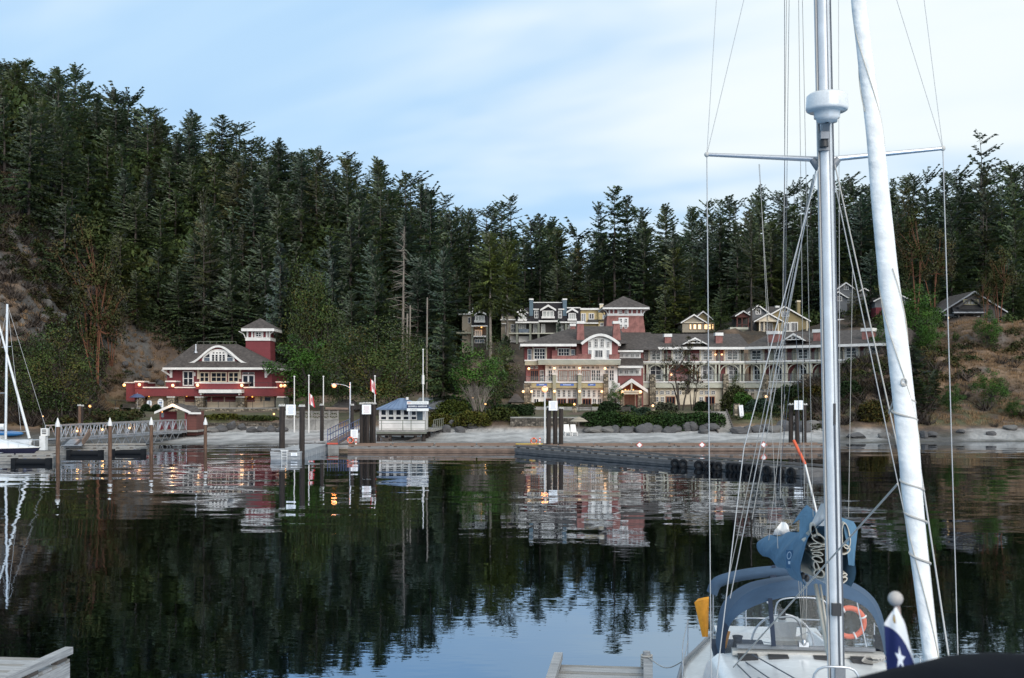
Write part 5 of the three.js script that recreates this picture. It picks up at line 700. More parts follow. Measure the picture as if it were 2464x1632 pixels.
// furniture
{ const o = thing('beach_umbrella', 'open beige beach umbrella standing on the beach', 'umbrella', V(X(1393, 116.5), gy(1393, 116.5), -116.5)), y = Y(1003, 116.5) - gy(1393, 116.5); sub('canopy', lathe([[0.02, y], [0.5, y - 0.18], [0.98, y - 0.5], [0.94, y - 0.52], [0.02, y - 0.05]], 8), M.beigeWall, o); sub('pole', rod(V(0, -0.2, 0), V(0, y + 0.08, 0), 0.025), M.plank, o); }
for (const [px, l] of [[1365, 'white beach chair standing beside another near the piles'], [1381, 'white beach chair facing the water beside the umbrella']]) { const o = thing('beach_chair', l, 'chair', V(X(px, 113), gy(px, 113), -113), 0.2, 'beach chairs'); sub('backrest', hexa([V(-.3, .35, -.1), V(.3, .35, -.1), V(.26, 1.1, -.4), V(-.26, 1.1, -.4), V(-.3, .35, -.15), V(.3, .35, -.15), V(.26, 1.1, -.45), V(-.26, 1.1, -.45)]), M.white, o); sub('seat', bx(-.3, .3, .32, .38, -.12, .45), M.white, o); for (const x of [-.27, .27]) for (const z of [-.1, .4]) sub('leg', bx(x - .03, x + .03, -0.05, .32, z - .03, z + .03), M.white, o); }
{ const o = thing('patio_umbrella', 'blue patio umbrella on the red house terrace', 'umbrella', V(X(330, 143), 2.6, -143)), y = Y(947, 143) - 2.6; sub('canopy', lathe([[0.02, y], [0.5, y - 0.15], [1.05, y - 0.5], [1.0, y - 0.53], [0.02, y - 0.06]], 8), M.bluePaint, o); sub('pole', rod(V(0, 0, 0), V(0, y + 0.1, 0), 0.03), M.alu, o); }
for (const [px, l] of [[1408, 'brown garden bench beside the round bush'], [310, 'brown bench below the terrace wall of the red house'], [1500, 'brown garden bench in front of the porch shrubs']]) { const d = px < 400 ? 136.5 : px > 1450 ? 127 : 136, o = thing('garden_bench', l, 'bench', V(X(px, d), gy(px, d), -d)); sub('seat', bx(-.85, .85, .40, .46, -.25, .25), M.plankDark, o); for (let k = 0; k < 3; k++) sub('back_slat', bx(-.85, .85, .55 + k * .13, .63 + k * .13, -.27, -.23), M.plankDark, o); for (const x of [-.75, .75]) sub('leg', [bx(x - .04, x + .04, -0.05, .4, -.25, .25), bx(x - .04, x + .04, .4, .92, -.31, -.272)], M.iron, o); }
lettered('letterBoard', 0.45, 1.9, (g, W, H) => { g.fillStyle = '#3a3f4a'; g.textAlign = 'center'; g.textBaseline = 'middle'; g.font = `bold ${H * 0.085}px sans-serif`; [...'POETS COVE'].forEach((c, i) => g.fillText(c, W / 2, H * (0.08 + i * 0.094))); }, '#f2f3f5');
{ const d = 120.5, o = thing('letter_sign', 'tall narrow white sign with upright lettering leaning on the bank', 'sign', V(X(1786, d), gy(1786, d) - 0.1, -d)); o.rotation.z = 0.10; const b = 0.15, t = Y(975, d) - gy(1786, d) + 0.1; sub('board', printed(-0.22, 0.22, b, t, -0.04, 0.04), M.letterBoard, o); }
lettered('roundSign', 0.6, 0.6, (g, W, H) => { g.fillStyle = '#7f93b8'; g.fillRect(W * .2, H * .3, W * .6, H * .12); g.fillRect(W * .3, H * .55, W * .4, H * .1); }, '#eef1f6');
for (const [px, t, b, w, l] of [[359, 963, 976, .62, 'small white arched sign on the red house terrace'], [386, 960, 986, .72, 'tall white arched sign on the red house terrace']]) { const d = 142, o = thing('arched_sign', l, 'sign', V(X(px, d), 2.5, -d)), y0 = Y(b, d) - 2.5, y1 = Y(t, d) - 2.5 - w / 2, g = slab([[-w / 2, y0], [w / 2, y0], ...curve(8, (k) => [Math.cos(k * Math.PI) * w / 2, y1 + Math.sin(k * Math.PI) * w / 2])], -.03, .03); const p = g.attributes.position; for (let i = 0; i < p.count; i++) g.attributes.uv.setXY(i, p.getX(i) / w + .5, (p.getY(i) - y0) / (y1 + w / 2 - y0)); sub('board', g, M.roundSign, o); sub('post', bx(-.04, .04, -0.1, y0, -.03, .03), M.white, o); }
// grey sheds behind the hut
for (const [p0, p1, t, b, d, l] of [[985, 1092, 957, 985, 130, 'low shed with pale grey metal roof behind the customs hut'], [790, 868, 961, 986, 134, 'low shed with dark grey roof behind the street lamp'], [1222, 1262, 948, 968, 146, 'small slate roofed kiosk beside the restaurant terrace']]) building('garden_shed', l, 'shed', V(X((p0 + p1) / 2, d), gy((p0 + p1) / 2, d), -d), (r) => { const A = new Face(p0, d, p1, d); onFace(A, () => { const a = A.pt(p0, b, 0.6), c = A.pt(p1, t, -3); sub('wall', bx(a.x + .4, c.x - .4, a.y - 2.6, a.y - .1, -5, 0), M.beigeWall, r); sub('roof', quads([[V(a.x, a.y, .6), V(c.x, a.y, .6), V(c.x - .9, c.y, -2.6), V(a.x + .9, c.y, -2.6)], [V(a.x, a.y, .6), V(a.x + .9, c.y, -2.6), V(a.x, a.y, -5.6)], [V(c.x, a.y, .6), V(c.x, a.y, -5.6), V(c.x - .9, c.y, -2.6)], [V(c.x, a.y, -5.6), V(a.x, a.y, -5.6), V(a.x + .9, c.y, -2.6), V(c.x - .9, c.y, -2.6)]]), p0 > 980 && p0 < 1000 ? M.aluGrey : M.roof, r); }); });
// lamps and poles
const flagMat = lettered('mapleFlag', 2, 1, (g, W, H) => { g.fillStyle = '#b3202c'; g.fillRect(0, 0, W * .25, H); g.fillRect(W * .75, 0, W * .25, H); g.beginPath(); for (let i = 0; i < 22; i++) { const a = i / 22 * 6.283, r = H * (i % 2 ? .2 : .34); g.lineTo(W / 2 + Math.sin(a) * r, H / 2 - Math.cos(a) * r); } g.fill(); }, '#eeeeee', 0.9);
function hangingFlag(w, h, folds, m, o, y) { const N = 10, R = 14, pos = [], uv = [], idx = []; for (let j = 0; j <= R; j++) for (let i = 0; i <= N; i++) { const u = i / N, v = j / R, sw = w * (0.28 + 0.12 * v); pos.push(u * sw, y - v * h - u * 0.5 * h * 0.7, Math.sin(u * folds + v * 1.2) * 0.09 * (0.3 + u)); uv.push(u, 1 - v); } for (let j = 0; j < R; j++) for (let i = 0; i < N; i++) { const a = j * (N + 1) + i; idx.push(a, a + N + 1, a + 1, a + 1, a + N + 1, a + N + 2); } const g = new THREE.BufferGeometry(); g.setAttribute('position', new THREE.Float32BufferAttribute(pos, 3)); g.setAttribute('uv', new THREE.Float32BufferAttribute(uv, 2)); g.setIndex(idx); g.computeVertexNormals(); return sub('flag', g, m, o); }
for (const [px, t, b, d, flag, l] of [[708, 908, 1020, 117.5, 0, 'bare white flagpole on the beach between two dark piles'], [743, 905.5, 1020, 117.5, 946, 'white flagpole with a drooping red and white flag low down'], [778, 908, 1000, 121, 0, 'bare white flagpole behind the single dark pile'], [902, 907, 1000, 112, 911, 'white flagpole with a drooping red and white flag beside the hut'], [1018, 843, 985, 118, 0, 'tallest thin white mast behind the hut sign']]) { const y0 = Math.min(Y(b, d), gy(px, d)) , o = thing('flagpole', l, 'flagpole', V(X(px, d), y0, -d), 0, 'flagpoles by the beach'); const H = Y(t, d) - y0; sub('pole', rod(V(0, -0.3, 0), V(0, H, 0), 0.075, 0.05, 8), M.white, o); sub('finial', ball(V(0, H + 0.06, 0), 0.1, 8), M.white, o); if (flag) hangingFlag(1.5, (flag > 940 ? 1.15 : 1.2), 9, flagMat, o, Y(flag, d) - y0).position.x = flag > 940 ? 0.05 : -0.45; if (px === 1018) sub('sleeve', rod(V(0, Y(925, d) - y0, 0), V(0, Y(903, d) - y0, 0), 0.14, 0.14), M.white, o); }
{ const d = 106, x = X(842.5, d), o = thing('street_lamp', 'curved arm street lamp with glowing orange head beside the blue gangway', 'lamp', V(x, 0.4, -d)), Yl = (p) => Y(p, d) - 0.4; sub('pole', rod(V(0, 0, 0), V(0, Yl(920), 0), 0.10, 0.075), M.alu, o); sub('arm', tube([V(0, Yl(934), 0), V(-.5, Yl(927.5), 0), V(-1.2, Yl(924.3), 0)], 0.035, 6), M.alu, o); sub('head', [bx(-1.75, -1.15, Yl(926), Yl(922.8), -.14, .14)], M.aluGrey, o); bulb(o, V(-1.52, Yl(928), 0), 0.22, M.sodium, 10); }
{ const d = 104.5, x = X(1311, d), o = thing('street_lamp', 'straight pole street lamp glowing orange beside three dark piles', 'lamp', V(x, gy(1311, d), -d)), g0 = gy(1311, d), Yl = (p) => Y(p, d) - g0; sub('pole', rod(V(0, -.3, 0), V(0, Yl(942), 0), 0.085, 0.065), M.white, o); sub('head', bx(-.2, .2, Yl(932.5), Yl(930.5), -.16, .5), M.aluGrey, o); bulb(o, V(0, Yl(936.5), .12), 0.29, M.sodium, 12); }
for (const [px, py, d, m, r, l] of [[1382, 973, 135, M.amber, .13, 'stone pillar lamp on the hotel garden wall'], [1571, 976.5, 131, M.bulb, .14, 'stone pillar lamp beside the porch path'], [1723, 975.5, 125, M.amber, .14, 'stone pillar lamp at the head of the beach steps'], [1061, 999, 121, M.bulb, .15, 'white path lamp on the bank beside the hut'], [1137, 958, 126, M.amber, .1, 'highest path lamp among the bare twigs'], [1139.5, 973, 123, M.amber, .1, 'path lamp under the bare twiggy tree'], [1168, 972.5, 123, M.amber, .1, 'path lamp right of the bare twiggy tree'], [1844, 954.5, 131, M.bulb, .16, 'lantern beside the pergola'], [216, 977.5, 120, M.amber, .14, 'amber garden lamp beside the old piles'], [659, 996.5, 122, M.amber, .11, 'small yellow lamp on the wall behind the notice board'], [103, 1002, 114, M.amber, .06, 'tiny amber lamp in the shrubs behind the white boat']]) { const g0 = gy(px, d), o = thing('garden_lamp', l, 'lamp', V(X(px, d), g0, -d), 0, 'garden lamps'), y = Y(py, d) - g0; if (/pillar/.test(l)) sub('pillar', bx(-.26, .26, -.2, Math.max(.3, y - r - .06), -.26, .26), M.stone, o); else sub('post', rod(V(0, -.2, 0), V(0, y - r, 0), .035), M.iron, o); sub('hood', lathe([[0.01, y + r + .1], [r * 1.3, y + r]], 8), M.iron, o); bulb(o, V(0, y, 0), r, m, 0.5); }
// pergola on the bank
building('pergola', 'timber pergola on stone piers at the edge of the bank', 'pergola', V(X(1840, 134), 3, -134), (r) => { const A = new Face(1800, 134, 1890, 134); onFace(A, () => { for (const p of [1812, 1850, 1885]) sub('post', A.box(p - 3, p + 3, 946, 1000, -.4, 0), M.stone, r); sub('beam', [A.box(1800, 1895, 940, 944, -.3, -.05), A.box(1800, 1895, 940, 944, -3.2, -3)], M.plank, r); for (let i = 0; i < 8; i++) sub('rafter', A.box(1803 + i * 12, 1805.5 + i * 12, 937.5, 940, -3.6, .5), M.plank, r); }); });
// poles and snags among the trees
for (const [px, t, b, d, r, m, l] of [[1026, 716, 862, 150, .13, M.barkPale, 'pale utility pole standing on the slope behind the maple'], [978, 755, 880, 165, .17, M.barkPale, 'pale broken snag among the firs'], [985, 735, 880, 166, .15, M.barkPale, 'taller pale broken snag among the firs']]) solo('bare_pole', rod(V(X(px, d), gy(px, d) - 1, -d), V(X(px + 2, d), Y(t, d), -d), r, r * .8), m, l, 'pole');

{ const d = 139.6, o = thing('script_sign', 'white script lettering fixed to the stone terrace wall', 'sign', V(X(606, d), 1.82, -d)); const font = await new FontLoader().loadAsync('fonts/droid/droid_serif_regular.typeface.json'), g = new TextGeometry('Poets Cove', { font, size: .46, depth: .03, curveSegments: 3 }); g.applyMatrix4(new THREE.Matrix4().makeShear(0, 0, .25, 0, 0, 0)); g.translate(-.95, 0, .0); sub('lettering', plain(g), M.white, o); }
// ---------------------------------------------------------------- floats, piles, gangways and the customs hut
const float = (name, label, a, b, width, top, m, { rail = M.plank, skirt = M.plank, railSide = 1, cat = 'dock', boards = 0 } = {}) => { // a floating dock from a to b ([px, d] of its near edge), width running away from the viewer
  const A = V(X(a[0], a[1]), 0, -a[1]), B = V(X(b[0], b[1]), 0, -b[1]), dir = B.clone().sub(A), len = dir.length(), turn = Math.atan2(-dir.z, dir.x), o = thing(name, label, cat, A, turn);
  sub('deck', bx(0, len, top - 0.12, top, -width, 0), m, o); sub('skirt', [bx(0.03, len - 0.03, -0.25, top - 0.125, -0.2, -0.05), bx(0.03, len - 0.03, -0.25, top - 0.125, -width + 0.05, -width + 0.2), bx(0.03, 0.2, -0.25, top - 0.125, -width + 0.21, -0.21), bx(len - 0.2, len - 0.03, -0.25, top - 0.125, -width + 0.21, -0.21)], skirt, o);
  const rails = []; for (const z of [-0.12, -width + 0.12]) { const n = Math.max(2, Math.round(len / 3.2)); for (let i = 0; i < n; i++) { const x0 = lerp(0, len, i / n) + 0.06, x1 = lerp(0, len, (i + 1) / n) - 0.06; sub('bull_rail', bx(x0, x1, top + 0.09, top + 0.22, z - 0.08, z + 0.08), rail, o); for (const x of [x0 + 0.3, (x0 + x1) / 2, x1 - 0.3]) rails.push(bx(x - 0.12, x + 0.12, top + 0.002, top + 0.088, z - 0.07, z + 0.07)); } } sub('rail_block', rails, M.plankDark, o).userData.kind = 'stuff'; sub('rub_board', [bx(0.02, len - 0.02, top - 0.30, top - 0.14, -0.045, 0.03)], rail, o); return o; };
float('marina_float', 'weathered plank float of the marina under the white powerboat', [-60, 76.5], [128, 77.5], 3.0, 0.45, M.plank);
float('marina_float', 'long weathered plank float at the foot of the aluminium gangway', [60, 87], [326, 88], 4.4, 0.45, M.plank);
for (const [p0, p1, d, l] of [[33, 126, 76.3, 'black floating fender log along the near marina float'], [165, 250, 86.6, 'black floating fender log at the end of the long marina float'], [272, 352, 88.2, 'short black fender log beyond the brown pile']]) { const o = thing('fender_log', l, 'fender', V(X(p0, d), 0, -d), 0, 'fender logs'); const len = X(p1, d) - X(p0, d); sub('log', rod(V(0.2, .16, .25), V(len - .2, .16, .25), .22, .22, 10), M.rubber, o); sub('end_block', [bx(0, .3, -.1, .42, 0, .5), bx(len - .3, len, -.1, .42, 0, .5)], M.rubber, o); for (const t of [.33, .68]) sub('strap', ring(V(len * t, .16, .25), .23, .02, 12, 5).rotateY(0), M.bluePaint, o); }
float('customs_float', 'grey customs float with ladder and two dark piles', [650, 81.6], [722, 81.6], 12.5, 0.55, M.plankPale, { rail: M.plankPale, skirt: M.plankPale });
float('breakwater_float', 'brown weathered floating breakwater in front of the beach', [836, 90.5], [1250, 91], 2.6, 0.42, M.dockTop, { skirt: M.plankBrown, rail: M.plankBrown });
float('breakwater_float', 'long brown floating breakwater with red edged diamond marks', [1250, 91.6], [1990, 93], 2.4, 0.36, M.dockTop, { skirt: M.plankBrown, rail: M.plankBrown });
const angled = float('tyre_breakwater', 'grey slanting floating breakwater hung with black tyres', [1238, 89.5], [1935, 64.5], 2.4, 0.42, M.dockGrey, { skirt: M.dockGrey, rail: M.dockGrey });
{ // tyres along its end
  const a = V(X(1238, 89.5), 0, -89.5), b = V(X(1935, 64.5), 0, -64.5), dir = b.clone().sub(a).normalize(), n = V(-dir.z, 0, dir.x), turn = Math.atan2(-dir.z, dir.x); let proto = null, k = 0;
  for (const px of [1629, 1648, 1686, 1709, 1719, 1732, 1760, 1769, 1779, 1790, 1799, 1809, 1819, 1850, 1880, 1908]) {
    const q = (px - CX) / F, t = (q * -a.z - a.x) / (dir.x + q * dir.z), p = a.clone().addScaledVector(dir, t).addScaledVector(n, 0.16); p.y = 0.24; const lab = 'black tyre fender hung on the slanting breakwater';
    if (!proto) { proto = new THREE.Mesh(ring(V(0, 0, 0), .22, .10, 18, 8), M.rubber); proto.name = 'tyre_fender'; }
    const o = proto.clone(); o.name = numbered('tyre_fender'); o.position.copy(p); o.rotation.y = turn + (px < 1840 ? 1.1 : 0.1) * (hash(px, 1, 1) - 0.1); o.rotation.z = 0.1; scene.add(o); tag(o, lab, 'tyre', 'tyre fenders on the breakwater');
  }
}
lettered('diamond', 1, 1, (g, W, H) => { g.fillStyle = '#c9553f'; g.fillRect(0, 0, W, H); g.fillStyle = '#f3efec'; g.fillRect(W * .14, H * .14, W * .72, H * .72); }, '#c9553f');
for (const px of [1538, 1688, 1836]) { const d = 91.9 + (px - 1250) / 740 * 1.4, o = solo('diamond_sign', printed(-.2, .2, -.2, .2, -.02, .02), M.diamond, 'white diamond sign with red border on the long breakwater', 'sign', 'diamond signs on the breakwater'); o.rotation.z = Math.PI / 4; o.position.set(X(px, d), 0.52, -d + 0.28); }
solo('yellow_edging', bx(X(1241, 90.8), X(1306, 90.8), .645, .69, -91.1, -90.95), M.yellow, 'yellow painted kerb board on the brown breakwater', 'board');
// piles
const pile = (px, w, t, d, label, m = M.pile, cap = 'bird', b = -0.6) => { const o = thing('mooring_pile', label, 'pile', V(X(px, d), 0, -d)), r = w / 2 / F * d, H = Y(t, d); sub('post', rod(V(0, b - .6, 0), V(rr(-.04, .04), H, 0), r, r * .94, 12), m, o); if (cap === 'cone') sub('cone_cap', lathe([[r * 1.15, H - .12], [r * 1.15, H + .05], [.02, H + .5]], 12), M.white, o); else if (cap) sub('cap', [rod(V(0, H, 0), V(0, H + .10, 0), r * 1.25, r * 1.1, 10), ...[0, 1, 2].map((k) => ball(V(Math.cos(k * 2.3) * r * .8, H + .1, Math.sin(k * 2.3) * r * .8), r * .35, 6))], M.lime, o); return o; };
seed(9);
pile(138.5, 10, 1023, 77.5, 'brown pile with white cone cap beside the white boat', M.pileBrown, 'cone'); pile(264, 9.5, 1021, 85, 'brown pile with white cone cap in the middle of the gangway', M.pileBrown, 'cone'); pile(363.5, 9, 1019, 88.8, 'brown pile with white cone cap near the red shelter', M.pileBrown, 'cone'); pile(494, 8.5, 1019, 95, 'thin brown pile with white cone cap standing alone in the water', M.pileBrown, 'cone');
pile(190.5, 8, 977, 104, 'old brown pile of the pair behind the gangway', M.pileBrown); pile(197.5, 7, 978, 104.6, 'darker old pile of the pair behind the gangway');
pile(678, 14.5, 978, 83, 'thick dark pile with a notice board on the customs float'); pile(726, 14, 979, 82.6, 'thick dark pile with grey cap on the customs float'); pile(774, 9.5, 976, 97, 'slim dark pile behind the customs float'); pile(846.5, 9, 976, 101, 'dark pile behind the street lamp');
for (const [px, t, d] of [[869, 973, 93.5], [877.5, 972, 94.2], [885, 972, 93.4], [893, 972, 94.3], [900.5, 973, 93.6]]) pile(px, 8.6, t, d, 'dark pile in the tight row of five before the hut').userData.group = 'row of five piles';
for (const [px, t, d] of [[1319.5, 982, 93.6], [1336, 982, 94], [1350, 984, 93.7]]) pile(px, 11, t, d, 'dark pile of the three standing behind the brown breakwater').userData.group = 'three piles at the breakwater';
for (const [px, t, d] of [[1903, 975, 95.6], [1919, 973, 95.2], [1936, 975, 95.6]]) pile(px, 11.5, t, d, 'dark pile of the three at the far end of the breakwater').userData.group = 'three piles at the far end';
const notices = { 1: 21, 2: 22, 3: 23, 4: 24, 5: 25 };
for (const [i, px0, px1, t, b, d, l] of [[1, 688, 711, 974, 999, 82.6, 'white notice board on the thick pile of the customs float'], [2, 871, 892.5, 974, 997, 92.9, 'white notice board on the row of five piles'], [3, 1320.5, 1341.5, 965, 988, 93, 'white notice board on the three piles before the hotel'], [4, 1911.5, 1932, 964, 986, 94.6, 'white notice board on the three piles at the far end'], [5, 843.5, 861, 1034, 1054, 92.2, 'white notice board beside the life ring']]) { const m = lettered('notice' + i, px1 - px0, b - t, notice(notices[i], i === 2)); const o = solo('notice_board', printed(X(px0, d), X(px1, d), Y(b, d), Y(t, d), -d - .04, -d), m, l, 'sign'); }
solo('drift_log', rod(at(783, 984, 100.5), at(838, 985, 100.7), .16, .13, 10), M.plankBrown, 'brown log beam laid between two pile tops', 'log');
// ladder and small board on the customs float
{ const d = 81.45, o = thing('dock_ladder', 'white ladder on the face of the customs float', 'ladder', V(X(684, d), 0, -d)); for (const s of [-1, 1]) sub('rail', rod(V(s * .19, -.3, 0), V(s * .19, Y(1083, d), 0), .03), M.white, o); for (let k = 0; k < 4; k++) sub('rung', rod(V(-.19, .0 + k * .2, .01), V(.19, .0 + k * .2, .01), .022), M.white, o); sub('handle', bar(V(-.28, .63, 0), V(.28, .63, 0), .05), M.white, o); }
lettered('floatSign', 16, 7, notice(31), '#ffffff'); solo('float_sign', printed(X(699.5, 81.5), X(715, 81.5), Y(1097.5, 81.5), Y(1090, 81.5), -81.54, -81.5), M.floatSign, 'small white board on the face of the customs float', 'sign');
for (const [px, py, d, l] of [[843, 1059.5, 92, 'orange and white life ring beside the notice board'], [1284.5, 1061.5, 92.5, 'orange and white life ring on a post by the brown breakwater']]) { const c = at(px, py, d), o = thing('life_ring', l, 'life ring', V(c.x, .5, c.z)); const y = c.y - .5; sub('ring', ring(V(0, y, 0), .23, .065, 24, 8), M.orange, o); for (let k = 0; k < 4; k++) { const a = k * Math.PI / 2 + .78; sub('band', ring(V(0, 0, 0), .078, .022, 10, 5).rotateY(Math.PI / 2).rotateZ(a).translate(Math.cos(a) * .23, y + Math.sin(a) * .23, 0), M.white, o); } sub('post', bx(-.04, .04, 0, y + .25, -.14, -.08), M.plank, o); sub('arm', bx(-.25, .25, y - .03, y + .03, -.079, -.05), M.plank, o); }
for (const [px, d, l, m] of [[1299, 92.6, 'thin red and white post beside the life ring', M.redPaint], [856.5, 92.4, 'white locker post with red handle beside the life ring', M.white]]) { const o = thing('dock_post', l, 'post', V(X(px, d), .5, -d)); sub('post', bx(-.07, .07, 0, Y(1053, d) - .5, -.07, .07), M.white, o); sub('stripe', [bx(-.075, .075, .2, .32, -.075, .075), bx(-.075, .075, .5, .6, -.075, .075)], M.redPaint, o); }
// blue gangway up to the hut
{ const a0 = at(788, 1067, 93), a1 = at(845, 1040, 104), b1 = at(874, 1037, 105), o = thing('blue_gangway', 'dark blue railed gangway rising from the customs float to the hut', 'gangway', a0); within(moved(-a0.x, -a0.y, -a0.z), () => {
  const L0 = at(788, 1066, 93), L1 = at(843, 1036, 104.5), R0 = at(814, 1066, 93), R1 = at(868, 1036, 104.5); sub('deck', hexa([L0, R0, R1, L1, ...[L0, R0, R1, L1].map((p) => p.clone().add(V(0, -.12, 0)))]), M.plankBrown, o); sub('threshold', bar(L0.clone().add(V(0, -.05, .15)), R0.clone().add(V(0, -.05, .15)), .35, .12), M.redPaint, o);
  for (const [p, q, n] of [[L0, L1, 0], [R0, R1, 1]]) { const up = (k) => V(0, k, 0), g = []; for (const k of [.12, .62, 1.1]) g.push(bar(p.clone().add(up(k)), q.clone().add(up(k)), .06, .06)); sub('handrail', g, M.bluePaint, o); for (let i = 0; i <= 9; i++) { const s = p.clone().lerp(q, i / 9); sub('baluster', bar(s.clone().add(up(-.08)), s.clone().add(up(1.1)), .045), M.bluePaint, o); } } }); }
// customs hut on its pier
lettered('hutSignTop', 52, 7, (g, W, H) => { g.fillStyle = '#c04a30'; g.fillRect(W * .04, H * .3, W * .04, H * .4); g.fillRect(W * .12, H * .3, W * .04, H * .4); g.fillStyle = '#777'; g.font = `${H * .62}px sans-serif`; g.textBaseline = 'middle'; g.fillText('Fisheries and Oceans', W * .2, H * .52, W * .74); }, '#e9e9e6'); lettered('hutSignMid', 52, 9, words('BEDWELL HARBOUR', '#f4f4f2', .62), '#2a3450'); lettered('hutSignLow', 52, 6.5, (g, W, H) => { g.fillStyle = '#6a6a70'; g.font = `bold ${H * .7}px serif`; g.textBaseline = 'middle'; g.textAlign = 'center'; g.fillText('Canada', W * .32, H * .5); }, '#e9e9e6');
building('customs_hut', 'white customs hut with blue metal roof and a row of windows on a piled pier', 'hut', V(X(966, 107), 0, -107), (r) => {
  const A = new Face(900, 107, 1040, 107), w = (p0, p1, t, b, z, o) => faceWin(r, A, p0, p1, t, b, z, o);
  onFace(A, () => {
    sub('wall', A.box(912, 1023, 984, 1036, -4.2, -0.6), M.white, r);
    for (const [a, b] of [[916, 930.5], [934, 948.5], [952, 966], [970, 984], [989.5, 1002.5]]) { w(a, b, 985.2, 1000.5, -.6, { nx: 1, ny: 1, fr: .09, glass: M.glass }); w(a, b, 1002, 1010.5, -.6, { nx: 1, ny: 1, fr: .09, glass: M.glass, name: 'lower_sash' }); }
    sub('blue_door', A.box(1003.5, 1017, 985, 1011, -.6, -.5), M.blueGrey, r); for (let i = 0; i < 5; i++) sub('panel_batten', A.box(1004.5 + i * 2.6, 1005.3 + i * 2.6, 985.5, 1010.5, -.5, -.46), M.glassPale, r);
    const y = A.Y(983, 0, .2), x0 = A.X(906, .2), x1 = A.X(1030, .2), yr = A.Y(958.5, 0, -2.4); sub('roof', hipRoof(x0, x1, -5, .2, y, A.X(962, -2.4), A.X(972, -2.4), -2.4, yr), M.blueRoof, r); sub('roof_trim', bx(x0 - .03, x1 + .03, y - .12, y - .01, -5.02, .24), M.blueRoof, r);
    for (let i = 1; i < 10; i++) { const x = lerp(x0, x1, i / 10), xr = clamp(x, A.X(962, -2.4), A.X(972, -2.4)); sub('roof_seam', bar(V(x, y + .02, .2), V(lerp(x, xr, .93), lerp(y, yr, .93) + .02, -2.2), .04, .05), M.blueRoof, r); }
    sub('vent', [rod(A.pt(979.5, 966, -2), A.pt(979.5, 956, -2), .14, .14)], M.white, r);
    sub('deck', A.box(905, 1026, 1036.2, 1040, -5, 1.0), M.plank, r); sub('deck_beam', [A.box(905, 1026, 1040.2, 1044, .6, .95), A.box(905, 1026, 1044.2, 1047, -4, -3.6)], M.greyGreen, r);
    sub('railing', [A.box(908, 1024, 1011.2, 1012.6, .9, .96), A.box(908, 1024, 1019, 1019.8, .9, .94), A.box(908, 1024, 1032, 1032.8, .9, .94), ...[918, 969, 989, 1023].map((p) => A.box(p - .8, p + .8, 1011, 1036, .88, .97))], M.greyGreen, r);
    for (const [p, z] of [[912, .4], [940, .4], [1000, .4], [1020, .4], [960, -3.5], [1020, -3.5], [920, -3.5]]) sub('pier_pile', rod(V(A.X(p), -1, z), V(A.X(p), A.Y(1044, 0, .5), z), p === 1020 ? .32 : .17, .16, 10), M.pile, r);
    sub('brace', [bar(A.pt(912, 1050, .55), A.pt(945, 1068, .55), .16, .2), bar(A.pt(965, 1067, .55), A.pt(1012, 1053, .55), .16, .2), bar(A.pt(908, 1046, .58), A.pt(1012, 1046, .58), .15, .22), bar(A.pt(912, 1068, .5), A.pt(940, 1052, .5), .15, .18)], M.plankDark, r);
    for (const [t, b, m] of [[966, 973.2, 'hutSignTop'], [973.6, 982.6, 'hutSignMid'], [983, 989.5, 'hutSignLow']]) { const a = A.pt(979, b, 1.0), c = A.pt(1031, t, 1.0); sub('sign', printed(a.x, c.x, a.y, c.y, .93, 1.0), M[m], r); } sub('sign_post', [rod(A.pt(984, 1012, .9), A.pt(984, 967, .9), .04), rod(A.pt(1023, 1012, .9), A.pt(1023, 967, .9), .04)], M.alu, r);
    bulb(r, A.pt(922, 992, -1.6), .1, M.amber, .3);
  });
});
{ const o = thing('pier_walkway', 'railed timber walkway from the hut to the bank', 'walkway', V(X(1040, 111), 1.2, -111)); within(moved(-X(1040, 111), -1.2, 111), () => { const a = at(1024, 1037, 109), b = at(1052, 1030, 119); sub('deck', bar(a, b, 1.6, .15), M.plank, o); for (let i = 0; i <= 6; i++) { const p = a.clone().lerp(b, i / 6).add(V(.8, 0, 0)); sub('post', bar(p, p.clone().add(V(0, 1.05, 0)), .06), M.greyGreen, o); } sub('rail', bar(a.clone().add(V(.8, 1.05, 0)), b.clone().add(V(.8, 1.05, 0)), .06), M.greyGreen, o); for (const t of [.3, .8]) { const p = a.clone().lerp(b, t); sub('support', rod(V(p.x, -.5, p.z), V(p.x, p.y - .07, p.z), .13), M.pile, o); } }); }
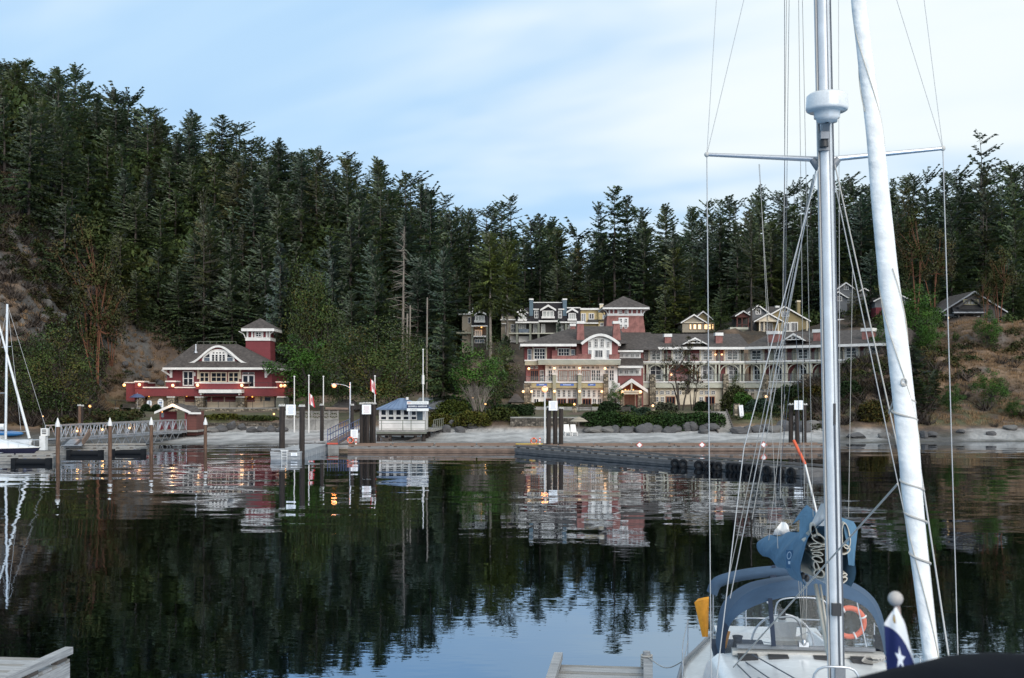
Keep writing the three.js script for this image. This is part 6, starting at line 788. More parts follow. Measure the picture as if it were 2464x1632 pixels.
// red shelter at the head of the gangway
building('red_shelter', 'small red gabled shelter with white trim at the head of the gangway', 'shelter', V(X(425, 112), 1.3, -112), (r) => {
  const A = new Face(365, 112, 490, 112); onFace(A, () => {
    const x0 = A.X(372, .6), x1 = A.X(459.5, .6), y0 = A.Y(991, 0, .6), y1 = A.Y(971.5, 0, .6), xm = (x0 + x1) / 2; sub('roof', gableRoof(x0 + .05, x1 - .05, y0, y1 - .02, -2.6, .58, .12), M.roof, r); sub('gable_trim', slab([[x0, y0], [xm, y1], [x1, y0], [x1, y0 - .22], [xm, y1 - .28], [x0, y0 - .22]], .6, .74), M.white, r); sub('wall', [A.box(384, 424, 990, 1042, -2.4, -2.2)], M.redWall, r);
    for (const p of [385.5, 446]) sub('post', A.box(p - 1.8, p + 1.8, 988, 1042, .1, .3), M.redWall, r); sub('side_wall', A.box(449, 472, 990, 1048, -2.6, .2), M.brownRed, r); { const a = A.pt(447, 992, .5), b = A.pt(484.5, 992, .5), t = A.Y(976, 0, -1); sub('lean_to_roof', hexa([V(a.x, a.y, .6), V(b.x, a.y, .6), V(b.x - 1, t, -1.2), V(xm, t + .1, -1.2), V(a.x, a.y - .1, .6), V(b.x, a.y - .1, .6), V(b.x - 1, t - .1, -1.2), V(xm, t, -1.2)]), M.roof, r); sub('eave', bx(a.x + .3, b.x, a.y - .2, a.y - .02, .61, .7), M.white, r); }
    sub('map_case', A.box(388, 393.5, 994, 1004.5, .31, .4), M.glassPale, r); sub('dock_deck', A.box(366, 476, 1036, 1040, -3, 1.2), M.plank, r); for (const [p, z] of [[372, .8], [392, .8], [415, .8], [447, .8], [380, -2], [430, -2], [465, -2]]) sub('pier_pile', rod(V(A.X(p), -1, z), V(A.X(p), A.Y(1040, 0, .5), z), .17, .17, 8), M.pile, r);
    bulb(r, A.pt(414.5, 975.5, .95), .1, M.bulb, 1.0); bulb(r, A.pt(390, 991.5, .2), .06, M.amber, .25);
  });
});
// aluminium truss gangway
{ const P0 = at(147, 1056, 90), P1 = at(448, 1036, 110.5), o = thing('truss_gangway', 'long silver truss gangway sloping down to the marina float', 'gangway', P0); within(moved(-P0.x, -P0.y, -P0.z), () => {
  const dir = P1.clone().sub(P0), side = V(-dir.z, 0, dir.x).normalize().multiplyScalar(1.4), N = 15; sub('deck', hexa([P0.clone().sub(side), P0, P1, P1.clone().sub(side), ...[P0.clone().sub(side), P0, P1, P1.clone().sub(side)].map((p) => p.clone().add(V(0, -.1, 0)))]), M.aluGrey, o);
  for (const s of [0, -1]) { const a = P0.clone().addScaledVector(side, s), b = P1.clone().addScaledVector(side, s), up = V(0, 1.05, 0), tr = [], di = []; for (let i = 0; i <= N; i++) { const p = a.clone().lerp(b, i / N); tr.push(bar(p, p.clone().add(up), .07)); if (i < N) { const q = a.clone().lerp(b, (i + 1) / N), m = p.clone().lerp(q, .5); di.push(bar(p, m.clone().add(up), .05), bar(m.clone().add(up), q, .05)); } } tr.forEach((g) => sub('truss_post', g, M.alu, o)); di.forEach((g) => sub('truss_diagonal', g, M.alu, o)); sub('top_chord', bar(a.clone().add(up), b.clone().add(up), .1, .1), M.alu, o); sub('bottom_chord', bar(a.clone().add(V(0, -.15, 0)), b.clone().add(V(0, -.15, 0)), .1, .12), M.aluGrey, o); }
  const low = []; for (let i = 3; i < 14; i++) { const p = P0.clone().lerp(P1, i / N).add(V(0, -.2, 0)), q = P0.clone().lerp(P1, (i + 1) / N).add(V(0, -.2, 0)), m = p.clone().lerp(q, .5).add(V(0, -.75, 0)); low.push(bar(p, m, .05), bar(m, q, .05)); if (i < 13) low.push(bar(m, P0.clone().lerp(P1, (i + 1.5) / N).add(V(0, -.95, 0)), .06)); } sub('under_truss', low, M.aluGrey, o);
  for (const [t, k] of [[.11, .9], [.29, .9], [.5, .9]]) { const c = P0.clone().lerp(P1, t).add(V(0, .55, .14)); bulb(o, c, .09, M.amber, .6); } }); }
{ const o = thing('dock_ramp', 'grey ribbed landing plate with dark stripes at the foot of the gangway', 'ramp', at(146, 1072, 86.5)), p = o.position.clone(); within(moved(-p.x, -p.y, -p.z), () => { const q = [at(146, 1071, 86.4), at(196, 1071, 86.4), at(212, 1057, 89.5), at(160, 1057, 89.5)]; sub('plate', hexa([...q, ...q.map((v) => v.clone().add(V(0, -.08, 0)))]), M.aluGrey, o); for (const [a, b] of [[0, .16], [.62, .8]]) { const f = (t, k) => q[0].clone().lerp(q[1], t).lerp(q[3].clone().lerp(q[2], t), k).add(V(0, .012, .004)); sub('stripe', hexa([f(a, 0), f(b, 0), f(b, 1), f(a, 1), ...[f(a, 0), f(b, 0), f(b, 1), f(a, 1)].map((v) => v.clone().add(V(0, -.008, 0)))]), M.iron, o); } sub('side_board', bar(at(198, 1066, 87), at(216, 1040, 89), .1, .5), M.plankBrown, o); }); }
{ const d = 86, o = thing('dock_kiosk', 'white dock kiosk with three dark slots behind the boat bow', 'kiosk', V(X(106, d), .45, -d)); const y = (p) => Y(p, d) - .45, x = (p) => X(p, d) - X(106, d); sub('cabinet', bx(x(98), x(115), y(1049), y(1031), -.3, .05), M.white, o); for (const t of [1034, 1038.2, 1042.4]) sub('slot', bx(x(101.5), x(111.5), y(t + 2), y(t), .05, .08), M.iron, o); sub('base', bx(x(97), x(111), -.02, y(1049.2), -.3, .2), M.white, o); }
// ---------------------------------------------------------------- the sailboat in front: its bow towards the viewer; built in its own frame (x to the right, z forward, heights over the water)
phys('gel', L(0.82, 0.84, 0.85), 0.22, { clearcoat: 0.4, clearcoatRoughness: 0.1, map: rep(T.canvas, 0.4) }); std('gelWarm', L(0.62, 0.60, 0.56), 0.4, { map: rep(T.canvas, 0.4) }); std('nonSkid', L(0.55, 0.60, 0.66), 0.85, { map: rep(T.mottle, 1.2) });
std('sunbrella', L(0.090, 0.20, 0.315), 0.9, { map: rep(T.canvas, 0.9), bumpMap: rep(T.bump, 0.8), bumpScale: 0.006 }); std('dodgerBlue', L(0.058, 0.105, 0.175), 0.9, { map: rep(T.canvas, 0.9), bumpMap: rep(T.bump, 0.8), bumpScale: 0.006 }); std('navyCanvas', L(0.028, 0.042, 0.075), 0.92, { map: rep(T.canvas, 0.9) });
std('sailCloth', L(0.84, 0.85, 0.85), 0.8, { map: rep(T.canvas, 0.6), bumpMap: rep(T.bump, 0.5), bumpScale: 0.012 }); std('sailCream', L(0.60, 0.56, 0.48), 0.85, { map: rep(T.canvas, 0.8) }); std('rope', L(0.42, 0.40, 0.37), 0.9); std('ropeDark', L(0.10, 0.11, 0.13), 0.9); std('wire', L(0.44, 0.44, 0.44), 0.5, { metalness: 0.1 }); std('mastAlu', L(0.74, 0.765, 0.79), 0.42, { metalness: 0.12, map: rep(T.canvas, 0.7) }); std('gold', L(0.78, 0.33, 0.025), 0.75, { map: rep(T.canvas, 1.2) });
phys('vinyl', L(0.86, 0.89, 0.92), 0.05, { transmission: 0.96, thickness: 0, ior: 1.45, specularIntensity: 0.35 });
const O9 = V(X(2012, 11.4), 0, -11.4), TURN = -0.1145, FWD = V(Math.sin(TURN), 0, Math.cos(TURN)), RIGHT = V(Math.cos(TURN), 0, -Math.sin(TURN));
const bp = (px, py, lz) => { const dir = V((px - CX) / F, -(py - HY) / F, -1), C = V(0, EYE, 0), t = O9.clone().addScaledVector(FWD, lz).sub(C).dot(FWD) / dir.dot(FWD), p = C.addScaledVector(dir, t).sub(O9); return V(p.dot(RIGHT), p.y, lz); };
function loft(sections, closed = false, m = 1) { const N = sections[0].length, pos = [], uv = [], idx = []; sections.forEach((s, j) => s.forEach((p, i) => { pos.push(p.x, p.y, p.z); uv.push(i / N * m, j * 0.3 * m); })); for (let j = 0; j < sections.length - 1; j++) for (let i = 0; i < N - (closed ? 0 : 1); i++) { const a = j * N + i, b = j * N + (i + 1) % N, c = a + N, d = b + N; idx.push(a, b, c, b, d, c); } const g = new THREE.BufferGeometry(); g.setAttribute('position', new THREE.Float32BufferAttribute(pos, 3)); g.setAttribute('uv', new THREE.Float32BufferAttribute(uv, 2)); g.setIndex(idx); g.computeVertexNormals(); return plain(g); }
function thicken(sections, t) { const g = loft(sections), h = g.clone(), p = h.attributes.position, n = h.attributes.normal; for (let i = 0; i < p.count; i++) p.setXYZ(i, p.getX(i) - n.getX(i) * t, p.getY(i) - n.getY(i) * t, p.getZ(i) - n.getZ(i) * t); return [g, h]; }
const boat = thing('sailboat', 'white sailboat with blue canvas, tall silver mast and furled white headsail, bow towards the viewer', 'sailboat', O9, TURN);
{
  const r = boat, st = (a, b, rad, m = M.wire, name = 'stay', n = 5) => sub(name, rod(a, b, rad * .66, rad * .66, n), m, r);
  // hull and deck
  const stations = curve(16, (t) => { const z = lerp(4.7, -6.5, t), b = along([[-4.7, 0.03], [-3.4, 0.66], [-1.5, 1.24], [0.5, 1.5], [3, 1.52], [4.25, 1.42], [5.5, 1.1], [6.5, 0.85]], -z), h = 1.34 - 0.30 * t + 0.06 * t * t; return [z, b, h]; });
  sub('hull', [-1, 1].map((s) => loft(stations.map(([z, b, h]) => [V(s * b, h, z), V(s * b * 1.0, h * 0.6, z), V(s * b * 0.93, 0.15, z), V(s * b * 0.6, -0.35, z), V(0, -0.6, z)]))), M.gel, r);
  sub('deck', loft(stations.map(([z, b, h]) => [V(-b + 0.01, h - 0.02, z), V(-b * 0.5, h + 0.02, z), V(0, h + 0.04, z), V(b * 0.5, h + 0.02, z), V(b - 0.01, h - 0.02, z)])), M.gel, r);
  for (const s of [-1, 1]) sub('toe_rail', tube(stations.map(([z, b, h]) => V(s * Math.max(.01, b - 0.03), h + 0.03, z)), 0.03, 5, 40), M.aluGrey, r);
  // coachroof
  const roofS = curve(8, (t) => { const z = lerp(1.9, -2.75, t), w = lerp(0.55, 1.12, Math.pow(t, 0.6)), h = lerp(1.45, 1.66, t); return [V(-w - 0.12, 1.15, z), V(-w - 0.02, h - 0.12, z), V(-w + 0.12, h, z), V(0, h + 0.07, z), V(w - 0.12, h, z), V(w + 0.02, h - 0.12, z), V(w + 0.12, 1.15, z)]; });
  sub('coachroof', loft(roofS), M.gel, r);
  sub('hatch', [bx(-0.36, 0.30, 1.655, 1.70, 0.25, 0.85), bx(-0.32, 0.26, 1.70, 1.72, 0.29, 0.81)], M.glassPale, r);
  for (const x of [-0.62, 0.62]) sub('grab_rail', tube([V(x, 1.60, 1.0), V(x, 1.68, 0.6), V(x, 1.71, -0.6), V(x, 1.70, -1.4), V(x, 1.64, -1.6)], 0.018, 5), M.steel, r);
  { const a = bp(1762, 1565, -2.6), b = bp(2128, 1585, -2.6); sub('traveller_beam', bx(a.x, b.x, b.y, a.y, -2.75, -2.55), M.gelWarm, r); sub('traveller_track', bx(a.x + .06, b.x - .1, a.y + .02, a.y + .06, -2.70, -2.62), M.aluGrey, r); for (const x of [a.x + .18, a.x + .55, b.x - .3, b.x - .75]) sub('rope_clutch', bx(x - .12, x + .12, b.y - .06, b.y + .035, -2.53, -2.38), M.iron, r); sub('traveller_car', bx(bp(1935, 1560, -2.6).x - .06, bp(1935, 1560, -2.6).x + .06, a.y + .06, a.y + .12, -2.73, -2.6), M.steel, r); }
  // mast
  const mA = bp(2010, 1560, 0), mB = bp(1978, 0, 0), md = mB.clone().sub(mA).normalize(), mp = (y) => mA.clone().addScaledVector(md, (y - mA.y) / md.y);
  const mastAt = (y0, y1) => { const g = new THREE.CylinderGeometry(1, 1, y1 - y0, 24); g.scale(0.080, 1, 0.11); g.translate(0, (y0 + y1) / 2, 0); const p = g.attributes.position; for (let i = 0; i < p.count; i++) { const q = mp(p.getY(i)); p.setXYZ(i, p.getX(i) + q.x, p.getY(i), p.getZ(i) + q.z); } const uv = g.attributes.uv; for (let i = 0; i < uv.count; i++) uv.setXY(i, uv.getX(i) * .5, uv.getY(i) * (y1 - y0)); return plain(g); };
  sub('mast', mastAt(1.5, 15.6), M.mastAlu, r); sub('mast_track', [bar(mp(1.7).add(V(.012, 0, -.112)), mp(15.5).add(V(.012, 0, -.112)), .02, .02), bar(mp(1.7).add(V(.03, 0, .104)), mp(15.5).add(V(.03, 0, .104)), .012, .008)], M.aluGrey, r);
  sub('mast_collar', mastAt(1.42, 1.6), M.iron, r); for (const [x, y0, y1] of [[.02, 2.02, 2.22], [-.01, 1.9, 1.98]]) sub('mast_cleat', bx(mp(y0).x + x - .05, mp(y0).x + x + .05, y0, y1, .10, .15), M.aluGrey, r); { const q = mp(Y(998, 11.2)); sub('halyard_exit', bx(q.x + .01, q.x + .035, q.y - .11, q.y + .11, .10, .116), M.iron, r); sub('halyard', [rod(q.clone().add(V(.022, -.1, .118)), mp(2.1).add(V(.022, 0, .118)), .008)], M.ropeDark, r); }
  { const q = bp(2013, 1466, .1); sub('mast_winch', [bx(q.x - .05, q.x + .04, q.y - .06, q.y + .06, .09, .16)], M.iron, r); }
  for (const [x, y0, y1, k] of [[-.075, 1.6, 9, .010], [-.062, 1.6, 15, .008], [.072, 1.6, 15, .007]]) sub('halyard', tube(curve(6, (t) => mp(lerp(y0, y1, t)).add(V(x, 0, .07 + .004 * Math.sin(t * 20)))), k, 5, 12), k > .009 ? M.rope : M.ropeDark, r);
  // spreaders
  const sl = bp(1701, 372, -.12), sr = bp(2269, 357, -.12), root = mp(bp(1985, 383, 0).y);
  for (const [e, s] of [[sl, -1], [sr, 1]]) { const a = root.clone().add(V(s * .07, 0, 0)); sub('spreader', [rod(a, e, .030, .020, 8)], M.alu, r); sub('spreader_tip', ball(e, .028, 8), M.gelWarm, r); sub('spreader_root', rod(root.clone().add(V(s * .05, -.08, 0)), root.clone().add(V(s * .13, .0, 0)), .06, .035, 8), M.aluGrey, r); }
  // shrouds
  const top = mp(15.4), sp2 = 10.9, c2 = mp(sp2);
  const chL = V(bp(1708, 1632, -.25).x + .02, 1.2, -.25), chR = V(bp(2318, 1632, -.25).x - .02, 1.2, -.25);
  st(sl, chL, .0085); st(sr, chR, .0085);
  st(sl, V(bp(1724, 0, -.1).x, bp(1724, 0, -.1).y, -.1), .005); st(sl, V(bp(1790, 0, -.1).x, bp(1790, 0, -.1).y, -.1), .005); st(sr, V(bp(2224, 0, -.1).x, bp(2224, 0, -.1).y, -.1), .005); st(sr, V(bp(2158, 0, -.1).x, bp(2158, 0, -.1).y, -.1), .005);
  for (const [e, p0, p1] of [[sl, 1724, 1790], [sr, 2224, 2158]]) for (const p of [p0, p1]) { const q = bp(p, 0, -.1), d = q.clone().sub(e); st(q, e.clone().addScaledVector(d, p === p0 ? 2.0 : 1.35), .005); }
  st(root.clone().add(V(-.08, -.1, .1)), bp(1790, 1080, .5).lerp(root, 0), .0085, M.wire, 'lower_shroud'); st(root.clone().add(V(-.08, -.1, -.1)), bp(1757, 1440, -.7), .0085, M.wire, 'lower_shroud'); st(bp(1790, 1080, .5), bp(1725, 1632, .9), .0085, M.wire, 'lower_shroud'); st(root.clone().add(V(.08, -.08, -.1)), bp(2196, 1330, -.8), .009, M.wire, 'lower_shroud'); st(root.clone().add(V(.08, -.08, .1)), bp(2170, 1120, .6), .011, M.rope, 'lower_shroud');
  // halyards, lazy jacks and flag lines
  for (const [p0, y0, z0, p1, y1, z1, rad, m] of [[1888, 0, -1.6, 1889, 900, -1.6, .006, M.ropeDark], [1893, 0, -1.6, 1878, 1200, -1.7, .006, M.rope], [1899, 0, -1.6, 1886, 1060, -1.7, .005, M.ropeDark], [1922, 0, -.5, 1936, 1200, -.6, .005, M.rope], [1931, 0, -.4, 1960, 1400, -.4, .005, M.rope], [2018, 0, -.1, 2022, 1400, -.2, .005, M.wire], [1826, 395, -.2, 1850, 760, -.3, .004, M.rope], [1828, 395, -.2, 1872, 1320, -.4, .004, M.rope], [1889, 950, -1.7, 1850, 1300, -2.0, .006, M.rope], [1878, 1180, -1.7, 1832, 1295, -3.6, .005, M.rope], [1878, 1180, -1.7, 1905, 1262, -2, .005, M.rope], [1904, 900, -1.2, 1872, 1180, -1.4, .005, M.ropeDark], [1916, 800, -1.2, 1930, 1220, -1.4, .005, M.ropeDark], [2052, 640, -.2, 2042, 1245, -.4, .005, M.rope], [1958, 420, -.2, 1810, 1250, -.9, .008, M.rope], [1955, 430, -.2, 1752, 1400, -1.4, .007, M.rope]]) st(bp(p0, y0, z0), bp(p1, y1, z1), rad, m, 'running_line', 5);
  // radar and masthead light
  { const c = bp(1990, 266, .3); sub('radome', lathe([[.005, .17], [.17, .165], [.198, .14], [.206, .02], [.20, 0], [.185, -.01], [.13, -.012], [.125, -.075], [.105, -.085], [.1, -.115], [.02, -.12]], 28).translate(c.x, c.y, c.z), M.gel, r); sub('radar_bracket', [bar(c.clone().add(V(0, -.1, -.05)), V(c.x - .01, c.y - .28, .12), .07, .08), bx(c.x - .05, c.x + .05, c.y - .36, c.y - .16, .08, .14)], M.aluGrey, r); const l = bp(1984, 333, .2); sub('deck_light', [bx(l.x - .04, l.x + .04, l.y - .01, l.y + .06, .12, .24)], M.aluGrey, r); sub('deck_light_lens', rod(l.clone().add(V(0, -.08, -.02)), l.clone().add(V(0, -.01, -.02)), .045, .04, 10), M.iron, r); }
  // furled headsail on its stay
  const f0 = bp(2252, 1690, 4.3), f1 = bp(2068, 0, 2.05), fd = f1.clone().sub(f0), fp = (t) => f0.clone().addScaledVector(fd, t);
  { const prof = (t) => t < 0 ? .05 : lerp(.050, .076, smooth(t, .05, .36)) * lerp(1, .80, smooth(t, .40, 1.0)) * lerp(1, .5, smooth(t, 1.1, 1.75)); const S = curve(90, (k) => { const t = lerp(-.04, 1.75, k), c = fp(t), rad = prof(t); return curve(23, (q) => { const a = q * 2 * Math.PI, w = 1 + .09 * Math.cos(a + t * 16) + .02 * Math.sin(3 * a - t * 40) + .03 * (fbm(t * 22, Math.cos(a) * 1.2 + 3, Math.sin(a) * 1.2, 2) - .5); return V(c.x + Math.cos(a) * rad * w, c.y, c.z + Math.sin(a) * rad * w); }); }); sub('furled_headsail', loft(S, false, 1), M.sailCloth, r);
    for (const [t0, n, off] of [[.155, 1, .012], [.205, 1, .010], [.245, 1, .012], [.335, 1.2, .012]]) sub('furling_line', tube(curve(20, (k) => { const t = t0 + k * .025 * n, c = fp(t), a = k * 6.6 * n - .6, R = prof(t) * 1.06; return V(c.x + Math.cos(a) * R, c.y, c.z + Math.sin(a) * R); }), .009, 5, 40), M.rope, r);
    for (const [t0, t1, ph] of [[-.02, .55, 0], [.3, 1.0, 2.2], [.8, 1.7, 4]]) sub('sail_edge', tube(curve(40, (k) => { const t = lerp(t0, t1, k), c = fp(t), a = ph + t * 14, R = prof(t) * 1.07; return V(c.x + Math.cos(a) * R, c.y, c.z + Math.sin(a) * R); }), .0035, 4, 120), M.sailCream, r); const cl = fp(.385); sub('clew_knot', [ball(cl.clone().add(V(.0, 0, .078)), .014, 8), tube(curve(10, (k) => cl.clone().add(V(Math.cos(k * 6.3) * .02, Math.sin(k * 6.3) * .026 + .02, .082))), .006, 5, 20), tube([cl.clone().add(V(0, 0, .078)), cl.clone().add(V(.05, -.04, .06)), cl.clone().add(V(.085, -.14, .0))], .007, 5), tube([cl.clone().add(V(0, 0, .078)), cl.clone().add(V(-.05, -.07, .065)), cl.clone().add(V(-.085, -.2, .0))], .007, 5)], M.rope, r); sub('drum', [rod(fp(-.06), fp(-.03), .09, .09, 14)], M.iron, r);
    sub('headstay_lines', [rod(bp(2258, 1580, 4.0), bp(2216, 1180, 3.4), .008), rod(bp(2284, 1585, 4.2), bp(2214, 1120, 3.3), .006)], M.wire, r); st(bp(2160, 1165, 3.3), bp(1765, 1606, .6), .012, M.rope, 'sheet'); }
  // boom with the mainsail flaked in its open cover
  const b0 = bp(2000, 1398, -.18), b1 = bp(1838, 1312, -4.1), bd = b1.clone().sub(b0), bq = (t) => b0.clone().addScaledVector(bd, t); sub('boom', rod(b0, b1, .055, .05, 12), M.mastAlu, r);
  { const side = bd.clone().cross(V(0, 1, 0)).normalize(), W = (t) => lerp(.31, .10, Math.pow(t, .7)), Hh = (t) => lerp(.78, .20, Math.pow(t, .70));
    const sec = (t, s) => curve(10, (k) => { const c = bq(t), w = W(t), h = Hh(t), a = lerp(-.5, 1, k) * Math.PI / 2, bulge = s * (Math.cos(a * .9) * w * 1.0 + .02 * Math.sin(k * 9 + t * 25) * (1 - t)); return c.clone().addScaledVector(side, -bulge * -1).add(V(0, -.09 + (k) * h + .02 * Math.sin(t * 19 + k * 4), 0)); });
    for (const s of [-1, 1]) sub('sail_cover', thicken(curve(18, (k) => sec(lerp(s < 0 ? .02 : .035, 1, k), s)), .004), M.sunbrella, r);
    sub('cover_flap', thicken([curve(8, (k) => bp(lerp(1908, 1942, k), lerp(1262, 1216, k) + Math.sin(k * 3) * -4, -.55)), curve(8, (k) => bp(lerp(1925, 1962, k), lerp(1250, 1232, k), -.42)), curve(8, (k) => bp(lerp(1923, 1966, k), lerp(1300, 1256, k), -.36))], .004), M.sunbrella, r);
    sub('cover_flap', thicken([curve(8, (k) => bp(lerp(2024, 2054, k), lerp(1246, 1256, k), -.5)), curve(8, (k) => bp(lerp(2028, 2064, k), lerp(1262, 1275, k), -.32)), curve(8, (k) => bp(lerp(2036, 2058, k), lerp(1300, 1330, k), -.3)), curve(8, (k) => bp(lerp(2042, 2056, k), lerp(1360, 1362, k), -.3))], .004), M.sunbrella, r);
    lettered('coverLabel', 1, 2.2, (g, w, h) => { g.strokeStyle = '#c9d6e2'; g.lineWidth = w * .07; g.beginPath(); g.ellipse(w * .45, h * .3, w * .28, h * .2, .3, 0, 6.3); g.stroke(); g.fillStyle = '#c9d6e2'; g.fillRect(w * .3, h * .62, w * .45, h * .16); }, '#3f6486', .9);
    { const a = bp(1906, 1345, -1.1), n = printed(-.045, .045, -.1, .1, -.002, .002); n.rotateY(-.75); n.rotateX(-.1); n.translate(...sec(.22, -1)[4].toArray()); n.translate(-.014, .0, .012); sub('cover_label', n, M.coverLabel, r); }
    // folds of the sail: bent strips that stand in the opening
    const fold = (cx, cy, w, h, tilt, z, dep = .5) => { const c = bp(cx, cy, z), k = 237 / 1, out = curve(22, (t) => { const a = t * 6.283, e = .5 + .5 * Math.sin(a); return [Math.cos(a) * w / 237 / 2 * (1 - .35 * e), Math.sin(a) * h / 237 / 2]; }).slice(0, -1), inn = out.map(([x, y]) => { const l = Math.hypot(x, y), q = Math.max(.05, 1 - .013 / l); return [x * q, y * q]; }); const g = slab(out, -dep, 0, [inn.slice().reverse()]); g.rotateZ(tilt); g.translate(c.x, c.y, c.z); return g; };
    for (const [cx, cy, w, h, ti] of [[1958, 1276, 20, 34, .15], [1972, 1298, 46, 22, -.5], [1962, 1312, 40, 10, .1], [1972, 1320, 52, 9, .2], [1968, 1333, 34, 10, -.1], [1968, 1346, 34, 15, -.35], [1964, 1362, 16, 24, .3], [1972, 1380, 34, 22, -.4], [2036, 1290, 26, 66, .1], [2032, 1322, 34, 26, .5], [2032, 1384, 18, 10, .3], [2030, 1396, 26, 14, .7]]) sub('sail_fold', fold(cx, cy, w, h, ti, -.28), M.sailCream, r);
    sub('sail_bundle', loft(curve(8, (k) => { const t = lerp(.07, .8, k), c = bq(t); return curve(12, (q) => { const a = q * 6.283; return c.clone().addScaledVector(side, Math.cos(a) * W(t) * .55).add(V(0, -.05 + Hh(t) * (.30 + .28 * Math.sin(a)) + .02 * Math.sin(a * 5 + t * 9), 0)); }); })), M.sailCream, r);
    sub('sail_head', thicken([curve(6, (k) => bp(lerp(1860, 1903, k), 1288, -2.7)), curve(6, (k) => bp(lerp(1864, 1899, k), 1276 - 3 * Math.sin(k * 9), -2.6)), curve(6, (k) => bp(lerp(1876, 1897, k), 1262 + 5 * Math.sin(k * 7), -2.75)), curve(6, (k) => bp(lerp(1880, 1888, k), 1257, -2.8))], .004), M.sailCloth, r);
    sub('sail_peak', thicken([curve(4, (k) => bp(lerp(1950, 1985, k), 1266, -.3)), curve(4, (k) => bp(lerp(1962, 1985, k), 1240, -.25)), curve(4, (k) => bp(lerp(1976, 1983, k), 1212, -.2))], .004), M.sailCloth, r); }
  // mainsheet, vang
  for (const [p0, y0, p1, y1] of [[1921, 1388, 1932, 1548], [1927, 1388, 1934, 1548], [1933, 1392, 1936, 1548], [1942, 1394, 1938, 1548]]) st(bp(p0, y0, -1.8), bp(p1, y1, -2.6), .006, M.rope, 'mainsheet'); for (const [p, y] of [[1922, 1386], [1932, 1386], [1942, 1392]]) sub('block', ball(bp(p, y, -1.8), .032, 8, 1.4), M.iron, r); sub('block', ball(bp(1935, 1546, -2.55), .03, 8, 1.5), M.steel, r);
  sub('vang', [rod(bp(1963, 1408, -.9), bp(1995, 1575, -.12), .022, .03, 10), rod(bp(1974, 1408, -.85), bp(1999, 1570, -.1), .012)], M.sailCream, r);
  // dodger: canvas bows, clear panes, middle strap
  const archP = (pts, z) => { const c = new THREE.CatmullRomCurve3(pts.map(([px, py]) => bp(px, py, z))); return c.getPoints(36); };
  const bow0 = archP([[1733, 1600], [1737, 1530], [1756, 1468], [1800, 1426], [1868, 1402], [1950, 1394], [2040, 1410], [2096, 1448], [2122, 1510], [2136, 1592]], -2.85), bowIn = archP([[1743, 1598], [1748, 1530], [1765, 1492], [1808, 1462], [1872, 1441], [1950, 1433], [2034, 1440], [2088, 1466], [2115, 1514], [2132, 1590]], -2.72), bowBack = archP([[1722, 1600], [1724, 1520], [1740, 1450], [1790, 1408], [1862, 1390], [1950, 1383], [2045, 1398], [2104, 1440], [2130, 1505], [2142, 1592]], -3.9);
  sub('dodger_canvas', [...thicken([bowIn.slice(6, 31), bow0.slice(6, 31)], .004), ...thicken([bow0, bowBack], .004)], M.dodgerBlue, r); sub('dodger_side', thicken([bowIn.slice(0, 7), bow0.slice(0, 7)], .004), M.navyCanvas, r); sub('dodger_side', thicken([bowIn.slice(30), bow0.slice(30)], .004), M.dodgerBlue, r);
  { const base = curve(36, (t) => bp(lerp(1758, 2124, t), lerp(1562, 1562, t), -2.56)); sub('dodger_window', loft([base.slice(1, 17), bowIn.slice(1, 17)]), M.vinyl, r); sub('dodger_window', loft([base.slice(19, 36), bowIn.slice(19, 36)]), M.vinyl, r); const q = bp(1853, 1440, -2.7), s = bp(1862, 1556, -2.56); sub('dodger_strap', bar(q, s, .055, .012), M.navyCanvas, r); }
  // folded bimini behind
  { const pts = [[1713, 1428], [1724, 1404], [1760, 1390], [1830, 1378], [1920, 1374], [1990, 1380], [2050, 1396]].map(([px, py]) => bp(px, py, -5.2)); sub('folded_bimini', tube(pts, .085, 10, 60), M.dodgerBlue, r); sub('bimini_tie', [hexa([bp(1850, 1412, -5.1), bp(1872, 1412, -5.1), bp(1866, 1360, -5.15), bp(1858, 1360, -5.15), bp(1850, 1412, -5.3), bp(1872, 1412, -5.3), bp(1866, 1360, -5.25), bp(1858, 1360, -5.25)])], M.navyCanvas, r); for (const [a, y, b, z] of [[1716, 1425, 1716, 1600], [2052, 1400, 2090, 1580]]) st(bp(a, y, -5.2), bp(b, z, -5.2), .014, M.steel, 'bimini_frame'); }
  // cockpit: coamings, pedestal, wheel, rails
  for (const s of [-1, 1]) sub('cockpit_coaming', [loft([0, .33, .66, 1].map((t) => { const z = lerp(-2.8, -6.2, t), w = lerp(1.0, .62, t); return [V(s * (w + .22), 1.0, z), V(s * (w + .12), 1.24, z), V(s * w, 1.26, z), V(s * (w - .1), 1.0, z)]; }))], M.gel, r); sub('transom_seat', bx(-.8, .8, .95, 1.22, -6.6, -6.1), M.gel, r); sub('cockpit_sole', bx(-.8, .8, .62, .66, -6.1, -2.9), M.nonSkid, r);
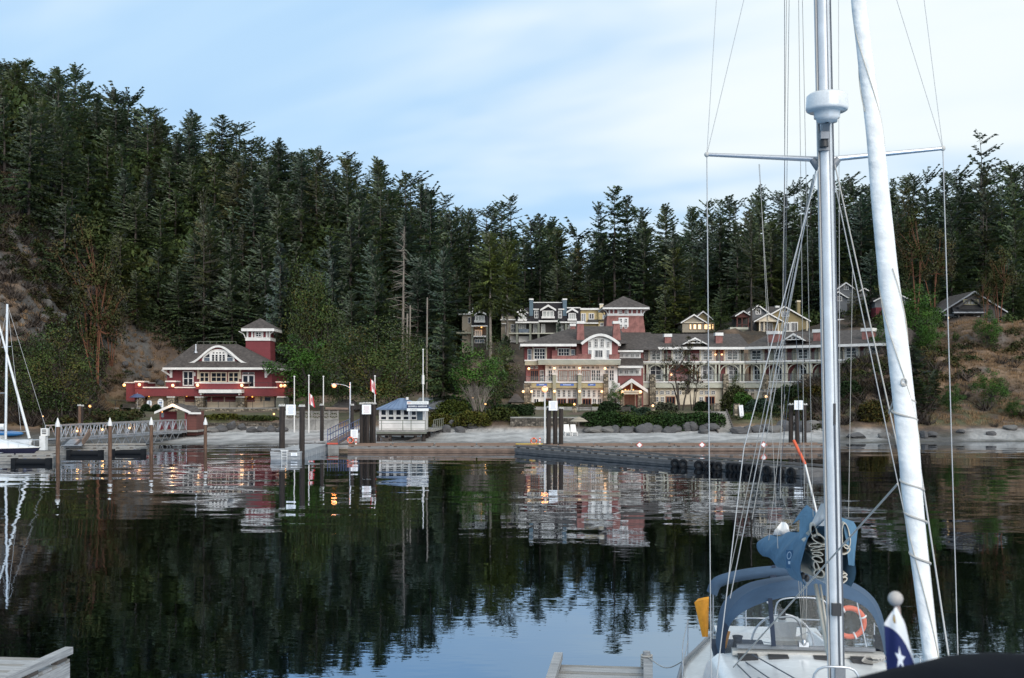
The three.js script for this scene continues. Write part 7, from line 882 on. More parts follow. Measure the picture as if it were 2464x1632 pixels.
  { const c = bp(1883, 1552, -4.9), R = .44; sub('wheel_rim', plain(new THREE.TorusGeometry(R, .016, 6, 40).translate(c.x, c.y, c.z)), M.steel, r); for (let k = 0; k < 5; k++) sub('wheel_spoke', rod(c, V(c.x + Math.cos(k * 1.257 + .5) * R, c.y + Math.sin(k * 1.257 + .5) * R, c.z), .009), M.steel, r); const p0 = bp(1866, 1500, -4.6), p1 = bp(1918, 1555, -4.6); sub('pedestal', [taperBox(p0.x, p1.x - .08, -4.75, -4.45, p1.y - .3, p0.y, -.05), bx(p0.x - .06, p1.x + .04, p0.y, p0.y + .06, -4.8, -4.4)], M.gel, r); sub('compass', [rod(V((p0.x + p1.x) / 2 - .06, p0.y + .06, -4.6), V((p0.x + p1.x) / 2 - .06, p0.y + .2, -4.6), .055, .05, 12)], M.iron, r); sub('pedestal_guard', tube([V(p1.x + .02, p1.y - .3, -4.4), V(p1.x + .02, p0.y + .0, -4.4), V(p1.x - .06, p0.y + .12, -4.4), V(p0.x - .02, p0.y + .12, -4.4)], .014, 5), M.steel, r); const t0 = bp(1863, 1538, -4.3), t1 = bp(1930, 1556, -4.3); sub('cockpit_table', bx(t0.x, t1.x, t1.y, t0.y, -4.5, -4.2), M.gelWarm, r); }
  for (const [a, b, c, d2] of [[1797, 1852, 1446, 1540], [1868, 1990, 1444, 1540]]) sub('stern_seat_rail', tube([bp(a, d2, -6.6), bp(a, c + 14, -6.6), bp(a + 10, c, -6.6), bp(b - 10, c, -6.6), bp(b, c + 12, -6.6), bp(b, d2, -6.6)], .013, 5, 40), M.steel, r); sub('stern_rail', [tube([bp(1742, 1492, -6), bp(1800, 1488, -6.8), bp(1900, 1490, -7), bp(2010, 1494, -6.9)], .013, 5, 20)], M.steel, r);
  for (const [p, y, z] of [[1775, 1545, -3.3], [2115, 1545, -3.3]]) { const c = bp(p, y, z); sub('winch', [rod(c.clone().add(V(0, -.12, 0)), c, .075, .06, 14), rod(c, c.clone().add(V(0, .08, 0)), .05, .07, 14)], M.navyCanvas, r); }
  sub('seat_cushion', [hexa([bp(1722, 1580, -3.6), bp(1742, 1580, -3.6), bp(1758, 1520, -3.7), bp(1744, 1516, -3.7), bp(1722, 1580, -3.75), bp(1742, 1580, -3.75), bp(1758, 1520, -3.85), bp(1744, 1516, -3.85)])], M.gold, r); sub('blue_cushion', bx(-1.0, -.3, 1.43, 1.53, -4.2, -3.2), M.navyCanvas, r);
  // stanchions and lifelines
  const stan = [[-1.30, -4.6], [-1.45, -2.6], [-1.42, -.4], [-1.1, 1.8], [1.30, -4.6], [1.45, -2.6], [1.42, -.4], [1.1, 1.8]].map(([x, z]) => V(x, 1.1, z)); for (const p of stan) st(p, p.clone().add(V(0, .62, 0)), .013, M.steel, 'stanchion', 6); for (const s of [0, 4]) for (const h of [.3, .6]) sub('lifeline', tube(stan.slice(s, s + 4).map((p) => p.clone().add(V(0, h, 0))), .005, 4, 30), M.wire, r);
  sub('bow_pulpit', tube([V(-.75, 1.25, 3.2), V(-.6, 1.9, 3.4), V(0, 1.95, 4.7), V(.6, 1.9, 3.4), V(.75, 1.25, 3.2)], .014, 6, 40), M.steel, r); { const c = bp(2017, 1610, .5); sub('mast_pulpit', tube([V(c.x - .2, 1.55, .35), V(c.x - .19, c.y - .05, .4), V(c.x, c.y, .42), V(c.x + .19, c.y - .05, .4), V(c.x + .2, 1.55, .35)], .013, 6, 30), M.steel, r); }
  for (const [p0, y0, p1, y1] of [[1792, 1592, 1862, 1640], [1770, 1595, 1815, 1640], [1810, 1575, 1925, 1640]]) sub('deck_line', rod(bp(p0, y0, -2.4), bp(p1, y1, -.9), .008), M.ropeDark, r);
  sub('marker_pole', [rod(bp(1910, 1060, -6.2), bp(1938, 1118, -6.0), .025, .022)], M.orange, r); sub('marker_staff', rod(bp(1938, 1118, -6.0), bp(1966, 1236, -5.8), .015), M.white, r); sub('coiled_line', [0, 1, 2, 3].map((k) => plain(new THREE.TorusGeometry(.10 + k * .01, .008, 5, 20).scale(1, .35, 1).translate(bp(2095, 1590, -2.3).x + k * .02, bp(2095, 1590, -2.3).y - .0 + k * .012, -2.3))), M.rope, r);
}
{ const w = (p) => p.clone().applyAxisAngle(V(0, 1, 0), TURN).add(O9); const c = w(bp(1688, 1490, -5.0)), o = thing('horseshoe_bag', 'orange yellow horseshoe buoy bag hanging at the sailboat stern', 'buoy', c, TURN); const q = (px, py, z) => bp(px, py, z).sub(bp(1688, 1490, -5.0)); sub('bag', loft([0, .25, .5, .75, 1].map((t) => { const xl = lerp(1671, 1690, t), xr = lerp(1706, 1704, t), y = lerp(1450, 1533, t), th = .07 * Math.sin(Math.PI * clamp(.15 + t * .8)) + .02; return [q(xl, y, -5), q((xl + xr) / 2, y - 5 * (1 - t), -5 + th), q(xr, y - 8 * (1 - t), -5), q((xl + xr) / 2, y, -5 - th), q(xl, y, -5)]; })), M.gold, o); sub('bag_top', loft([[q(1671, 1450, -5), q(1688, 1445, -4.94), q(1706, 1442, -5)], [q(1680, 1441, -5.02), q(1694, 1438, -5.0), q(1706, 1436, -5.04)]]), M.gold, o);
  const k = w(bp(2044, 1498, -6.0)), ho = thing('life_ring', 'orange life ring hung behind the sailboat dodger', 'life ring', k, TURN); sub('ring', plain(new THREE.TorusGeometry(.22, .042, 8, 28)), M.orange, ho); for (const a of [.4, 2.0, 3.5, 5.1]) sub('band', plain(new THREE.TorusGeometry(.05, .015, 5, 10).rotateX(Math.PI / 2).rotateZ(a).translate(Math.cos(a) * .22, Math.sin(a) * .22, 0)), M.white, ho); }
// ---------------------------------------------------------------- finger piers near the viewer, planked
function finger(name, label, corner, wide, long, turn, n) { const o = thing(name, label, 'dock', corner, turn); const top = .5; for (let i = 0; i < n; i++) { const z0 = i * .142; sub('plank', bx(.02, wide - .02, top - .045, top + (hash(i, 3, wide * 10 | 0) - .5) * .006, z0, z0 + .134), i % 3 ? M.plankPale : M.plank, o); } for (const x of [.06, wide - .06]) { sub('stringer', bx(x - .05, x + .05, top - .42, top - .05, .01, n * .142), M.plankPale, o); sub('bull_rail', bx(x - .07, x + .07, top + .075, top + .19, -.06, n * .142 + .02), M.plankPale, o); for (let z = .12; z < n * .142; z += .9) sub('rail_block', bx(x - .06, x + .06, top + .004, top + .074, z, z + .3), M.plankDark, o); } sub('end_beam', bx(.12, wide - .12, top - .42, top - .05, 0, .1), M.plankPale, o); sub('flotation', bx(.15, wide - .15, -.3, top - .2, .15, n * .142 - .1), M.plankDark, o); return o; }
const fA = at(170, 1588, 18.8); finger('finger_pier', 'bleached plank finger pier with kerb rail at the near left corner', V(fA.x - 3.0 * Math.cos(.115), 0, fA.z - 3.0 * Math.sin(.115)), 3.0, 5, -.115, 34);
const fB = at(1338, 1606, 18.3); const fb = finger('finger_pier', 'bleached plank finger pier with a roped post beside the sailboat', V(fB.x - .02, 0, fB.z - .12), 1.58, 5, -.115, 40);
{ const p = at(1556, 1600, 18.15), o = thing('mooring_cleat_post', 'short post wound with pale mooring rope on the finger pier', 'post', V(p.x, .5, p.z)); sub('post', rod(V(0, 0, 0), V(0, .28, 0), .07, .06), M.plankPale, o); for (let k = 0; k < 5; k++) sub('rope_turn', plain(new THREE.TorusGeometry(.085, .018, 6, 16).rotateX(Math.PI / 2).translate(0, .05 + k * .04, 0)), M.rope, o); const e = boat.localToWorld(V(-1.30, 1.15, -4.6)); sub('mooring_line', tube([V(0, .2, 0), e.clone().sub(o.position).multiplyScalar(.5).add(V(0, -.06, 0)), e.clone().sub(o.position)], .009, 5, 16), M.rope, o); }
// ---------------------------------------------------------------- powerboat and sailboat at the left edge
{ const d = 80, p = V(X(96, d), 0, -d), o = thing('powerboat', 'white cruiser with dark navy hull at the marina float', 'powerboat', p); const q = (px, py) => V(X(px, d) - p.x, Y(py, d), 0);
  const S = curve(12, (t) => { const x = -t * 7.5, b = 1.35 * Math.pow(Math.sin(Math.min(1, t * 1.6 + .02) * 1.57), .7), h = .96 - .10 * t; return [x, b, h]; });
  sub('hull', [-1, 1].map((s) => loft(S.map(([x, b, h]) => [V(x, h, s * b), V(x - .35, h * .55, s * b * .88), V(x - .85, .28, s * b * .62), V(x - 1.1, -.15, s * b * .3)]))), M.navyHull ?? phys('navyHull', L(.012, .014, .045), .12, { clearcoat: .6 }), o); sub('boot_stripe', [-1, 1].map((s) => loft(S.slice(3).map(([x, b, h]) => [V(x - .84, .30, s * (b * .64 + .012)), V(x - 1.09, -.1, s * (b * .34 + .012))]))), M.gel, o);
  sub('deck', loft(S.map(([x, b, h], i) => { const c = Math.min(1.0, i * .15); return [V(x, h, -b), V(x, h + c * .75, -b * .72), V(x, h + c, 0), V(x, h + c * .75, b * .72), V(x, h, b)]; })), M.gel, o); sub('rub_strake', [-1, 1].map((s) => tube(S.map(([x, b, h]) => V(x, h, s * b)), .035, 5, 30)), M.white, o);
  sub('bow_rail', [-1, 1].map((s) => [tube(S.slice(0, 9).map(([x, b, h], i) => V(x, h + .52, s * b * .93)), .018, 5, 30), ...S.slice(1, 8, 2).map(([x, b, h]) => rod(V(x, h, s * b * .95), V(x, h + .52, s * b * .93), .014))]), M.steel, o); sub('windscreen', loft([[V(-4.2, 1.5, -1.0), V(-3.7, 1.5, 0), V(-4.2, 1.5, 1.0)], [V(-4.9, 2.2, -.85), V(-4.5, 2.2, 0), V(-4.9, 2.2, .85)]]), M.glass, o); for (const x of [-2.4, -3.1]) sub('port_light', bx(x, x + .3, .62, .66, 1.16, 1.34), M.alu, o); }
{ const d = 88, p = V(X(78, d), 0, -d), o = thing('moored_sailboat', 'moored sailboat with bare mast and white furled headsail behind the cruiser', 'sailboat', p); const q = (px, py) => V(X(px, d) - p.x, Y(py, d), 0);
  const S = curve(10, (t) => [-t * 9.5, 1.45 * Math.pow(Math.sin(Math.min(1, t * 1.5 + .02) * 1.57), .8), 1.15 - .15 * t]); sub('hull', [-1, 1].map((s) => loft(S.map(([x, b, h]) => [V(x, h, s * b), V(x - .2, .4, s * b * .85), V(x - .5, -.2, s * b * .4)]))), M.gel, o); sub('deck', loft(S.map(([x, b, h]) => [V(x, h, -b), V(x, h + .06, 0), V(x, h, b)])), M.gelWarm, o);
  const mt = q(17, 732), mb = q(13, 1060); sub('mast', rod(V(mb.x, .9, 0), mt, .10, .085, 12), M.mastAlu, o); sub('spreader', [rod(q(4, 836), q(26, 834), .03), rod(q(0, 946), q(14, 946), .03)], M.alu, o); sub('furled_headsail', rod(V(-.25, 1.25, 0), V(q(-6, 770).x, q(-6, 770).y, 0), .11, .07, 10), M.sailCloth, o); for (const [a, b, c, e] of [[18, 735, 100, 1040], [18, 736, 62, 1035], [17, 740, -30, 1040]]) sub('stay', rod(q(a, b), q(c, e).setZ(c > 80 ? -1 : .9), .014), M.wire, o); sub('boom', rod(V(mb.x - .1, 2.0, 0), V(mb.x - 4, 2.1, 0), .08), M.mastAlu, o); sub('sail_cover', rod(V(mb.x - .1, 2.2, 0), V(mb.x - 3.8, 2.2, 0), .2, .14, 10), M.sailCloth, o); sub('cabin', bx(-6.5, -2.6, 1.0, 1.45, -.8, .8), M.gel, o); sub('lifeline', [tube([V(-.3, 1.8, .3), V(-2, 1.75, 1.2), V(-5, 1.7, 1.4)], .012, 4), tube([V(-.3, 1.8, -.3), V(-2, 1.75, -1.2), V(-5, 1.7, -1.4)], .012, 4)], M.wire, o); }
for (const [px, py, d, l, m] of [[14, 1010, 112, 'bright blue kayak lying on the left shore', 'kayakBlue']]) { M.kayakBlue ?? std('kayakBlue', L(.02, .13, .33), .4); const c = at(px, py, d), o = thing('kayak', l, 'kayak', V(c.x, gy(px, d), c.z), .1); sub('hull', (() => { const g = new THREE.SphereGeometry(1, 20, 10); g.scale(1.7, .3, .34); g.translate(0, .35, 0); return plain(g); })(), M[m], o); sub('cockpit', plain(new THREE.TorusGeometry(.3, .03, 6, 16).rotateX(Math.PI / 2).scale(1.5, 1, .8).translate(0, .64, 0)), M.iron, o); }
// ---------------------------------------------------------------- the viewer's own stern: flagstaff with ensign and a canvas cover
{ const d = 2.2, c = at(2155, 1441, d), o = thing('flagstaff', 'short wooden flagstaff with a round truck and a furled starry ensign', 'flagstaff', V(c.x, 3.9, c.z)); std('ballPaint', L(.42, .39, .37), .5); std('staffWood', L(.40, .30, .27), .5, { map: rep(T.wood, 1) }); within(moved(-c.x, -3.9, -c.z), () => { sub('truck', ball(c, .0145, 20), M.ballPaint, o); sub('staff', rod(V(c.x + .075, 3.95, c.z + .02), V(c.x + .002, c.y - .012, c.z), .0075, .0062, 14), M.staffWood, o);
  const m = lettered('ensign', 1, 1.25, (g, W, H) => { g.fillStyle = '#eef0f2'; g.beginPath(); g.moveTo(0, 0); g.lineTo(W, 0); g.lineTo(W, H * .8); g.bezierCurveTo(W * .96, H * .5, W * .8, H * .28, 0, H * .17); g.fill(); g.fillStyle = '#7a6238'; g.beginPath(); g.arc(W * .55, H * .12, W * .075, 0, 7); g.fill(); g.fillStyle = '#b89a5a'; g.beginPath(); g.arc(W * .55, H * .12, W * .05, 0, 7); g.fill(); const star = (x, y, s) => { g.fillStyle = '#eef2f8'; g.beginPath(); for (let i = 0; i < 10; i++) { const a = i * Math.PI / 5 + .2, q = s * (i % 2 ? .40 : 1); g.lineTo(x + Math.sin(a) * q, y - Math.cos(a) * q); } g.fill(); }; star(W * .52, H * .62, W * .20); star(W * .42, H * 1.0, W * .17); star(W * .72, H * .93, W * .12); }, '#18265c', .9);
  const NX = 18, NY = 22, pos = [], uv = [], idx = []; for (let j = 0; j <= NY; j++) for (let i = 0; i <= NX; i++) { const u = i / NX, v = j / NY; const left = along([[0, 2143], [.14, 2128], [.3, 2129], [1, 2136]], v), right = along([[0, 2157], [.2, 2178], [.5, 2192], [.75, 2205], [1, 2216]], v), py = lerp(1460 + 28 * (1 - u) * (1 - v) * .6, 1660, v); const q = at(lerp(left, right, u), py, d - .03 + .010 * Math.sin(u * 7 + v * 2.5) * (.2 + v)); pos.push(q.x, q.y, q.z); uv.push(u, 1 - v); } for (let j = 0; j < NY; j++) for (let i = 0; i < NX; i++) { const a = j * (NX + 1) + i; idx.push(a, a + NX + 1, a + 1, a + 1, a + NX + 1, a + NX + 2); } const g = new THREE.BufferGeometry(); g.setAttribute('position', new THREE.Float32BufferAttribute(pos, 3)); g.setAttribute('uv', new THREE.Float32BufferAttribute(uv, 2)); g.setIndex(idx); g.computeVertexNormals(); sub('ensign', g, m, o); }); }
{ phys('coverNavy', L(.0045, .0065, .011), .9, { map: rep(T.canvas, 4), specularIntensity: .25 }); const o = thing('canvas_cover', 'dark navy canvas boat cover in the near corner under the ensign', 'cover', V(.75, 4.2, -1.5)); within(moved(-.75, -4.2, 1.5), () => { const ridge = (x) => 5 - (along([[.36, 1700], [.5, 1640], [.568, 1609], [.605, 1592], [.64, 1581], [.68, 1577], [.80, 1572], [1.2, 1572], [1.6, 1600]], x) - HY) * 1.6 / F; sub('cover', loft(curve(26, (t) => { const x = lerp(.36, 1.6, t); return curve(16, (k) => { const a = lerp(-1.5, 1.5, k), R = .16; return V(x, ridge(x) - R * (1 - Math.cos(a)) - .004 * Math.sin(x * 22 + a * 3) ** 2, -1.6 - R * Math.sin(a)); }); })), M.coverNavy, o); }); }
// ---------------------------------------------------------------- single trees that stand out
const tree = (proto, label, px, base, h, H0, d, w = 1, turn = 0, group) => { const x = X(px, d), g = base === null ? ground(x, -d) - .15 : Y(base, d); const s = h / H0, o = copyOf(proto, V(x, g, -d), turn, label, V(s * w, s, s * w)); o.userData.category = 'tree'; if (group) o.userData.group = group; else delete o.userData.group; return o; };
const topAt = (px, py, d) => Y(py, d) - (ground(X(px, d), -d) - .15);   // height of a tree whose top shows at py
const P10 = {
  maple: broadleaf('maple_tree', 41, { H: 9, R: 4.6, base: .12, colors: [[.085, .135, .036], [.098, .128, .034], [.075, .125, .042], [.130, .112, .030]], clumps: 78, leaves: 112, leaf: .125, stems: 3, trunkR: .13, clumpR: 1.0 }),
  bright: broadleaf('green_maple', 42, { H: 6.5, R: 3.2, base: .12, colors: GREEN.bright, clumps: 54, leaves: 130, leaf: .115, trunkR: .12, clumpR: .95 }),
  arbutus: broadleaf('arbutus_tree', 43, { H: 9, R: 3.6, base: .30, colors: GREEN.arbutus, clumps: 48, leaves: 90, leaf: .125, stems: 3, trunkR: .13, bark: M.barkRed, clumpR: .72 }),
  open: broadleaf('open_arbutus', 44, { H: 9, R: 3.4, base: .22, colors: [[.06, .062, .024], [.09, .066, .02], [.045, .05, .02]], clumps: 42, leaves: 60, leaf: .105, stems: 4, trunkR: .15, bark: M.bark, clumpR: .6, flat: .5 }),
  cedar: conifer('red_cedar', 45, { H: 18, R: 4.4, base: .44, colors: GREEN.cedar, gap: .40, per: 8, droop: .4, shape: .42, bark: M.barkPale, trunkR: .34, spray: 1.05 }),
  spruce: conifer('blue_spruce', 46, { H: 13, R: 3.0, base: .03, colors: [[.105, .150, .115], [.09, .135, .10]], gap: .34, per: 8, droop: .2, shape: .8 }),
  lean: conifer('limbed_fir', 47, { H: 24, R: 6.0, base: .20, colors: [[.082, .096, .042], [.092, .10, .042]], gap: .6, per: 6, droop: .1, shape: .45, patch: .32, trunkR: .42, dead: .6, bark: M.bark }),
  top: conifer('sparse_fir', 48, { H: 20, R: 4.6, base: .35, colors: GREEN.dark, gap: .7, per: 5, droop: -.1, shape: .5, patch: .42, dead: .7 }),
  dark: conifer('dark_spruce', 49, { H: 9, R: 2.8, base: .02, colors: GREEN.fir.map((c) => c.map((v) => v * .9)), gap: .30, per: 8, droop: .25, shape: .7 }),
  twiggy: (() => { seed(50); const o = new THREE.Group(); o.name = 'bare_tree'; const g = []; const grow = (p, dir, len, r, n) => { const e = p.clone().addScaledVector(dir, len); g.push(rod(p, e, r, r * .7, n > 1 ? 5 : 3)); if (n > 0) for (let k = 0; k < 3; k++) grow(p.clone().lerp(e, rr(.55, 1)), dir.clone().add(V(rr(-.42, .42), rr(-.05, .3), rr(-.42, .42))).normalize(), len * rr(.6, .85), r * .58, n - 1); }; for (let k = 0; k < 9; k++) grow(V(rr(-.25, .25), -.2, rr(-.25, .25)), V(rr(-.45, .45), 1, rr(-.45, .45)).normalize(), 1.5, .05, 4); sub('branches', g, M.barkPale, o); return o; })(),
  deadfir: (() => { seed(51); const o = new THREE.Group(); o.name = 'dead_fir'; const g = [rod(V(0, -.5, 0), V(.2, 14, 0), .22, .03, 7)]; for (let k = 0; k < 90; k++) { const y = rr(3.5, 13.5), a = rnd() * 6.28, l = (1 - y / 15) * rr(1.5, 4); g.push(rod(V(.2 * y / 14, y, 0), V(Math.cos(a) * l, y + rr(-.6, .5), Math.sin(a) * l), .035, .01, 4)); } sub('trunk', g, M.barkPale, o); return o; })(),
};
seed(99);
tree(P10.maple, 'broad maple turning orange behind the blue roofed hut', 905, null, topAt(905, 790, 128), 9, 128, 1.05); tree(P10.maple, 'dark rounded maple left of the orange maple', 830, null, topAt(830, 805, 136), 9, 136, .8, 2); tree(P10.maple, 'second maple behind the orange maple', 965, null, topAt(965, 800, 140), 9, 140, .8, 4);
tree(P10.bright, 'vivid green maple beside the red house tower', 735, null, topAt(735, 822, 142), 6.5, 142, 1.05); tree(P10.bright, 'light green maple behind the bare twiggy tree', 1140, null, topAt(1140, 842, 130), 6.5, 130, .95, 1); tree(P10.maple, 'dull green maple between the hut and the hotel', 1190, null, topAt(1190, 830, 140), 9, 140, .75, 3);
tree(P10.twiggy, 'bare grey twiggy tree on the beach bank', 1155, null, topAt(1155, 876, 121), 5.6, 121, .95);
tree(P10.dark, 'dense dark spruce behind the hut sign', 1066, null, topAt(1066, 778, 132), 9, 132, .95); tree(P10.dark, 'dark spruce below the cream terrace house', 1215, null, topAt(1215, 808, 152), 9, 152, .8, 1);
tree(P10.cedar, 'tall yellow green cedar with bare pale trunks', 1180, null, topAt(1180, 568, 173), 18, 173, .82); tree(P10.cedar, 'second yellow green cedar beside the cream terrace house', 1220, null, topAt(1220, 585, 175), 18, 175, .78, 2);
tree(P10.spruce, 'pale blue spruce behind the red house tower', 675, null, topAt(675, 585, 166), 13, 166, .75); tree(P10.spruce, 'second pale blue spruce behind the tower', 800, null, topAt(800, 625, 172), 13, 172, .75, 2); tree(P10.spruce, 'small blue spruce above the hotel roof', 1345, null, topAt(1345, 770, 172), 13, 172, .7, 1);
tree(P10.maple, 'olive maple on the slope behind the red house tower', 725, null, topAt(725, 655, 165), 9, 165, .5, 3); tree(P10.maple, 'large olive maple above the vivid green maple', 770, null, topAt(770, 700, 160), 9, 160, .6, 5); tree(P10.deadfir, 'dead grey fir with bare limbs', 968, null, topAt(968, 545, 172), 14, 172, .9); tree(P10.lean, 'large fir with bare lower limbs behind the cottage', 1808, null, topAt(1808, 520, 180), 24, 180, .62);
tree(P10.top, 'sparse topped fir standing above the skyline', 2360, null, topAt(2360, 318, 205), 20, 205, .95); tree(P10.lean, 'great open fir above the dark cottage', 2365, null, topAt(2365, 400, 192), 24, 192, .55, 2); tree(P10.lean, 'brown limbed fir left of the wood', 490, null, topAt(490, 455, 172), 24, 172, .42, 1);
for (const [px, py, d, k, l] of [[1478, 446, 203, 1.05, 'tallest fir with bare trunk behind the hotel tower'], [1518, 470, 206, .9, 'fir with bare trunk right of the tallest fir'], [1545, 500, 202, .8, 'fir with leaning bare trunk behind the hotel tower'], [1440, 485, 205, .8, 'fir with bare trunk left of the tallest fir'], [1600, 490, 204, .85, 'tall fir with bare trunk above the lamplit cottage'], [1130, 500, 200, .9, 'tall fir with bare trunk above the cream terrace house'], [1300, 515, 204, .9, 'tall fir with bare trunk above the shingled terrace'], [1750, 470, 206, .9, 'tall fir with bare trunk above the porch pavilion'], [1030, 470, 185, .8, 'tall fir with bare trunk behind the utility pole']]) { const h = topAt(px, py, d), o = plant('pole', V(X(px, d), ground(X(px, d), -d) - .2, -d), h, rnd() * 6, l, undefined, k); delete o.userData.group; }
for (const [px, py, d, k, l] of [[1625, 600, 192, 'warm', 'yellowish fir beside the lamplit cottage'], [1660, 640, 196, 'fir', 'fir behind the lamplit cottage'], [1735, 690, 184, 'fir', 'small fir between the lamplit cottage and the pavilion'], [1600, 700, 186, 'warm', 'young fir right of the hotel tower'], [2060, 690, 176, 'fir', 'fir in front of the grey cottage'], [2095, 600, 186, 'blue', 'bluish fir behind the grey cottage'], [1985, 560, 196, 'slim', 'slim fir left of the grey cottage'], [1935, 600, 200, 'fir', 'fir behind the craftsman cottage'], [2240, 640, 178, 'blue', 'bluish fir left of the dark cottage'], [2290, 560, 188, 'fir', 'fir behind the dark cottage'], [2440, 620, 172, 'fir', 'fir right of the dark cottage'], [2450, 775, 150, 'warm', 'small bushy fir right of the bright green tree'], [1380, 610, 204, 'fir', 'fir behind the yellow terrace'], [1260, 590, 205, 'ragged', 'open fir behind the shingled terrace'], [1340, 640, 200, 'warm', 'olive fir behind the shingled terrace chimneys'], [1420, 640, 203, 'fir', 'green fir left of the bare trunks'], [1575, 640, 200, 'slim', 'slim fir right of the hotel tower'], [1700, 600, 204, 'blue', 'bluish fir above the lamplit cottage'], [1850, 640, 204, 'warm', 'olive fir above the craftsman cottage'], [1100, 640, 190, 'fir', 'fir left of the cedars'], [1030, 620, 182, 'blue', 'bluish fir behind the utility pole'], [900, 640, 172, 'fir', 'fir above the orange maple'], [850, 700, 166, 'blue', 'lower bluish fir above the orange maple'], [600, 640, 172, 'fir', 'fir left of the red house tower'], [560, 560, 178, 'fir', 'tall fir above the red house roof'], [430, 640, 175, 'fir', 'fir above the red house eaves'], [380, 600, 178, 'ragged', 'open fir on the edge of the bare slope'], [330, 650, 172, 'fir', 'lower fir on the edge of the bare slope'], [290, 560, 174, 'warm', 'olive fir on the edge of the bare slope']]) { const h = topAt(px, py, d); if (h < 3) continue; const o = plant(k, V(X(px, d), ground(X(px, d), -d) - .2, -d), h, rnd() * 6, l, undefined, clamp(16 / h, .75, 1.15)); delete o.userData.group; }
tree(P10.open, 'dark open arbutus in front of the hotel wing', 1640, null, topAt(1640, 806, 139), 9, 139, .82); tree(P10.open, 'lower open arbutus beside the hotel wing', 1668, null, topAt(1668, 850, 140), 9, 140, .7, 2); tree(P10.bright, 'small green tree beside the hotel porch', 1480, null, topAt(1480, 925, 140), 6.5, 140, .6, 1);
tree(P10.maple, 'yellow green tree before the pergola', 1772, null, topAt(1772, 905, 137), 9, 137, .5, 1);
tree(P10.arbutus, 'rusty arbutus behind the furled headsail', 2205, null, topAt(2205, 505, 172), 9, 172, .55); tree(P10.arbutus, 'second rusty arbutus above the brown bank', 2250, null, topAt(2250, 560, 176), 9, 176, .6, 2); tree(P10.arbutus, 'red trunked arbutus beside the dark cottage', 2405, null, topAt(2405, 600, 164), 9, 164, .62, 1); tree(P10.arbutus, 'arbutus at the edge of the dark cottage', 2372, null, topAt(2372, 655, 163), 9, 163, .5, 4); tree(P10.arbutus, 'arbutus on the rocky left slope', 215, null, topAt(215, 535, 153), 9, 153, .62, 1); tree(P10.arbutus, 'lower arbutus on the rocky left slope', 235, null, topAt(235, 650, 148), 9, 148, .6, 3); tree(P10.arbutus, 'small arbutus at the foot of the rocky slope', 265, null, topAt(265, 690, 160), 9, 160, .6, 5);
tree(P10.maple, 'large berry laden bush tree at the left shore', 150, null, topAt(150, 792, 119), 9, 119, .75, 1); tree(P10.maple, 'second berry laden bush tree at the left shore', 85, null, topAt(85, 830, 118), 9, 118, .75, 3);
tree(P10.bright, 'deep green tree on the bank behind the furled headsail', 2200, null, topAt(2200, 700, 150), 6.5, 150, .75, 2); tree(P10.bright, 'leafy tree above the dark spruce on the right bank', 2230, null, topAt(2230, 770, 146), 6.5, 146, .8, 3); tree(P10.dark, 'broad dark spruce at the waterside behind the headsail', 2195, null, topAt(2195, 835, 120), 9, 120, 1.35); tree(P10.dark, 'second dark spruce at the waterside', 2250, null, topAt(2250, 890, 123), 9, 123, 1.1, 2); tree(P10.bright, 'bright green sapling on the grass slope below the dark cottage', 2378, null, topAt(2378, 755, 148), 6.5, 148, .75, 4); tree(P10.bright, 'bright green bushy tree at the right waterside', 2385, null, topAt(2385, 895, 121), 6.5, 121, .95, 5);
for (const [px, py, d, k, l] of [[2130, 790, 141, 1.0, 'green tree at the end of the hotel wing'], [2160, 860, 132, .9, 'green bushy tree on the bank right of the hotel wing'], [2300, 800, 152, .7, 'green bushy tree below the dark cottage'], [2290, 930, 119, .9, 'leafy bush at the right waterside'], [2440, 960, 118, .9, 'leafy bush at the far right waterside']]) tree(P10.bright, l, px, null, topAt(px, py, d), 6.5, d, k, px).children[1].material = TINT[3];
// ---------------------------------------------------------------- undergrowth nobody could count
function scatter(name, geo, mat2, n, place, label, category) { const mesh = new THREE.InstancedMesh(geo, mat2, n), m = new THREE.Matrix4(), q = new THREE.Quaternion(), c = new THREE.Color(); let k = 0, guard = 0; while (k < n && guard++ < n * 40) { const r = place(); if (!r) continue; q.setFromAxisAngle(V(0, 1, 0), rnd() * 6.28); m.compose(r[0], q, V(r[1], r[1] * r[2], r[1])); mesh.setMatrixAt(k, m); c.setRGB(...r[3]); mesh.setColorAt(k, c); k++; } mesh.count = k; mesh.name = name; tag(mesh, label, category, null, 'stuff'); scene.add(mesh); }
seed(61); const clump = leafy((tri, pick) => { for (let i = 0; i < 170; i++) { let v; do v = V(rr(-1, 1), rr(0, 1), rr(-1, 1)); while (v.length() > 1 || v.length() < .35); const p = v.clone().multiply(V(1, .9, 1)), u = V(rr(-1, 1), rr(-.6, .8), rr(-1, 1)).normalize(), w = V(rr(-1, 1), rr(-1, 1), rr(-1, 1)).cross(u).normalize(), z = .13 * rr(.6, 1.3), c = pick(); tri(p.clone().addScaledVector(u, z), p.clone().addScaledVector(w, z * .5), p.clone().addScaledVector(u, -z), c); tri(p.clone().addScaledVector(u, z), p.clone().addScaledVector(u, -z), p.clone().addScaledVector(w, -z * .5), c); } }, [[1, 1, 1], [.8, .85, .8], [1.15, 1.05, .9]]);
const twigs = leafy((tri, pick) => { for (let i = 0; i < 70; i++) { const p = V(rr(-.25, .25), 0, rr(-.25, .25)), e = V(rr(-1, 1), rr(.4, 1), rr(-1, 1)).multiplyScalar(rr(.5, 1)), s = V(rr(-1, 1), rr(-1, 1), rr(-1, 1)).multiplyScalar(.035); tri(p.clone().add(s), p.clone().sub(s), e, pick()); } }, [[1, 1, 1], [.75, .75, .75]]);
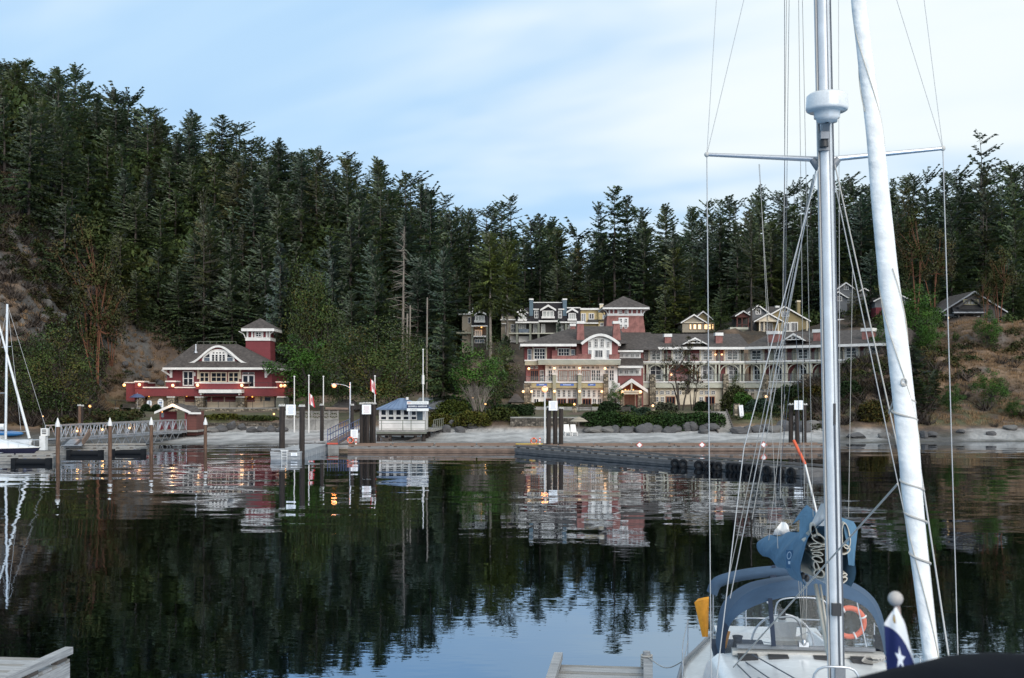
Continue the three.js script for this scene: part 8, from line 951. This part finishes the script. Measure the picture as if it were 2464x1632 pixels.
const tuft = leafy((tri, pick) => { for (let i = 0; i < 26; i++) { const p = V(rr(-.5, .5), -.05, rr(-.5, .5)), e = p.clone().add(V(rr(-.35, .35), rr(.5, 1), rr(-.35, .35))), s = V(rr(-1, 1), 0, rr(-1, 1)).multiplyScalar(.06); tri(p.clone().add(s), p.clone().sub(s), e, pick()); } }, [[1, 1, 1], [.8, .8, .8], [1.15, 1.1, 1]]);
const slopeSpot = (p0, p1, d0, d1) => { const d = Math.sqrt(lerp(d0 * d0, d1 * d1, rnd())), px = rr(p0, p1), x = X(px, d); return [px, d, V(x, ground(x, -d) - .1, -d)]; };
scatter('undergrowth', clump, M.leaf, 7500, () => { const [px, d, p] = slopeSpot(-60, 2520, 158, 238); if (p.y < 3.4) return null; if (px > 200 && px < 460 && d < 172) return null; if (px > 1090 && px < 2120 && d < 188) return null; if (px > 2255 && px < 2425 && d < 175) return null; const n = fbm(p.x * .06, p.z * .06, 4, 2), k = rr(.6, 1.3), g = n > .5 ? [.070, .105, .036] : n > .4 ? [.085, .10, .034] : [.055, .085, .036], deep = smooth(d, 172, 184) * (px > 1080 && px < 2120 ? smooth(d, 196, 206) : 1) * (px > 2120 ? smooth(d, 186, 194) : 1); return [p, rr(.7, 2.1) + deep * rr(.3, 2.4), rr(.6, 1.2) + deep * rr(0, .7), g.map((v) => v * k)]; }, 'green undergrowth covering the floor of the wood', 'undergrowth');
scatter('bank_scrub', clump, M.leaf, 1500, () => { const left = rnd() < .5, [px, d, p] = left ? slopeSpot(-60, 330, 113, 162) : slopeSpot(1900, 2520, 113, 160); if (p.y < .9) return null; if (left && px > 180 && d > 128 && d < 158 && p.y < 4.5) return null; if (!left && (px < 2160 && d > 136 || px > 2255 && px < 2425 && d > 150)) return null; if (left && px > 225 && d > 146 && rnd() < .8) return null; if (!left && px > 2240 && rnd() < .75) return null; const n = fbm(p.x * .11, p.z * .11, 7, 3); if (n < (left ? .42 : .47)) return null; const k = rr(.6, 1.3), r = rnd(), g = r < .35 ? [.06, .078, .025] : r < .6 ? [.085, .075, .028] : r < .8 ? [.09, .07, .045] : [.045, .068, .024]; return [p, rr(.4, 1.3), rr(.6, 1.1), g.map((v) => v * k)]; }, 'mixed green and brown scrub on the steep banks', 'scrub');
scatter('bare_scrub', twigs, M.leaf, 1500, () => { const left = rnd() < .75, [px, d, p] = left ? slopeSpot(-60, 420, 114, 182) : slopeSpot(1930, 2500, 114, 150); if (p.y < 1.2 || (px > 250 && px < 700 && p.y < 4) || (px > 230 && px < 700 && rnd() < .85) || (px > 2240 && rnd() < .85)) return null; const k = rr(.5, 1.3); return [p, rr(.8, 2.2), rr(.7, 1.2), [.13 * k, .105 * k, .088 * k]]; }, 'leafless grey brown scrub on the banks', 'scrub');
scatter('dry_grass', tuft, M.leaf, 9000, () => { const left = rnd() < .55, [px, d, p] = left ? slopeSpot(-60, 470, 114, 180) : slopeSpot(rnd() < .5 ? 1850 : 2230, 2500, 114, 166); if (p.y < 1.3 || (px > 300 && p.y < 3.2 && px < 800)) return null; const n = fbm(p.x * .12, p.z * .12, 1, 3); const k = rr(.6, 1.25), g = n > .42 ? [.30, .20, .12] : [.19, .135, .085]; return [p, rr(.25, .65), rr(.7, 1.2), g.map((v) => v * k)]; }, 'dry straw coloured grass on the open slopes', 'grass');
scatter('garden_greenery', clump, M.leaf, 700, () => { const [px, d, p] = slopeSpot(1040, 2010, 120, 150); if (p.y < 1.7 || (px > 1255 && px < 1800 && d > 126) || (px > 1200 && px < 1400) ) return null; const k = rr(.7, 1.3), r = rnd(), g = r < .4 ? [.05, .085, .025] : r < .7 ? [.085, .10, .025] : [.05, .08, .05]; return [p, rr(.3, .9), rr(.6, 1), g.map((v) => v * k)]; }, 'mixed low planting in the shore gardens', 'planting');
let tris = 0; scene.traverse((o) => { if (o.isMesh) { o.castShadow = true; o.receiveShadow = true; tris += (o.geometry.index?.count ?? o.geometry.attributes.position.count) / 3 * (o.isInstancedMesh ? 0 : 1); } });
console.log('triangles', tris | 0);
renderer.render(scene, camera);
